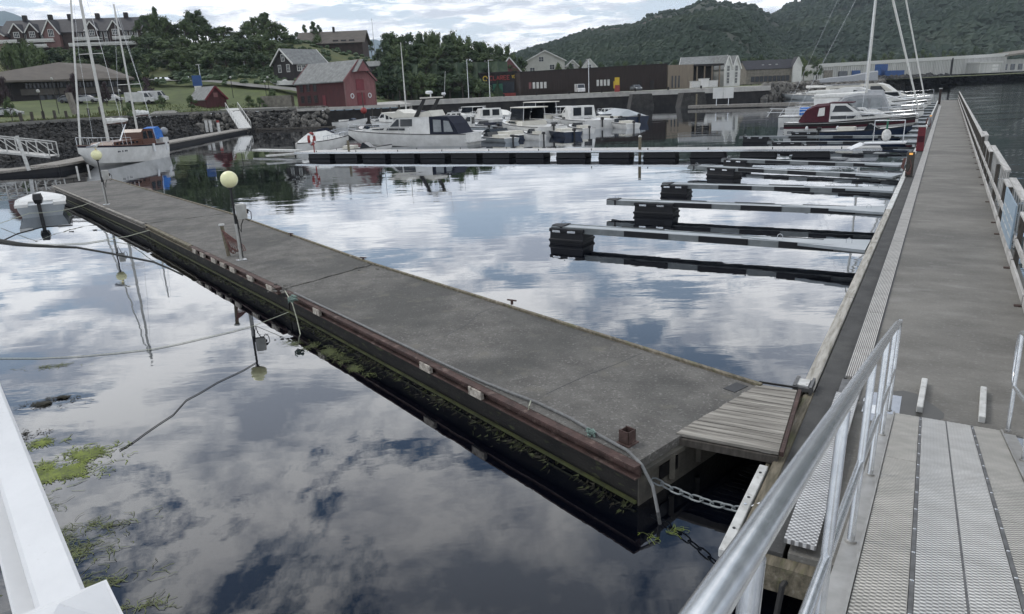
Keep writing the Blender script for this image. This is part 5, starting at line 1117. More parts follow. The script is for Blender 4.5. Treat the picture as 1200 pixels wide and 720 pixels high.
# more small craft filling the centre of the marina
for (st2, bw2, kd, mm_, cn_, hh, lb) in (((548, 150), (516, 149), 'cabin', 'gelcoat', None, .9, 'white cuddy boat just right of the cruiser stern'), ((640, 146), (606, 143), 'covered', 'gelcoat', 'canvas_white', .8, 'white-covered boat behind the second cream hardtop'), ((676, 146), (646, 144), 'hardtop', 'gelcoat', None, .9, 'small pale hardtop left of the wheelhouse boat'),
    ((600, 167), (560, 165), 'open', 'grey_gel', None, .45, 'low grey tender nearest the boom walkway'), ((727, 146), (700, 144), 'open', 'gelcoat', None, .8, 'white open boat partly behind the blue-grey workboat'), ((455, 160), (424, 158), 'open', 'gelcoat', None, .8, 'white launch behind the cruiser pulpit')):
    small_boat(lb, G(*st2, 0), G(*bw2, 0), m=mm_, kind=kd, can=cn_, H=hh)

rr = random.Random(21); kinds = ['open', 'cabin', 'open', 'hardtop', 'covered']
extra = [((520, 141), (497, 140)), ((545, 147), (520, 146)), ((583, 153), (556, 152)), ((630, 150), (604, 149)), ((636, 141), (612, 140)), ((662, 156), (640, 155)), ((690, 143), (668, 142)), ((701, 150), (680, 149)), ((568, 139), (548, 138.5)), ((600, 139), (580, 138.5))]
for k, (s2, b2) in enumerate(extra):
    t_, r_ = small_boat('small ' + ['white open', 'white cabin', 'grey open', 'white hardtop', 'white covered'][k % 5] + ' boat in the centre cluster, ' + ['far left', 'behind the cruiser canopy', 'beside the grey skiff', 'before the cream tops', 'behind the cream tops', 'at the outboards', 'behind the wheelhouse boat', 'by the pale launch', 'left by the far quay', 'below the quay lamp'][k], G(*s2, 0), G(*b2, 0), m='grey_gel' if k == 2 else 'gelcoat', kind=kinds[k % 5], can='canvas_white' if k % 2 else 'canvas_navy', H=.7, sc=.9)
    rail(t_, r_, .5, 1, .45, inset=.08)

for (s2, b2, kd, lb) in (((722, 141), (700, 140), 'cabin', 'small white cabin boat behind the blue-grey workboat'), ((742, 151), (716, 149), 'open', 'low pale skiff at the right end of the boat cluster'), ((648, 139), (628, 138.5), 'hardtop', 'far white hardtop under the hall posters'), ((676, 139), (656, 138.5), 'cabin', 'far white cabin boat right of the hall posters'), ((690, 157), (668, 155), 'open', 'white tender nearest the boom in the right of the cluster'), ((541, 153), (518, 152), 'hardtop', 'small hardtop boat touching the cruiser stern'), ((522, 147), (500, 146), 'cabin', 'little cabin boat behind the cruiser canopy'), ((636, 165), (614, 164), 'open', 'grey dinghy close behind the boom walkway')):
    small_boat(lb, G(*s2, 0), G(*b2, 0), m='gelcoat', kind=kd, H=.65, sc=.85)
# ------------------------------------------------------------------ buildings
def bld(name, label, A, B, z, cat='building'):
    A, B = Vector(A), Vector(B); d = B - A; return thing(name, label, cat, (A.x, A.y, z), atan2(d.y, d.x)), hypot(d.x, d.y)
def win(par, x0, x1, z0, z1, y=0.0, frame='white_wall', nx=2, nz=2, face='front', X=0):
    """window on a front wall (y const) or on a side wall (face='side', X const)"""
    w = MB(); p = MB(); f = .12
    def bx(m, a0, a1, b0, b1, d0, d1):
        if face == 'front': m.b(a0, a1, y - d1, y - d0, b0, b1)
        else: s = 1 if face == 'right' else -1; m.b(X + s * d0, X + s * d1, a0, a1, b0, b1)
    bx(w, x0 - f, x1 + f, z1, z1 + f, -.02, .08); bx(w, x0 - f, x1 + f, z0 - f, z0, -.02, .1); bx(w, x0 - f, x0, z0, z1, -.02, .08); bx(w, x1, x1 + f, z0, z1, -.02, .08)
    for k in range(1, nx): c_ = x0 + (x1 - x0) * k / nx; bx(w, c_ - .04, c_ + .04, z0, z1, .0, .06)
    for k in range(1, nz): c_ = z0 + (z1 - z0) * k / nz; bx(w, x0, x1, c_ - .035, c_ + .035, .0, .055)
    o = w.build('window', frame, par); bx(p, x0, x1, z0, z1, -.03, .02); p.build('pane', 'pane', o); return o
def gable(par, Lx, Dy, h, rh, wall, roof, ridge='x', over=.4, trim='white_wall', x0=0, y0=0, z0=0):
    if ridge == 'x':
        MB().add([(x0, y0, z0), (x0 + Lx, y0, z0), (x0 + Lx, y0 + Dy, z0), (x0, y0 + Dy, z0), (x0, y0, z0 + h), (x0 + Lx, y0, z0 + h), (x0 + Lx, y0 + Dy, z0 + h), (x0, y0 + Dy, z0 + h), (x0, y0 + Dy / 2, z0 + h + rh), (x0 + Lx, y0 + Dy / 2, z0 + h + rh)],
                 [(0, 1, 5, 4), (2, 3, 7, 6), (1, 2, 6, 9, 5), (3, 0, 4, 8, 7)]).build('wall', wall, par)
        sl = rh / (Dy / 2); e = z0 + h - sl * over; rf = MB(); t = .18
        for s in (0, 1):
            ya, yb = (y0 - over, y0 + Dy / 2) if s == 0 else (y0 + Dy + over, y0 + Dy / 2)
            rf.add([(x0 - over, ya, e + .03), (x0 + Lx + over, ya, e + .03), (x0 + Lx + over, yb, z0 + h + rh + .03), (x0 - over, yb, z0 + h + rh + .03), (x0 - over, ya, e + .03 + t), (x0 + Lx + over, ya, e + .03 + t), (x0 + Lx + over, yb, z0 + h + rh + .03 + t), (x0 - over, yb, z0 + h + rh + .03 + t)], [(0, 1, 2, 3), (4, 5, 6, 7), (0, 1, 5, 4), (1, 2, 6, 5), (2, 3, 7, 6), (3, 0, 4, 7)])
        r = rf.build('roof', roof, par)
        if trim:
            w = MB()
            for xx in (x0 - over, x0 + Lx + over):
                for ya, yb in ((y0 - over, y0 + Dy / 2), (y0 + Dy + over, y0 + Dy / 2)): w.beam((xx, ya, e + .12), (xx, yb, z0 + h + rh + .12), .12, .3)
            w.build('barge_board', trim, r)
    else:
        MB().add([(x0, y0, z0), (x0 + Lx, y0, z0), (x0 + Lx, y0 + Dy, z0), (x0, y0 + Dy, z0), (x0, y0, z0 + h), (x0 + Lx, y0, z0 + h), (x0 + Lx, y0 + Dy, z0 + h), (x0, y0 + Dy, z0 + h), (x0 + Lx / 2, y0, z0 + h + rh), (x0 + Lx / 2, y0 + Dy, z0 + h + rh)],
                 [(0, 1, 5, 8, 4), (2, 3, 7, 9, 6), (1, 2, 6, 5), (3, 0, 4, 7)]).build('wall', wall, par)
        sl = rh / (Lx / 2); e = z0 + h - sl * over; rf = MB(); t = .18
        for s in (0, 1):
            xa, xb = (x0 - over, x0 + Lx / 2) if s == 0 else (x0 + Lx + over, x0 + Lx / 2)
            rf.add([(xa, y0 - over, e + .03), (xb, y0 - over, z0 + h + rh + .03), (xb, y0 + Dy + over, z0 + h + rh + .03), (xa, y0 + Dy + over, e + .03), (xa, y0 - over, e + .03 + t), (xb, y0 - over, z0 + h + rh + .03 + t), (xb, y0 + Dy + over, z0 + h + rh + .03 + t), (xa, y0 + Dy + over, e + .03 + t)], [(0, 1, 2, 3), (4, 5, 6, 7), (0, 1, 5, 4), (1, 2, 6, 5), (2, 3, 7, 6), (3, 0, 4, 7)])
        r = rf.build('roof', roof, par)
        if trim:
            w = MB()
            for xa, xb in ((x0 - over, x0 + Lx / 2), (x0 + Lx + over, x0 + Lx / 2)): w.beam((xa, y0 - over - .03, e + .12), (xb, y0 - over - .03, z0 + h + rh + .12), .12, .3)
            w.build('barge_board', trim, r)
    return r
# --- red boathouse barn: long side (left) and gable (right)
Bc = W(406, 126, 126.0); Bl = W(350, 126, 135.0); Br = W(441, 124, 131.0)
dx_ = Vector((Bc.x - Bl.x, Bc.y - Bl.y)); Lx_ = dx_.length
t, Lx = bld('red_barn', 'dark red waterside boathouse with grey slate roof and hoist gable', (Bl.x, Bl.y), (Bc.x, Bc.y), 3.02)
Dy = 6.6
Dy = max(5.8, hypot(Br.x - Bc.x, Br.y - Bc.y)); print('barn', Lx, Dy)
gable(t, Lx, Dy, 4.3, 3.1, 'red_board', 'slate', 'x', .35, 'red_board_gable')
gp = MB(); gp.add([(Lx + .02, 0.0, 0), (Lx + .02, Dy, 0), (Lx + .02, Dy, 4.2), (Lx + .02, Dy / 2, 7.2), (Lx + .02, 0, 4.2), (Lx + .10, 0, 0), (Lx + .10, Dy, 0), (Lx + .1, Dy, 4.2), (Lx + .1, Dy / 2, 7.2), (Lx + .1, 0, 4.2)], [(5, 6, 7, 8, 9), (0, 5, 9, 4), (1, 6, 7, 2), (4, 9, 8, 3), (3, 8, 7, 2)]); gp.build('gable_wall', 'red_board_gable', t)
w = MB(); hx = Lx + 1.5; yc = Dy / 2; w.add([(Lx + .1, yc - 1.3, 5.7), (Lx + .1, yc + 1.3, 5.7), (hx, yc + 1.3, 5.7), (hx, yc - 1.3, 5.7), (Lx + .1, yc, 7.35), (hx, yc, 7.35)], [(0, 1, 2, 3), (2, 5, 3), (0, 3, 5, 4), (1, 4, 5, 2)]); w.build('hoist_hood', 'red_board_gable', t)
w = MB(); w.beam((Lx - .3, yc - 1.65, 5.55), (Lx - .3, yc, 7.62), .01, .01)
w.add([(Lx - .3, yc - 1.7, 5.6), (hx + .2, yc - 1.7, 5.6), (hx + .2, yc, 7.6), (Lx - .3, yc, 7.6), (Lx - .3, yc + 1.7, 5.6), (hx + .2, yc + 1.7, 5.6)], [(0, 1, 2, 3), (3, 2, 5, 4)]); w.build('hood_roof', 'slate', t)
for z0_, z1_ in ((.2, 2.2), (2.6, 4.4)): MB().b(Lx + .1, Lx + .17, yc - .85, yc + .85, z0_, z1_).build('hatch_door', 'red_paint', t)
for s in (-1.9, 1.9):
    w = MB(); w.tube([(Lx + .16, yc + s + .32 * cos(2 * pi * k / 14), 1.7 + .36 * sin(2 * pi * k / 14)) for k in range(15)], .08, 6); w.build('life_ring', 'white_paint', t)
for y0_ in (-.1, Dy - .08): MB().b(Lx + .0, Lx + .16, y0_, y0_ + .18, 0, 4.2).build('corner_board', 'row_pink', t)
for k in range(3):
    for zz in (.9, 2.8): x = 1.2 + k * 2.0; win(t, x, x + .8, zz, zz + 1.1, frame='row_wall', nx=2, nz=3)
MB().b(7.6, 8.4, -.06, 0, 0, 2).build('door', 'red_paint', t)
# --- small red shed
a = W(225, 128, 150); b = W(243, 129, 147); c_ = W(270, 126, 150)
t, Lx = bld('red_shed', 'small bright red shed with grey roof behind the boulder bank', (a.x, a.y), (b.x, b.y), 3.4)
t2 = t; Dy = 5.2
a = W(243, 128, 138); b = W(269, 126, 139); bpy.data.objects.remove(t2)
t, Lx = bld('red_shed', 'small bright red shed with grey roof behind the boulder bank', (a.x, a.y), (b.x, b.y), 3.4)
gable(t, Lx, 7.0, 1.9, 2.1, 'red_board', 'slate', 'y', .25, 'red_paint')
MB().b(Lx / 2 - .4, Lx / 2 + .4, -.05, 0, 2.2, 3.0).build('hatch', 'red_board_gable', t)
t.rotation_euler.z += .55
# --- small blue-white kiosk
a = W(233, 108, 150); t = thing('information_board', 'blue and white board standing behind the small red shed', 'sign', (a.x, a.y, land_h(a.x, a.y)), 0)
MB().b(-.9, .9, -.1, .1, 2.2, 4.2).build('panel', 'container_blue', t); MB().b(-.7, .7, -.08, .08, 0, 2.2).build('base_panel', 'white_wall', t)
# --- black house with slate roof and white trims
a = W(332, 92, 168); b = W(346, 95, 165); c_ = W(384, 92, 172)
z_ = land_h(c_.x, c_.y)
t, Lx = bld('black_house', 'dark timber house with pale slate roof and white gable trim above the barn', (b.x, b.y), (c_.x, c_.y), W(360, 95, 168).z - 3.4)
zt_ = W(347, 74, 166).z; zr = W(360, 58, 170).z; zb = t.location.z
gable(t, Lx, 7.5, zt_ - zb, zr - zt_, 'timber_black', 'slate', 'x', .5)
for k in range(3): win(t, 1.0 + k * 1.25, 1.9 + k * 1.25, zt_ - zb - 1.6, zt_ - zb - .5, nx=2, nz=2)
win(t, Lx - 1.6, Lx - .9, zt_ - zb - 1.5, zt_ - zb - .5)
for y_ in (1.5, 4.6): win(t, y_, y_ + .9, zt_ - zb - 1.7, zt_ - zb - .3, face='left', X=-.0)
win(t, 3, 4, zt_ - zb + .6, zt_ - zb + 1.9, face='left', X=0)
gable(t, 4.0, 4.0, 2.6, 1.0, 'timber_black', 'slate', 'y', .4, x0=-4.2, y0=1, z0=0)
MB().b(-4.4, -.1, -.3, .9, 2.6, 3.5).build('balcony', 'white_wall', t)
# --- brown house on the hilltop
a = W(350, 56, 245); b = W(425, 55, 245); t, Lx = bld('hilltop_house', 'low brown house with wide roof on the hilltop above the black house', (a.x, a.y), (b.x, b.y), a.z - 1.5)
zz = a.z - 1.5; gable(t, Lx, 11, W(380, 50, 245).z - zz + 5, W(385, 38, 250).z - W(380, 50, 245).z, 'row_wall', 'slate_brown', 'x', .9, None, z0=-5)
MB().b(Lx * .5, Lx * .53, 5, 6, W(380, 38, 250).z - zz - .5, W(380, 36, 250).z - zz + 1).build('chimney', 'timber_black', t)
for k in range(3): win(t, Lx * .55 + k * 2.6, Lx * .55 + 1.5 + k * 2.6, 2.0, 3.2, frame='row_wall')
# --- small dark shed right of meadow
a = W(431, 80, 205); b = W(440, 80, 203); t, Lx = bld('slate_shed', 'small dark shed with slate roof at the wood edge behind the barn', (a.x - 1, a.y), (b.x + 1, b.y), a.z - 1); gable(t, Lx, 4, 5.4, 1.2, 'timber_black', 'slate', 'x', .3, None, z0=-4)
# --- modern office at the left
zb = 6.2; Y0 = 150
A = W(30, 118, Y0); B = W(152, 116, Y0 + 10); t, Lx = bld('office_building', 'two-storey dark office with wide low hipped roof behind the lawn', (A.x, A.y), (B.x, B.y), zb)
e1z = W(90, 94, Y0).z - zb; rz_ = W(92, 72, Y0 + 9).z - zb; D2 = 22
MB().b(-9, Lx, 1.5, D2, 0, e1z).build('wall', 'timber_black', t)
MB().b(-.5, Lx + .1, .9, 1.5, e1z * .36, e1z * .66).build('parapet_band', 'office_band', t)
w = MB(); w.add([(-13, -1.5, e1z), (Lx + 1.5, -1.5, e1z), (Lx + 1.5, D2 + 1, e1z), (-13, D2 + 1, e1z), (Lx * .38, 7, rz_), (Lx * .8, 12, rz_ * .97), (-13, -1.5, e1z + .35), (Lx + 1.5, -1.5, e1z + .35), (Lx + 1.5, D2 + 1, e1z + .35), (-13, D2 + 1, e1z + .35)], [(0, 1, 7, 6), (1, 2, 8, 7), (2, 3, 9, 8), (3, 0, 6, 9), (6, 7, 5, 4), (7, 8, 5), (8, 9, 4, 5), (9, 6, 4), (0, 3, 2, 1)]); w.build('roof', 'slate_brown', t)
for k in range(26):
    x = .5 + k * (Lx - 1.2) / 26; MB().b(x, x + (Lx - 1.2) / 26 - .25, 1.42, 1.5, e1z * .70, e1z * .96).build('window', 'pane', t)
for k in range(12):
    x = 2.5 + k * (Lx - 3) / 12; MB().b(x, x + (Lx - 3) / 12 - .4, 1.42, 1.5, .3, e1z * .33).build('window', 'pane', t)
for x in (-2, 6, 14, Lx - 1): w = MB(); w.tube([(x, .4, 0), (x, .4, e1z)], .15, 6); w.build('column', 'timber_black', t)
# --- row of terraced houses on the hill
Y0 = 235; A = W(5, 60, Y0 - 4); B = W(168, 55, Y0); zb = W(90, 56, Y0).z
t, Lx = bld('terrace_row', 'long dark terraced row with white balconies and gabled dormers on the hilltop', (A.x, A.y), (B.x, B.y), zb)
ez = W(90, 38, Y0).z - zb; rz_ = W(90, 24, Y0 + 6).z - zb; print('terrace', Lx, ez, rz_)
gable(t, Lx, 12, ez + 4, rz_ - ez, 'row_wall', 'slate_dark', 'x', .5, None, z0=-4)
# real features by horizontal fraction
def fx(px): return (px - 5) / 163 * Lx
for px in (26, 52 - 8, 113, 140):
    x0 = fx(px - 8); wd_ = fx(px + 6) - x0; rr_ = gable(t, wd_, 5, ez + .3, 2.3, 'row_wall', 'slate_dark', 'y', .3, 'white_wall', x0=x0, y0=-.9)
    win(t, x0 + wd_ * .3, x0 + wd_ * .7, ez - 1.2, ez + .2, y=-.9, nx=3)
for px in (66, 76):
    x0 = fx(px - 9); wd_ = fx(px + 9) - x0
    if px == 66: gable(t, wd_, 8, ez - .3, 3.6, 'row_pink', 'slate_dark', 'y', .4, 'white_wall', x0=x0, y0=-1.6); win(t, x0 + wd_ * .35, x0 + wd_ * .65, ez - 1.3, ez + .6, y=-1.6, nx=3)
for (p0, p1, zf) in ((0, 27, .36), (38, 69, .36), (92, 122, .38), (137, 165, .38), (85, 165, .02), (38, 60, .02)):
    w = MB(); x0, x1 = fx(p0), fx(p1); w.b(x0, x1, -2.4, -.0, ez * zf, ez * zf + .22); bal = w.build('balcony_slab', 'white_wall', t)
    w = MB(); w.b(x0, x1, -2.45, -2.38, ez * zf + .3, ez * zf + .95)
    w.build('balcony_front', 'white_worn', bal)
for px in list(range(31, 38, 6)) + list(range(40, 60, 5)) + list(range(95, 165, 6)):
    for zf in (.1, .5):
        win(t, fx(px), fx(px + 2.6), ez * zf + .3, ez * zf + 2.1, nx=2, nz=1)
for px in (23, 53, 76, 109, 143): MB().b(fx(px), fx(px) + 1.1, 5.4, 6.5, rz_ - .6, rz_ + 1.6).build('chimney', 'timber_black', t)
A = W(-34, 58, Y0 - 6); B = W(8, 58, Y0 - 6); t, Lx = bld('pink_house', 'pink gabled house end at the far left edge of the hilltop row', (A.x, A.y), (B.x, B.y), zb - .5); gable(t, Lx, 10, ez - .2, 3.4, 'row_pink', 'slate_dark', 'y', .5)
A = W(166, 52, Y0); B = W(197, 52, Y0); t, Lx = bld('flat_annex', 'low flat glazed annex on brick base right of the terraced row', (A.x, A.y), (B.x, B.y), W(180, 56, Y0).z); zt2 = W(180, 38, Y0).z - t.location.z
MB().b(0, Lx, 0, 8, 0, zt2 * .5).build('wall', 'row_wall', t); MB().b(0, Lx, .5, 8, zt2 * .5, zt2).build('upper_wall', 'office_band', t); MB().b(-.3, Lx + .3, 0, 8, zt2, zt2 + .3).build('flat_roof', 'factory', t)
for k in range(8): MB().b(.3 + k * Lx / 8, (k + 1) * Lx / 8 - .1, .4, .5, zt2 * .56, zt2 * .93).build('window', 'pane', t)
# --- shop with red lettering
A = W(563, 112, 190); B = W(606, 110, 188); zb = 3.35; t, Lx = bld('quay_shop', 'dark shop front on the quay with red and yellow lettering', (A.x, A.y), (B.x, B.y), zb)
h_ = W(585, 86, 189).z - zb; MB().b(0, Lx, 0, 8, 0, h_).build('wall', 'timber_black', t); MB().b(-.2, Lx + .2, -.6, 8, h_, h_ + .3).build('canopy_roof', 'timber_black', t)
MB().b(2.2, Lx * .93, -.08, 0, .2, h_ * .6).build('shop_window', 'pane', t); MB().b(3.4, Lx * .62, -.12, -.08, .5, h_ * .55).build('green_panel', 'green_paint', t); MB().b(Lx * .45, Lx + 1.0, -.5, -.3, 0, .75).build('red_barrier', 'orange_red', t)
w = MB(); w.tube([(1.5 + .55 * cos(a_ * .5), -.12, h_ - 1.15 + .55 * sin(a_ * .5)) for a_ in range(0, 12)], .14, 6); w.build('logo_ring', 'yellow', t)
# letters as strokes: illegible red word and yellow number
GLY = {'C': [((1, 1), (0, 1)), ((0, 1), (0, 0)), ((0, 0), (1, 0))], 'L': [((0, 1), (0, 0)), ((0, 0), (1, 0))], 'A': [((0, 0), (.5, 1)), ((.5, 1), (1, 0)), ((.2, .4), (.8, .4))], 'E': [((0, 0), (0, 1)), ((0, 1), (1, 1)), ((0, .5), (.8, .5)), ((0, 0), (1, 0))], 'R': [((0, 0), (0, 1)), ((0, 1), (1, 1)), ((1, 1), (1, .5)), ((1, .5), (0, .5)), ((.4, .5), (1, 0))], 'O': [((0, 0), (0, 1)), ((0, 1), (1, 1)), ((1, 1), (1, 0)), ((1, 0), (0, 0))], 'S': [((1, 1), (0, 1)), ((0, 1), (0, .5)), ((0, .5), (1, .5)), ((1, .5), (1, 0)), ((1, 0), (0, 0))], 'Y': [((0, 1), (.5, .5)), ((1, 1), (.5, .5)), ((.5, .5), (.5, 0))], 'X': [((0, 0), (1, 1)), ((0, 1), (1, 0))]}
def letters(word, x, z, h, wd_, m, par, y=-.12, name='lettering'):
    w = MB()
    for ch in word:
        for (a, b) in GLY.get(ch, []): w.beam((x + a[0] * wd_, y, z + a[1] * h), (x + b[0] * wd_, y, z + b[1] * h), h * .22, .08, (0, 1, 0))
        x += wd_ * 1.45
    w.build(name, m, par)
letters('CLAREE', 2.7, h_ - 1.6, .95, .62, 'orange_red', t); letters('YOO', 8.4, h_ - 1.3, .65, .36, 'yellow', t)
A = W(590, 92, 200); B = W(603, 92, 200); t, Lx = bld('red_gable_house', 'small red house with white-trimmed roof behind the quay shop', (A.x - 1.5, A.y), (B.x + 1, B.y), 3.4)
gable(t, Lx + 1, 8, W(595, 86, 200).z - 3.4, W(594, 68, 200).z - W(595, 86, 200).z, 'red_board_gable', 'slate_dark', 'y', .3)
# --- long brown timber-clad hall
A = W(610, 110, 184); B = W(781, 103, 196); zb = 3.36; t, Lx = bld('timber_hall', 'long dark brown timber-clad hall along the far quay', (A.x, A.y), (B.x, B.y), zb)
hL, hR = W(610, 85, 184).z - zb, W(781, 75, 196).z - zb; print('hall', Lx, hL, hR)
MB().add([(0, 0, 0), (Lx, 0, 0), (Lx, 16, 0), (0, 16, 0), (0, 0, hL), (Lx, 0, hR), (Lx, 16, hR), (0, 16, hL)], [(0, 1, 5, 4), (1, 2, 6, 5), (2, 3, 7, 6), (3, 0, 4, 7), (4, 5, 6, 7)]).build('wall', 'timber_brown', t)
w = MB()
for k in range(120): x = (k + .5) * Lx / 120; w.b(x - .03, x + .03, -.07, 0, .05, hL + (hR - hL) * (k + .5) / 120 - .05)
w.build('cladding_battens', 'timber_brown', t, kind='stuff')
w = MB(); w.beam((0, -.05, hL + .05), (Lx, -.05, hR + .05), .3, .18); w.build('roof_edge', 'timber_black', t)
for (u0, n) in ((.055, 5), (.505, 4)):
    for k in range(n):
        x = u0 * Lx + k * 1.0; o = MB().b(x, x + .65, -.1, -.02, hL * .28, hL * .28 + 1.5).build('poster_panel', 'white_worn' if not (u0 < .1 and k == 0) else 'red_board_gable', t)
for x in (.79, .88): MB().b(x * Lx, x * Lx + 1.1, -.09, 0, .0, 2.4).build('door', 'timber_black', t)
# pale timber wing with open porch
A2 = W(782, 103, 196); B2 = W(812, 102, 198); t, Lx = bld('pale_timber_wing', 'pale timber-clad end of the hall with slit windows and open porch', (A2.x, A2.y), (B2.x, B2.y), zb)
h_ = W(800, 76, 197).z - zb; MB().b(.05, Lx, 0, 12, 0, h_).build('wall', 'timber_pale', t)
for k in range(3): MB().b(Lx * (.16 + .13 * k), Lx * (.21 + .13 * k), -.06, 0, .3, h_ * .55).build('slit_window', 'pane', t)
B3 = W(848, 100, 200); t3 = (B3 - B2).length
MB().b(Lx, Lx + t3, -.2, 12, h_ - .5, h_).build('porch_roof', 'timber_black', t); MB().b(Lx, Lx + t3, 5, 5.2, 0, h_ - .5).build('porch_back', 'timber_black', t)
for k in range(4): MB().b(Lx + 1 + k * t3 / 4, Lx + 1.3 + k * t3 / 4, 0, .3, 0, h_ - .5).build('porch_column', 'timber_pale', t)
# --- white twin-gabled house
A = W(848, 98, 204); B = W(867, 97, 206); t, Lx = bld('white_warehouse', 'white twin-gabled wharf house with slate roofs at the end of the hall', (A.x, A.y), (B.x, B.y), 3.4)
e_ = W(855, 80, 204).z - 3.4; r_ = W(855, 66, 204).z - 3.4
for k in range(2):
    gable(t, Lx / 2, 10, e_, r_ - e_, 'white_wall', 'slate', 'y', .2, x0=k * Lx / 2)
    for zf in (.18, .5, .85): win(t, (k + .36) * Lx / 2, (k + .62) * Lx / 2, e_ * zf, e_ * zf + 1.3, y=-.02, frame='white_worn')
A = W(797, 84, 212); B = W(850, 84, 208); t, Lx = bld('white_slate_house', 'low white house with long slate roof behind the pale timber wing', (A.x, A.y), (B.x, B.y), 3.4)
gable(t, Lx, 9, W(820, 76, 210).z - 3.4, W(820, 67, 212).z - W(820, 76, 210).z, 'white_wall', 'slate', 'x', .3)
# --- cream house behind hall, and neighbours
A = W(616, 90, 235); B = W(662, 88, 235); t, Lx = bld('cream_house', 'large pale grey gabled house rising behind the brown hall', (A.x, A.y), (B.x, B.y), 5)
e_ = W(640, 72, 235).z - 5; r_ = W(636, 60, 235).z - 5; gable(t, Lx, 11, e_, r_ - e_, 'cream_wall', 'slate', 'y', .5, 'white_wall')
for u, zf in ((.12, .62), (.62, .7), (.35, 1.0), (.12, .25)): win(t, Lx * u, Lx * u + 1.4, e_ * zf, e_ * zf + 1.3, y=-.02, frame='white_worn')
MB().b(Lx * .42, Lx * .47, 5, 6, r_ - 1, r_ + 1).build('chimney', 'timber_black', t)
for (p0, p1, yb, ye, yr, m, lb) in ((664, 678, 88, 78, 71, 'cream_wall', 'small pale gabled house just right of the cream house'), (683, 699, 86, 79, 70, 'white_wall', 'small white house with dark roof behind the middle of the hall')):
    A = W(p0, yb, 245); B = W(p1, yb, 245); t, Lx = bld('small_house', lb, (A.x, A.y), (B.x, B.y), 5); gable(t, Lx, 8, W(p0, ye, 245).z - 5, W(p0, yr, 245).z - W(p0, ye, 245).z, m, 'slate_dark', 'y', .3); win(t, Lx * .35, Lx * .6, W(p0, ye, 245).z - 5.5, W(p0, ye, 245).z - 4.3)
# --- stone house by the breakwater
A = W(874, 96, 285); B = W(932, 92, 285); t, Lx = bld('stone_house', 'low grey stone house with black roof and small white gable', (A.x, A.y), (B.x, B.y), 3.6)
e_ = W(900, 81, 285).z - 3.6; r_ = W(900, 71, 290).z - 3.6; gable(t, Lx, 11, e_, r_ - e_, 'stone_wall', 'slate_dark', 'x', .3, None)
for k in range(9): win(t, 2 + k * (Lx - 4) / 9, 3.2 + k * (Lx - 4) / 9, .8, 2.6, frame='timber_black')
gable(t, 3.4, 4, e_ + .6, 3.2, 'white_wall', 'slate_dark', 'y', .2, x0=Lx - 1.5, y0=-1); 
for k in range(3): MB().b(Lx * (.35 + k * .14), Lx * (.35 + k * .14) + .8, 2.2, 2.6, (e_ + r_) / 2 - .7, (e_ + r_) / 2 + .1).build('roof_light', 'white_wall', t)
# --- long factory
F0 = W(952, 92, 345); F1 = W(1178, 82, 470); t, Lx = bld('factory_hall', 'very long pale grey corrugated factory on the right shore', (F0.x, F0.y), (F1.x, F1.y), 4.0)
hL = W(952, 76, 345).z - 4; hR = W(1178, 63, 470).z - 4; print('factory', Lx, hL, hR)
MB().add([(0, 0, 0), (Lx, 0, 0), (Lx, 40, 0), (0, 40, 0), (0, 0, hL), (Lx, 0, hR), (Lx, 40, hR), (0, 40, hL)], [(0, 1, 5, 4), (1, 2, 6, 5), (2, 3, 7, 6), (3, 0, 4, 7), (4, 5, 6, 7)]).build('wall', 'factory', t)
w = MB()
for k in range(110):
    x = (k + .5) * Lx / 110; hh = hL + (hR - hL) * x / Lx; w.b(x - .25, x + .25, -.25, 0, .2, hh - 1.5)
w.build('cladding_ribs', 'factory', t, kind='stuff')
w = MB(); w.add([(0, -.4, hL - 1.4), (Lx, -.4, hR - 1.6), (Lx, -.4, hR + .2), (0, -.4, hL + .2), (0, 0.1, hL - 1.4), (Lx, .1, hR - 1.6), (Lx, .1, hR + .2), (0, .1, hL + .2)], [(0, 1, 2, 3), (2, 3, 7, 6), (0, 1, 5, 4)]); w.build('fascia', 'white_worn', t)
for u, m, a_, b_ in ((.04, 'stone_wall', 0, .6), (.10, 'pane', 0, .5), (.155, 'container_blue', 0, .5), (.645, 'timber_black', 0, .93)):
    wd_ = .035 if u < .6 else .008; MB().b(Lx * u, Lx * (u + wd_), -.45, -.26, hL * a_, (hL + (hR - hL) * u) * b_).build('gate' if u < .6 else 'wall_gap', m, t)
MB().b(Lx * .74, Lx * .88, -7, 0, 0, hR * .5).build('annex', 'factory', t); MB().b(Lx * .74 - .5, Lx * .885, -7.4, 0, hR * .5, hR * .56).build('annex_roof', 'white_worn', t)
MB().b(Lx * .82, Lx * .86, -7.1, -7, hR * .1, hR * .25).build('window', 'white_wall', t); MB().b(Lx * .82, Lx * .86, -7.1, -7, hR * .3, hR * .42).build('window', 'white_wall', t)
A = W(1178, 84, 472); B = W(1290, 76, 530); t, Lx = bld('pier_shed', 'grey quay building with sloping roof and dark bays right of the factory', (A.x, A.y), (B.x, B.y), 4.2)
h0, h1 = W(1178, 66, 472).z - 4.2, W(1290, 52, 530).z - 4.2; MB().b(0.1, Lx, 3, 20, 0, h0 * .8).build('wall', 'factory', t)
w = MB(); w.add([(-8, -2, h0 * .95), (Lx, -2, h1), (Lx, 22, h1), (-8, 22, h0 * .95), (-8, -2, h0 * 1.05), (Lx, -2, h1 + 2), (Lx, 22, h1 + 2), (-8, 22, h0 * 1.05)], [(0, 1, 2, 3), (4, 5, 6, 7), (0, 1, 5, 4)]); w.build('roof', 'stone_wall', t)
for k in range(6): MB().b(2 + k * 9, 7 + k * 9, 2.8, 3, 1, h0 * .5).build('open_bay', 'pane', t)
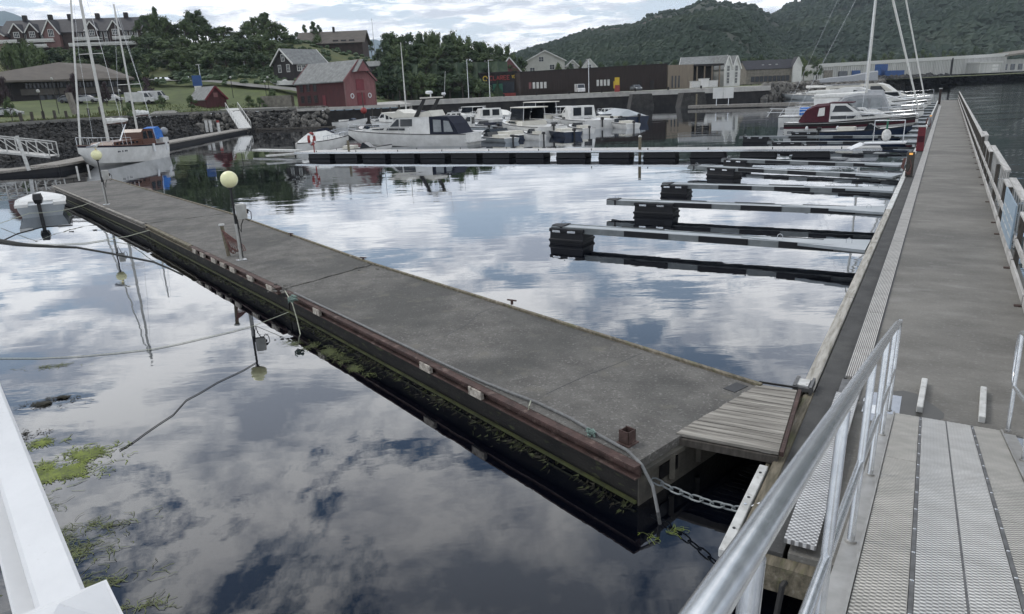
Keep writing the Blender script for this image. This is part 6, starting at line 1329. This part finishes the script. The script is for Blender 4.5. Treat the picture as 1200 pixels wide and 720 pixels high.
for (x, y, s, lb) in ((1032, 85, (7, 3, 5.6), 'stacked blue containers in front of the factory'), (1048, 86, (14, 3, 2.8), 'long blue container on the factory shore')):
    p = W(x, y + 3, 325); t = thing('shipping_container', lb, 'container', (p.x, p.y, 3.9), .7)
    MB().b(-s[0] / 2, s[0] / 2, -1.3, 1.3, 0, s[2]).build('body', 'container_blue', t); w = MB()
    for k in range(int(s[0] / .8)): w.b(-s[0] / 2 + .3 + k * .8, -s[0] / 2 + .6 + k * .8, -1.36, -1.3, .2, s[2] - .2)
    w.build('side_rib', 'container_blue', t)
# grass strips on far right shore
gr = MB(); gr.add([(128, 277, 3.6), (165, 309, 3.8), (232, 404, 3.9), (330, 499, 4.0), (330, 530, 4), (225, 430, 4), (150, 330, 4), (128, 300, 4)], [(0, 1, 6, 7), (1, 2, 5, 6), (2, 3, 4, 5)]); struct(gr.build('factory_verge', 'grass'))
# quay wall footings (stepped stone noses)
for x, lb in ((684, 'left rough stone buttress below the far quay road'), (752, 'middle rough stone buttress below the far quay road'), (812, 'right rough stone buttress below the far quay road')):
    p = G(x, 126, 0); w = MB(); w.loft([[(p.x + sx * (2.6 - z * .2), p.y + 1.5 + sy * 2.2, z) for sx, sy in ((-1, -1), (1, -1), (1, 1), (-1, 1))] for z in (-.5, 2.8)]); tag(w.build('quay_buttress', 'rock_dark'), lb, 'buttress')
# ------------------------------------------------------------------ cars
def car(label, p, rz, m, van=False, s=1.0):
    t = thing('parked_car', label, 'van' if van else 'car', p, rz)
    if van: prof = [(-2.5, .35), (2.5, .35), (2.5, 1.0), (2.0, 1.2), (1.5, 2.1), (-2.5, 2.15)]; wl = [(1.0, 1.2), (1.85, 1.2), (1.45, 1.9), (1.0, 1.9)]
    else: prof = [(-2.1, .3), (2.1, .3), (2.1, .75), (1.2, .92), (.55, 1.42), (-1.1, 1.45), (-1.8, .98), (-2.1, .9)]; wl = [(-1.5, .98), (1.0, .95), (.5, 1.35), (-1.05, 1.38)]
    wf = lambda k: (lambda x, z: k * (.88 if z < 1.0 or van else .72))
    MB().side(prof, wf(1), wf(-1)).build('body', m, t, bevel=.04)
    for q in (1, -1): MB().side(wl, lambda x, z: q * (.90 if van else .80), lambda x, z: q * .7).build('window', 'pane', t)
    f = [(1.25, -.7, .97), (1.25, .7, .97), (.62, .62, 1.4), (.62, -.62, 1.4)] if not van else [(2.04, -.8, 1.22), (2.04, .8, 1.22), (1.56, .75, 2.0), (1.56, -.75, 2.0)]
    MB().add(f, [(0, 1, 2, 3)]).build('windscreen', 'pane', t)
    for x in ((-1.3, 1.35) if not van else (-1.7, 1.6)):
        for y in (-.82, .82): w = MB(); w.tube([(x, y - .1, .33), (x, y + .1, .33)], .33, 12); w.build('wheel', 'black', t)
    for y in (-.6, .6): MB().b(2.08 if not van else 2.48, 2.14 if not van else 2.54, y - .16, y + .16, .6, .75).build('headlight', 'white_wall', t)
    return t
def onl(px, py, Y): p = W(px, py, Y); return (p.x, p.y, land_h(p.x, p.y))
car('white van facing the water on the far quay road', (W(680, 110, 176.5).x, 177.5, 3.36), -1.5, 'car_white', True)
car('dark car parked by the hall door on the far quay', (W(747, 106, 178).x, 180, 3.36), -1.4, 'car_grey')
car('dark car at the left of the parked row by the office', onl(83, 116, 142), .1, 'car_grey')
car('silver car parked second in the row by the office', onl(101, 116, 141), .15, 'car_silver')
car('white car parked third in the row by the office', onl(130, 114, 143), .1, 'car_white')
car('white van with a pale tarp right of the ketch mast', onl(164, 113, 142), .2, 'car_white', True)
car('white box van at the right end of the parking row', onl(180, 113, 144), .2, 'car_white', True)
car('pale car at the left edge of the lawn', onl(6, 120, 120), .2, 'car_silver')
# yellow-red hydrant stand / play machine on quay
p = W(722, 107, 174); t = thing('quay_machine', 'yellow and red pump stand on the far quay edge', 'machine', (p.x, 172.5, 3.36), 0)
MB().b(-.55, .55, -.4, .4, 0, 1.5).build('lower_body', 'orange_red', t); MB().b(-.5, .5, -.35, .35, 1.5, 3.2).build('upper_body', 'yellow', t); MB().b(-.8, -.55, -.2, .2, .8, 2.4).build('arm', 'yellow', t)
# crates and tables by the porch
for k, (x, m, lb) in enumerate(((812, 'white_worn', 'white crate stack left of the porch'), (822, 'white_wall', 'large white container in front of the porch'), (832, 'white_worn', 'white covered trolley right in front of the porch'))):
    p = W(x, 100, 186); t = thing('storage_crate', lb, 'crate', (p.x, p.y - 2, 3.36), .1); MB().b(-1.1, 1.1, -.8, .8, .1, 1.6 + .5 * (k == 1)).build('box', m, t, bevel=.05); w = MB(); w.b(-1.2, 1.2, -.9, .9, 1.62 + .5 * (k == 1), 1.75 + .5 * (k == 1)); w.build('lid', 'factory', t)
# street lamps and flag pole
def lamp(px, yb, yt, Y, lb, g, arm=0, z=None):
    b = W(px, yb, Y); zt_ = W(px, yt, Y).z; zb_ = z if z is not None else land_h(b.x, b.y); t = thing('street_lamp', lb, 'street lamp', (b.x, b.y, zb_), 0, g); H = zt_ - zb_
    w = MB(); w.tube([(0, 0, 0), (0, 0, H)], [.11, .06], 7); w.build('pole', 'galv', t)
    w = MB(); w.b(-.1 + min(0, arm), .35 + max(0, arm), -.14, .14, H, H + .12); w.build('lamp_head', 'factory', t)
g1 = 'tall lamps along the far quay road'
lamp(549, 110, 70, 178, 'left tall lamp on the far quay road', g1, 0, 3.35); lamp(574, 111, 71, 175, 'tall lamp in front of the quay shop lettering', g1, .8, 3.35); lamp(690, 108, 70, 178, 'tall lamp rising in front of the middle of the brown hall', g1, -.5, 3.35)
g2 = 'lamps on the hillside path'
lamp(214, 92, 64, 190, 'street lamp on the grassy slope above the shed', g2, -1); lamp(237, 104, 76, 170, 'street lamp right behind the red shed', g2, -.5); lamp(288, 88, 66, 190, 'street lamp in front of the hillside wood', g2, -1)
for (x, yt_, Y, lb) in ((274, 92, 150, 'short path lamp right of the red shed'), (317, 92, 152, 'short path lamp near the black house balcony'), (313, 97, 150, 'shorter post beside the path lamp'), (66, 94, 125, 'short lawn lamp in front of the office'), (47, 109, 100, 'short dark lamp at the lawn edge'), (142, 108, 122, 'short lamp between the ketch masts')):
    b = W(x, 118, Y); z_ = land_h(b.x, b.y); t = thing('path_lamp', lb, 'lamp', (b.x, b.y, z_)); H = W(x, yt_, Y).z - z_; w = MB(); w.tube([(0, 0, 0), (0, 0, H)], .06, 6); w.build('pole', 'timber_black', t); MB().lathe((0, 0, H), [(.05, 0), (.22, .1), (.22, .35), (.06, .45)], 8).build('lantern', 'box_grey', t)
b = W(475, 118, 118); w = MB(); w.tube([(b.x, b.y, 2.2), (b.x, b.y, W(470, 50, 118).z)], [.13, .05], 7); tag(w.build('flag_pole', 'spar'), 'tall bare white flagpole right of the red barn', 'flagpole')
w = MB(); b = W(437, 40, 262); w.tube([(b.x, b.y, b.z - 14), (b.x, b.y, W(436, 22, 262).z)], .12, 5); tag(w.build('radio_mast', 'galv'), 'thin mast on the hilltop right of the brown house', 'mast')
# bollards and posts along the quay
for k in range(9):
    p = Vector((-15 + k * 7.6, 172.3 + (.6 if k < 6 else -1), 3.33)); w = MB(); w.b(-.18, .18, -.18, .18, 0, .65); o = w.build('bollard', 'timber_black'); o.location = p; tag(o, 'dark square bollard on the edge of the far quay', 'bollard', 'bollards along the far quay')
for k in range(8):
    b = W(22 + k * 13.5, 128, 95 + k * 4); z_ = land_h(b.x, b.y); w = MB(); w.b(-.14, .14, -.14, .14, -.2, 1.3); o = w.build('wooden_post', 'wood_dark'); o.location = (b.x, b.y, z_); tag(o, 'short wooden post on the lawn edge above the left bank', 'post', 'posts on the lawn edge')
w = MB(); b = W(88, 131, 92); c0 = W(80, 109, 92); w.beam((b.x, b.y, b.z - .3), (c0.x, c0.y, c0.z), .75, .4); tag(w.build('standing_stone', 'stone_wall'), 'leaning grey standing stone behind the furled jib of the ketch', 'stone')
# barn quay boards
w = MB(); a, b = W(352, 130, 124), W(470, 124, 131); w.beam((a.x, 124.2, 2.9), (b.x, 125, 2.9), 1.6, .35); struct(w.build('barn_quay_edge', 'wood_grey_y'))
w = MB(); 
for k in range(10): x = -31 + k * 1.5; w.tube([(x, 122.6 + k * .15, -1), (x, 122.6 + k * .15, 3)], .16, 6)
tag(w.build('quay_piles', 'wood_dark'), 'row of dark timber piles holding the quay below the red barn', 'piles')
# hillside paths
def strip(name, pts, wd_, m='asphalt', lift=.12):
    vs = []
    for i, p in enumerate(pts):
        q = pts[min(i + 1, len(pts) - 1)]; o = pts[max(i - 1, 0)]; d = Vector((q[0] - o[0], q[1] - o[1])).normalized(); n_ = Vector((-d.y, d.x)) * wd_ / 2
        for s in (1, -1): x, y = p[0] + n_.x * s, p[1] + n_.y * s; vs.append((x, y, max(land_h(x, y), land_h(p[0], p[1])) + lift))
    struct(MB().add(vs, [(2 * i, 2 * i + 1, 2 * i + 3, 2 * i + 2) for i in range(len(pts) - 1)]).build(name, m, smooth=True))
strip('hill_path', [(W(x, y, Y).x, Y) for x, y, Y in ((180, 90, 176), (200, 95, 171), (225, 100, 166), (260, 104, 162), (300, 108, 158), (345, 110, 156), (370, 110, 155))], 3.2)
sp_ = [W(171, 131, 112), W(212, 130.5, 118), W(203, 122.5, 132), W(180, 123, 130)]
struct(MB().add([(p.x, p.y, land_h(p.x, p.y) + .18) for p in sp_], [(0, 1, 2, 3)]).build('concrete_pad', 'asphalt'))
wl_ = MB(); a, b = W(312, 122, 142), W(352, 120, 142); wl_.beam((a.x, 140, 3.8), (b.x, 137, 3.8), .8, 3.2); tag(wl_.build('garden_wall', 'stone_wall'), 'grey dry stone garden wall left of the red barn', 'wall')

# ------------------------------------------------------------------ trees
def tree_proto(i, leafm, H=10, R=3.6, n=900, conif=False):
    rnd = random.Random(40 + i); tr = MB(); tr.tube([(0, 0, -1), (rnd.uniform(-.2, .2), 0, H * .35), (rnd.uniform(-.4, .4), rnd.uniform(-.3, .3), H * .8)], [.28, .2, .06], 7)
    for k in range(7):
        a = rnd.random() * 6.3; z0 = H * rnd.uniform(.3, .65); tr.tube([(0, 0, z0), (R * .45 * cos(a), R * .45 * sin(a), z0 + H * .12), (R * .75 * cos(a), R * .75 * sin(a), z0 + H * .22)], [.1, .06, .02], 5)
    cl = []
    for k in range(15):
        u = rnd.random(); zc_ = H * (.34 + .6 * u); wr_ = R * (1 - .75 * u ** 1.6) if not conif else R * (1 - u) * .8; a = rnd.random() * 6.3; q = rnd.uniform(.25, .85) * wr_
        cl.append((Vector((q * cos(a), q * sin(a), zc_)), R * rnd.uniform(.26, .46) * (1 - .3 * u)))
    cr = MB(); vs, fs = [], []
    for k in range(n):
        c_, r_ = cl[rnd.randrange(len(cl))]; d = Vector((rnd.gauss(0, 1), rnd.gauss(0, 1), rnd.gauss(0, 1))).normalized(); p = c_ + d * r_ * rnd.uniform(.6, 1.08); p.z = max(p.z, H * .12)
        s = rnd.uniform(.16, .42); t1 = d.orthogonal().normalized(); t1 = (Matrix.Rotation(rnd.random() * 6, 3, d) @ t1 + d * rnd.uniform(-.5, .5)).normalized(); t2 = d.cross(t1)
        b0 = len(vs); vs += [p - t1 * s, p + t2 * s * .6, p + t1 * s, p - t2 * s * .6 + d * .12]; fs.append((b0, b0 + 1, b0 + 2, b0 + 3))
    for c_, r_ in cl:                   # inner mass so the crown is not see-through everywhere
        crr = MB(); crown_blob(crr, (c_.x, c_.y, c_.z - r_ * .55), r_ * .55, r_ * 1.1, 7); b0 = len(vs); vs += crr.v; fs += [tuple(b0 + q for q in f) for f in crr.f]
    cm = bpy.data.meshes.new('crown'); cm.from_pydata([tuple(v) for v in vs], [], fs); cm.materials.append(MATS[leafm]); return tr.mesh('trunk', 'bark'), cm
PRT = [tree_proto(0, 'leaf0'), tree_proto(1, 'leaf1', 11, 3.2), tree_proto(2, 'leaf2', 12, 2.8), tree_proto(3, 'leaf0', 9, 4.2, 560), tree_proto(4, 'leaf3', 8, 3.4), tree_proto(5, 'leaf1', 13, 3.6, 600), tree_proto(6, 'leaf4', 8, 3.4), tree_proto(7, 'leaf2', 13, 2.4, 420, True)]
def tree(px, pyt, Y, pr_, label, group=None, wpx=None, base=None, bury=0):
    """tree standing at distance Y whose top reaches photo row pyt"""
    tp = W(px, pyt, Y); zb_ = base if base is not None else (land_h(tp.x, tp.y) if tp.x < 60 and Y < 420 else 3.3); H = tp.z - zb_; Hm = 6.5 if (wpx or 20) > 16 else 2.5
    if H < Hm: zb_ = tp.z - Hm; H = Hm
    tm, cm = PRT[pr_]; H0 = {0: 10, 1: 11, 2: 12, 3: 9, 4: 8, 5: 13, 6: 8, 7: 13}[pr_]; s = H / H0; sw = s if wpx is None else (wpx / 832 * Y / 2) / 3.6
    t = thing('tree', label, 'tree', (tp.x, tp.y, zb_), random.random() * 6.28, group); t.scale = (sw, sw, s)
    link_mesh('trunk', tm, t); link_mesh('crown', cm, t); return t
rnd = random.Random(77)
def grove(n, xr, top, Yr, kinds, label, group, base=None, wp=(14, 26)):
    for k in range(n):
        x = xr[0] + (xr[1] - xr[0]) * (k + rnd.random()) / n; Y = rnd.uniform(*Yr); tree(x, top(x, Y) + rnd.uniform(-2.5, 5), Y, rnd.choice(kinds), label, group, rnd.uniform(*wp), base)
def lerp_top(pts):
    def f(x, Y=None):
        for a, b in zip(pts, pts[1:]):
            if x <= b[0]: return a[1] + (b[1] - a[1]) * max(0, (x - a[0])) / (b[0] - a[0])
        return pts[-1][1]
    return f
# skyline wood behind the sheds
grove(40, (158, 345), lerp_top([(155, 32), (165, 20), (180, 14), (195, 24), (212, 24), (222, 14), (235, 18), (245, 36), (258, 32), (272, 33), (282, 40), (292, 22), (305, 16), (318, 24), (330, 34), (345, 42)]), (222, 240), (0, 1, 3, 5), 'tall broadleaf tree on the skyline of the wooded hill', 'trees on the hill skyline', wp=(18, 30))
grove(38, (160, 345), lerp_top([(160, 42), (250, 48), (300, 40), (345, 52)]), (205, 220), (0, 1, 2, 3), 'dense green tree in the middle of the wooded hill', 'trees in the middle of the hill wood', wp=(24, 38))
grove(38, (140, 345), lerp_top([(150, 62), (200, 60), (260, 58), (300, 62), (350, 74)]), (188, 203), (0, 2, 3, 1), 'dark green tree low on the wooded hill above the path', 'trees at the foot of the hill wood', wp=(24, 40))
grove(22, (200, 345), lerp_top([(225, 82), (260, 78), (350, 86)]), (176, 186), (2, 1, 0), 'shaded low tree just above the hillside path', 'low trees above the path', wp=(22, 36))
for x, y, Y, k, w_, lb in ((180, 7, 232, 5, 15, 'tall thin tree with airy crown left of the skyline gap'), (231, 11, 232, 5, 20, 'round-headed lone tree highest over the annex side of the hill'), (311, 14, 230, 5, 20, 'tallest forked tree standing over the middle wood')): tree(x, y, Y, k, lb, None, w_)
grove(8, (0, 48), lerp_top([(0, 50), (30, 48), (48, 62)]), (160, 176), (0, 1, 3), 'bushy tree left of the office roof', 'trees left of the office', wp=(22, 34))
grove(20, (44, 170), lerp_top([(44, 58), (90, 58), (170, 56)]), (196, 210), (1, 0, 2), 'bushy tree between the office roof and the terraced row', 'trees below the terraced row', wp=(24, 36))
grove(22, (20, 172), lerp_top([(20, 57), (172, 55)]), (216, 226), (1, 3, 2), 'dark bush right below the terraced row balconies', 'bushes under the terraced row', wp=(18, 28), base=None)
grove(7, (128, 172), lerp_top([(128, 78), (172, 76)]), (172, 184), (1, 2, 0), 'dark tree at the right corner of the office', 'trees beside the office', wp=(16, 26))
tree(82, 86, 140, 6, 'purple-leaved tree in front of the office', None, 20); tree(172, 90, 146, 6, 'purple-leaved tree right of the parked vans', None, 22); tree(120, 96, 138, 6, 'small purple-leaved tree in front of the white car', None, 16); tree(-2, 90, 128, 6, 'purple-leaved tree at the left edge of the photo', None, 24)
tree(8, 114, 98, 3, 'round grey-green bush at the left of the lawn', None, 14)
for x, y, Y, lb in ((188, 112, 130, 'small clipped bush right of the white box van'), (222, 112, 128, 'small clipped bush left of the red shed'), (150, 120, 100, 'low bush behind the ketch boom'), (290, 112, 134, 'spreading bush right of the red shed'), (303, 114, 136, 'second spreading bush left of the stone wall'), (319, 104, 142, 'round grey bush on top of the stone wall')): tree(x, y, Y, 3, lb, None, 14)
grove(12, (345, 440), lerp_top([(345, 34), (360, 24), (368, 26), (380, 42), (395, 34), (420, 42), (440, 46)]), (262, 275), (5, 1, 7), 'tree behind the brown hilltop house', 'trees behind the hilltop house', wp=(9, 15))
tree(367, 25, 250, 5, 'narrow tree left of the hilltop house roof', None, 12); tree(372, 40, 236, 3, 'hedge tree in front of the hilltop house', None, 18)
# cliff wood in the centre
ct = lerp_top([(440, 50), (450, 38), (465, 36), (480, 40), (500, 36), (520, 40), (535, 38), (550, 46), (560, 48), (575, 52), (590, 50), (605, 62), (620, 70)])
grove(24, (446, 612), ct, (212, 230), (0, 1, 5, 3), 'tall tree on top of the cliff wood behind the quay', 'trees on the cliff top', wp=(20, 32))
grove(26, (440, 612), lambda x, Y=None: ct(x) + 13, (200, 211), (0, 1, 3, 5), 'tall tree in the middle of the cliff wood', 'trees in the cliff wood', wp=(24, 36), base=9)
grove(26, (436, 600), lambda x, Y=None: ct(x) + 30, (192, 199), (0, 2, 1, 2), 'dark tree low in the cliff wood above the quay road', 'lower trees of the cliff wood', wp=(24, 36), base=6)
grove(24, (436, 566), lambda x, Y=None: ct(x) + 46, (184, 190), (2, 1, 3), 'shaded bushy tree at the foot of the cliff wood', 'bushy trees at the quay road', wp=(22, 34), base=2.5)
grove(10, (600, 700), lerp_top([(600, 66), (640, 74), (700, 74)]), (238, 256), (0, 1, 4), 'tree among the houses behind the brown hall', 'trees among the far houses', base=3.4, wp=(10, 16))
tree(654, 74, 226, 4, 'light green bush in front of the cream house', None, 16, base=3.4)
grove(26, (690, 960), lerp_top([(690, 76), (760, 72), (800, 70), (850, 68), (880, 66), (960, 68)]), (290, 330), (0, 4, 1), 'tree on the low ground behind the hall and the stone house', 'trees on the low ground behind the hall', base=3.3, wp=(12, 20))
grove(24, (930, 1180), lerp_top([(930, 66), (1000, 66), (1060, 60), (1180, 55)]), (500, 540), (0, 4, 1), 'tree in the belt behind the long factory', 'trees behind the factory', base=6, wp=(10, 16))
# rock cliff behind the trees
clf = MB(); pts = [(W(x, 105, 186 + 4 * (i % 2)).x, 186 + 4 * (i % 2)) for i, x in enumerate(range(440, 600, 12))]
for (a, b) in zip(pts, pts[1:]):
    for j in range(4): z0_, z1_ = 3.2 + j * 2.2, 3.2 + (j + 1) * 2.2; clf.add([(a[0], a[1] + j * 1.5 + (j % 2), z0_), (b[0], b[1] + j * 1.5, z0_), (b[0], b[1] + (j + 1) * 1.5, z1_), (a[0], a[1] + (j + 1) * 1.5 + ((j + 1) % 2), z1_)], [(0, 1, 2, 3)])
struct(clf.build('wooded_bank', 'leaf2'))
# ground cover
def tufts(name, pts, n, hr, m, label, wd_=.05, spread=1.0):
    rr = random.Random(n); vs, fs = [], []
    for _ in range(n):
        x, y, z = pts(rr); a = rr.random() * 6.3; h = rr.uniform(*hr); b0 = len(vs); dx, dy = cos(a) * wd_, sin(a) * wd_
        vs += [(x - dx, y - dy, z), (x + dx, y + dy, z), (x + rr.uniform(-.5, .5) * h * spread, y + rr.uniform(-.5, .5) * h * spread, z + h)]; fs.append((b0, b0 + 1, b0 + 2))
    me = bpy.data.meshes.new(name); me.from_pydata(vs, [], fs); me.materials.append(MATS[m]); o = bpy.data.objects.new(name, me); C.objects.link(o); return tag(o, label, 'plants', None, 'stuff')
def lawn_pt(rr):
    i = rr.uniform(2, 6.99); k = int(i); t_ = i - k; x = LI[k][0] + (LI[k + 1][0] - LI[k][0]) * t_; y = LI[k][1] + (LI[k + 1][1] - LI[k][1]) * t_
    s = rr.random() ** 1.5 * 26 + .8; x2, y2 = x - s * .55, y + s * .84; return x2, y2, land_h(x2, y2) - .05
tufts('shore_plants', lawn_pt, 7000, (.12, .5), 'meadow', 'rough grass and weeds along the top of the left bank', .12)
sc_ = MB(); rr = random.Random(8)
for _ in range(420):
    x, y = rr.uniform(-80, -30), rr.uniform(160, 245); r_ = rr.uniform(.4, 1.1); crown_blob(sc_, (x, y, land_h(x, y) - .1), r_, r_ * rr.uniform(.8, 1.3), 6)
tag(sc_.build('hill_scrub', 'leaf1', kind='stuff'), 'low scrub scattered over the meadow below the hilltop house', 'bushes')

# ------------------------------------------------------------------ weed and algae on the water
def weed(name, blobs, m, label, L_=.15, dens=700, w0=.004, zmax=.012):
    rr = random.Random(len(name)); vs, fs = [], []
    for (px, py, rx_, ry_, ang, cov_) in blobs:
        c_ = G(px, py, 0)
        for _ in range(int(dens * cov_)):
            a = rr.random() * 6.3; q = min(1.5, abs(rr.gauss(0, .62))); u, v = q * cos(a) * rx_, q * sin(a) * ry_
            if fb((c_.x + u) * 1.0, (c_.y + v), 4.0, 1) < rr.uniform(-.1, .25): continue
            x = c_.x + u * cos(ang) - v * sin(ang); y = c_.y + u * sin(ang) + v * cos(ang); th = ang + rr.gauss(0, .6); l_ = L_ * rr.uniform(.4, 1.2); pz = rr.uniform(.002, zmax); pts = []
            for s in range(4): pts.append((x, y)); th += rr.gauss(0, .8); x += cos(th) * l_ / 3; y += sin(th) * l_ / 3
            for s in range(3):
                (xa, ya), (xb, yb) = pts[s], pts[s + 1]; d = Vector((xb - xa, yb - ya)).normalized() if (xb, yb) != (xa, ya) else Vector((1, 0)); nx_, ny_ = -d.y * w0, d.x * w0; b0 = len(vs)
                vs += [(xa - nx_, ya - ny_, pz), (xa + nx_, ya + ny_, pz), (xb + nx_, yb + ny_, pz), (xb - nx_, yb - ny_, pz)]; fs.append((b0, b0 + 1, b0 + 2, b0 + 3))
    me = bpy.data.meshes.new(name); me.from_pydata(vs, [], fs); me.materials.append(MATS[m]); me.materials.append(MATS[{'algae': 'algae_mid', 'algae_mid': 'algae_olive'}.get(m, 'algae_dark')])
    for k, p in enumerate(me.polygons): p.material_index = 1 if (k // 9) % 3 == 0 else 0
    o = bpy.data.objects.new(name, me); C.objects.link(o); return tag(o, label, 'seaweed', None, 'stuff')
weed('green_weed', [(60, 556, .55, .33, .5, 5), (90, 535, .4, .2, .5, 2), (35, 565, .35, .3, .3, 3), (50, 520, .3, .12, .1, .6)], 'algae', 'bright yellow-green weed floating at the lower left', dens=620, w0=.0045)
weed('olive_weed', [(90, 625, .5, .2, .4, 1.6), (60, 655, .5, .25, .3, 1.6), (20, 600, .4, .3, .3, 1.0), (95, 690, .5, .15, .2, .8), (160, 712, .35, .1, 0, .5), (60, 430, .45, .1, .1, .5), (385, 412, .75, .14, -.85, 2.4), (350, 404, .4, .14, -.5, 1.0), (415, 432, .5, .08, -.85, 1.0)], 'algae_mid', 'thin olive weed strands near the white railing', dens=420, w0=.0028)
weed('brown_weed', [(55, 474, .42, .1, .1, 2), (25, 512, .22, .16, .3, 1.4), (70, 467, .25, .06, .1, 1)], 'algae_dark', 'dark brown bladder weed patch at the left above the green weed', L_=.05, dens=700, w0=.005, zmax=.03)
weed('hose_weed', [(775, 626, .16, .10, .2, 2.2)], 'algae', 'tuft of weed round the hose where it enters the water', L_=.12, dens=420, w0=.0022)
# hanging algae fringe along the pontoon side
rr = random.Random(9); vs, fs = [], []
for _ in range(1500):
    i = 0 if rr.random() < .55 else 1; t_ = rr.random(); p = PL[i].lerp(PL[i + 1], t_)
    if fb(t_ * 14 + i * 20, 0, 1) < -.1 and rr.random() < .75: continue
    u = abs(rr.gauss(0, .09)) + .03; q = p + Vector((nrm.x, nrm.y)) * u; l_ = rr.uniform(.03, .11); a = atan2(nrm.y, nrm.x) + rr.gauss(0, .7); b0 = len(vs); w0 = .006
    q2 = q + Vector((cos(a), sin(a))) * l_; n2 = Vector((-sin(a), cos(a))) * w0; z = rr.uniform(.003, .02)
    vs += [(q.x - n2.x, q.y - n2.y, z + .03 * rr.random()), (q.x + n2.x, q.y + n2.y, z), (q2.x, q2.y, z * .5)]; fs.append((b0, b0 + 1, b0 + 2))
me = bpy.data.meshes.new('pontoon_weed'); me.from_pydata(vs, [], fs); me.materials.append(MATS['algae_olive']); me.materials.append(MATS['algae_dark'])
for k, p in enumerate(me.polygons): p.material_index = 1 if k % 3 else 0
o = bpy.data.objects.new('pontoon_weed', me); C.objects.link(o); tag(o, 'fringe of green and brown weed along the pontoon waterline', 'seaweed', None, 'stuff')

ORD = ['first', 'second', 'third', 'fourth', 'fifth', 'sixth', 'seventh', 'eighth', 'ninth', 'tenth', 'eleventh', 'twelfth', 'thirteenth', 'fourteenth', 'fifteenth', 'sixteenth', 'seventeenth', 'eighteenth', 'nineteenth', 'twentieth']
TENS = {2: 'twenty', 3: 'thirty', 4: 'forty'}
def ordn(k):
    if k <= 20: return ORD[k - 1]
    return TENS[k // 10] + '-' + ORD[k % 10 - 1] if k % 10 else {30: 'thirtieth', 40: 'fortieth'}[k]
gg = {}
for o in list(bpy.data.objects):
    if o.get('group') and o.parent is None: gg.setdefault((o['group'], o['label']), []).append(o)
for (g, lb), lst in gg.items():
    if len(lst) < 2: continue
    lst.sort(key=lambda o: o.location.x / o.location.y)
    sc0 = sorted(o.scale.x for o in lst); md = sc0[len(sc0) // 2]
    for k, o in enumerate(lst):
        pre = ('' if 'tree' not in lb else 'broad ' if o.scale.x > md * 1.08 else 'slim ' if o.scale.x < md * .92 else '')
        o['label'] = pre + ' '.join(lb.split()[:11]) + ', ' + ordn(k + 1) + ' from left'
# thin summer haze over the harbour
hb = MB(); hb.b(-2400, 2400, -50, 3900, -4, 420); hz_o = hb.build('haze', 'white_paint'); hz_o.data.materials.clear()
hm = bpy.data.materials.new('haze_air'); hm.use_nodes = True; hm.node_tree.nodes.clear(); ho = hm.node_tree.nodes.new('ShaderNodeOutputMaterial'); hv = hm.node_tree.nodes.new('ShaderNodeVolumePrincipled')
hv.inputs['Color'].default_value = (.72, .82, .95, 1); hv.inputs['Density'].default_value = .0001; hv.inputs['Anisotropy'].default_value = .2
hm.node_tree.links.new(hv.outputs[0], ho.inputs['Volume']); hz_o.data.materials.append(hm); hz_o['kind'] = 'stuff'
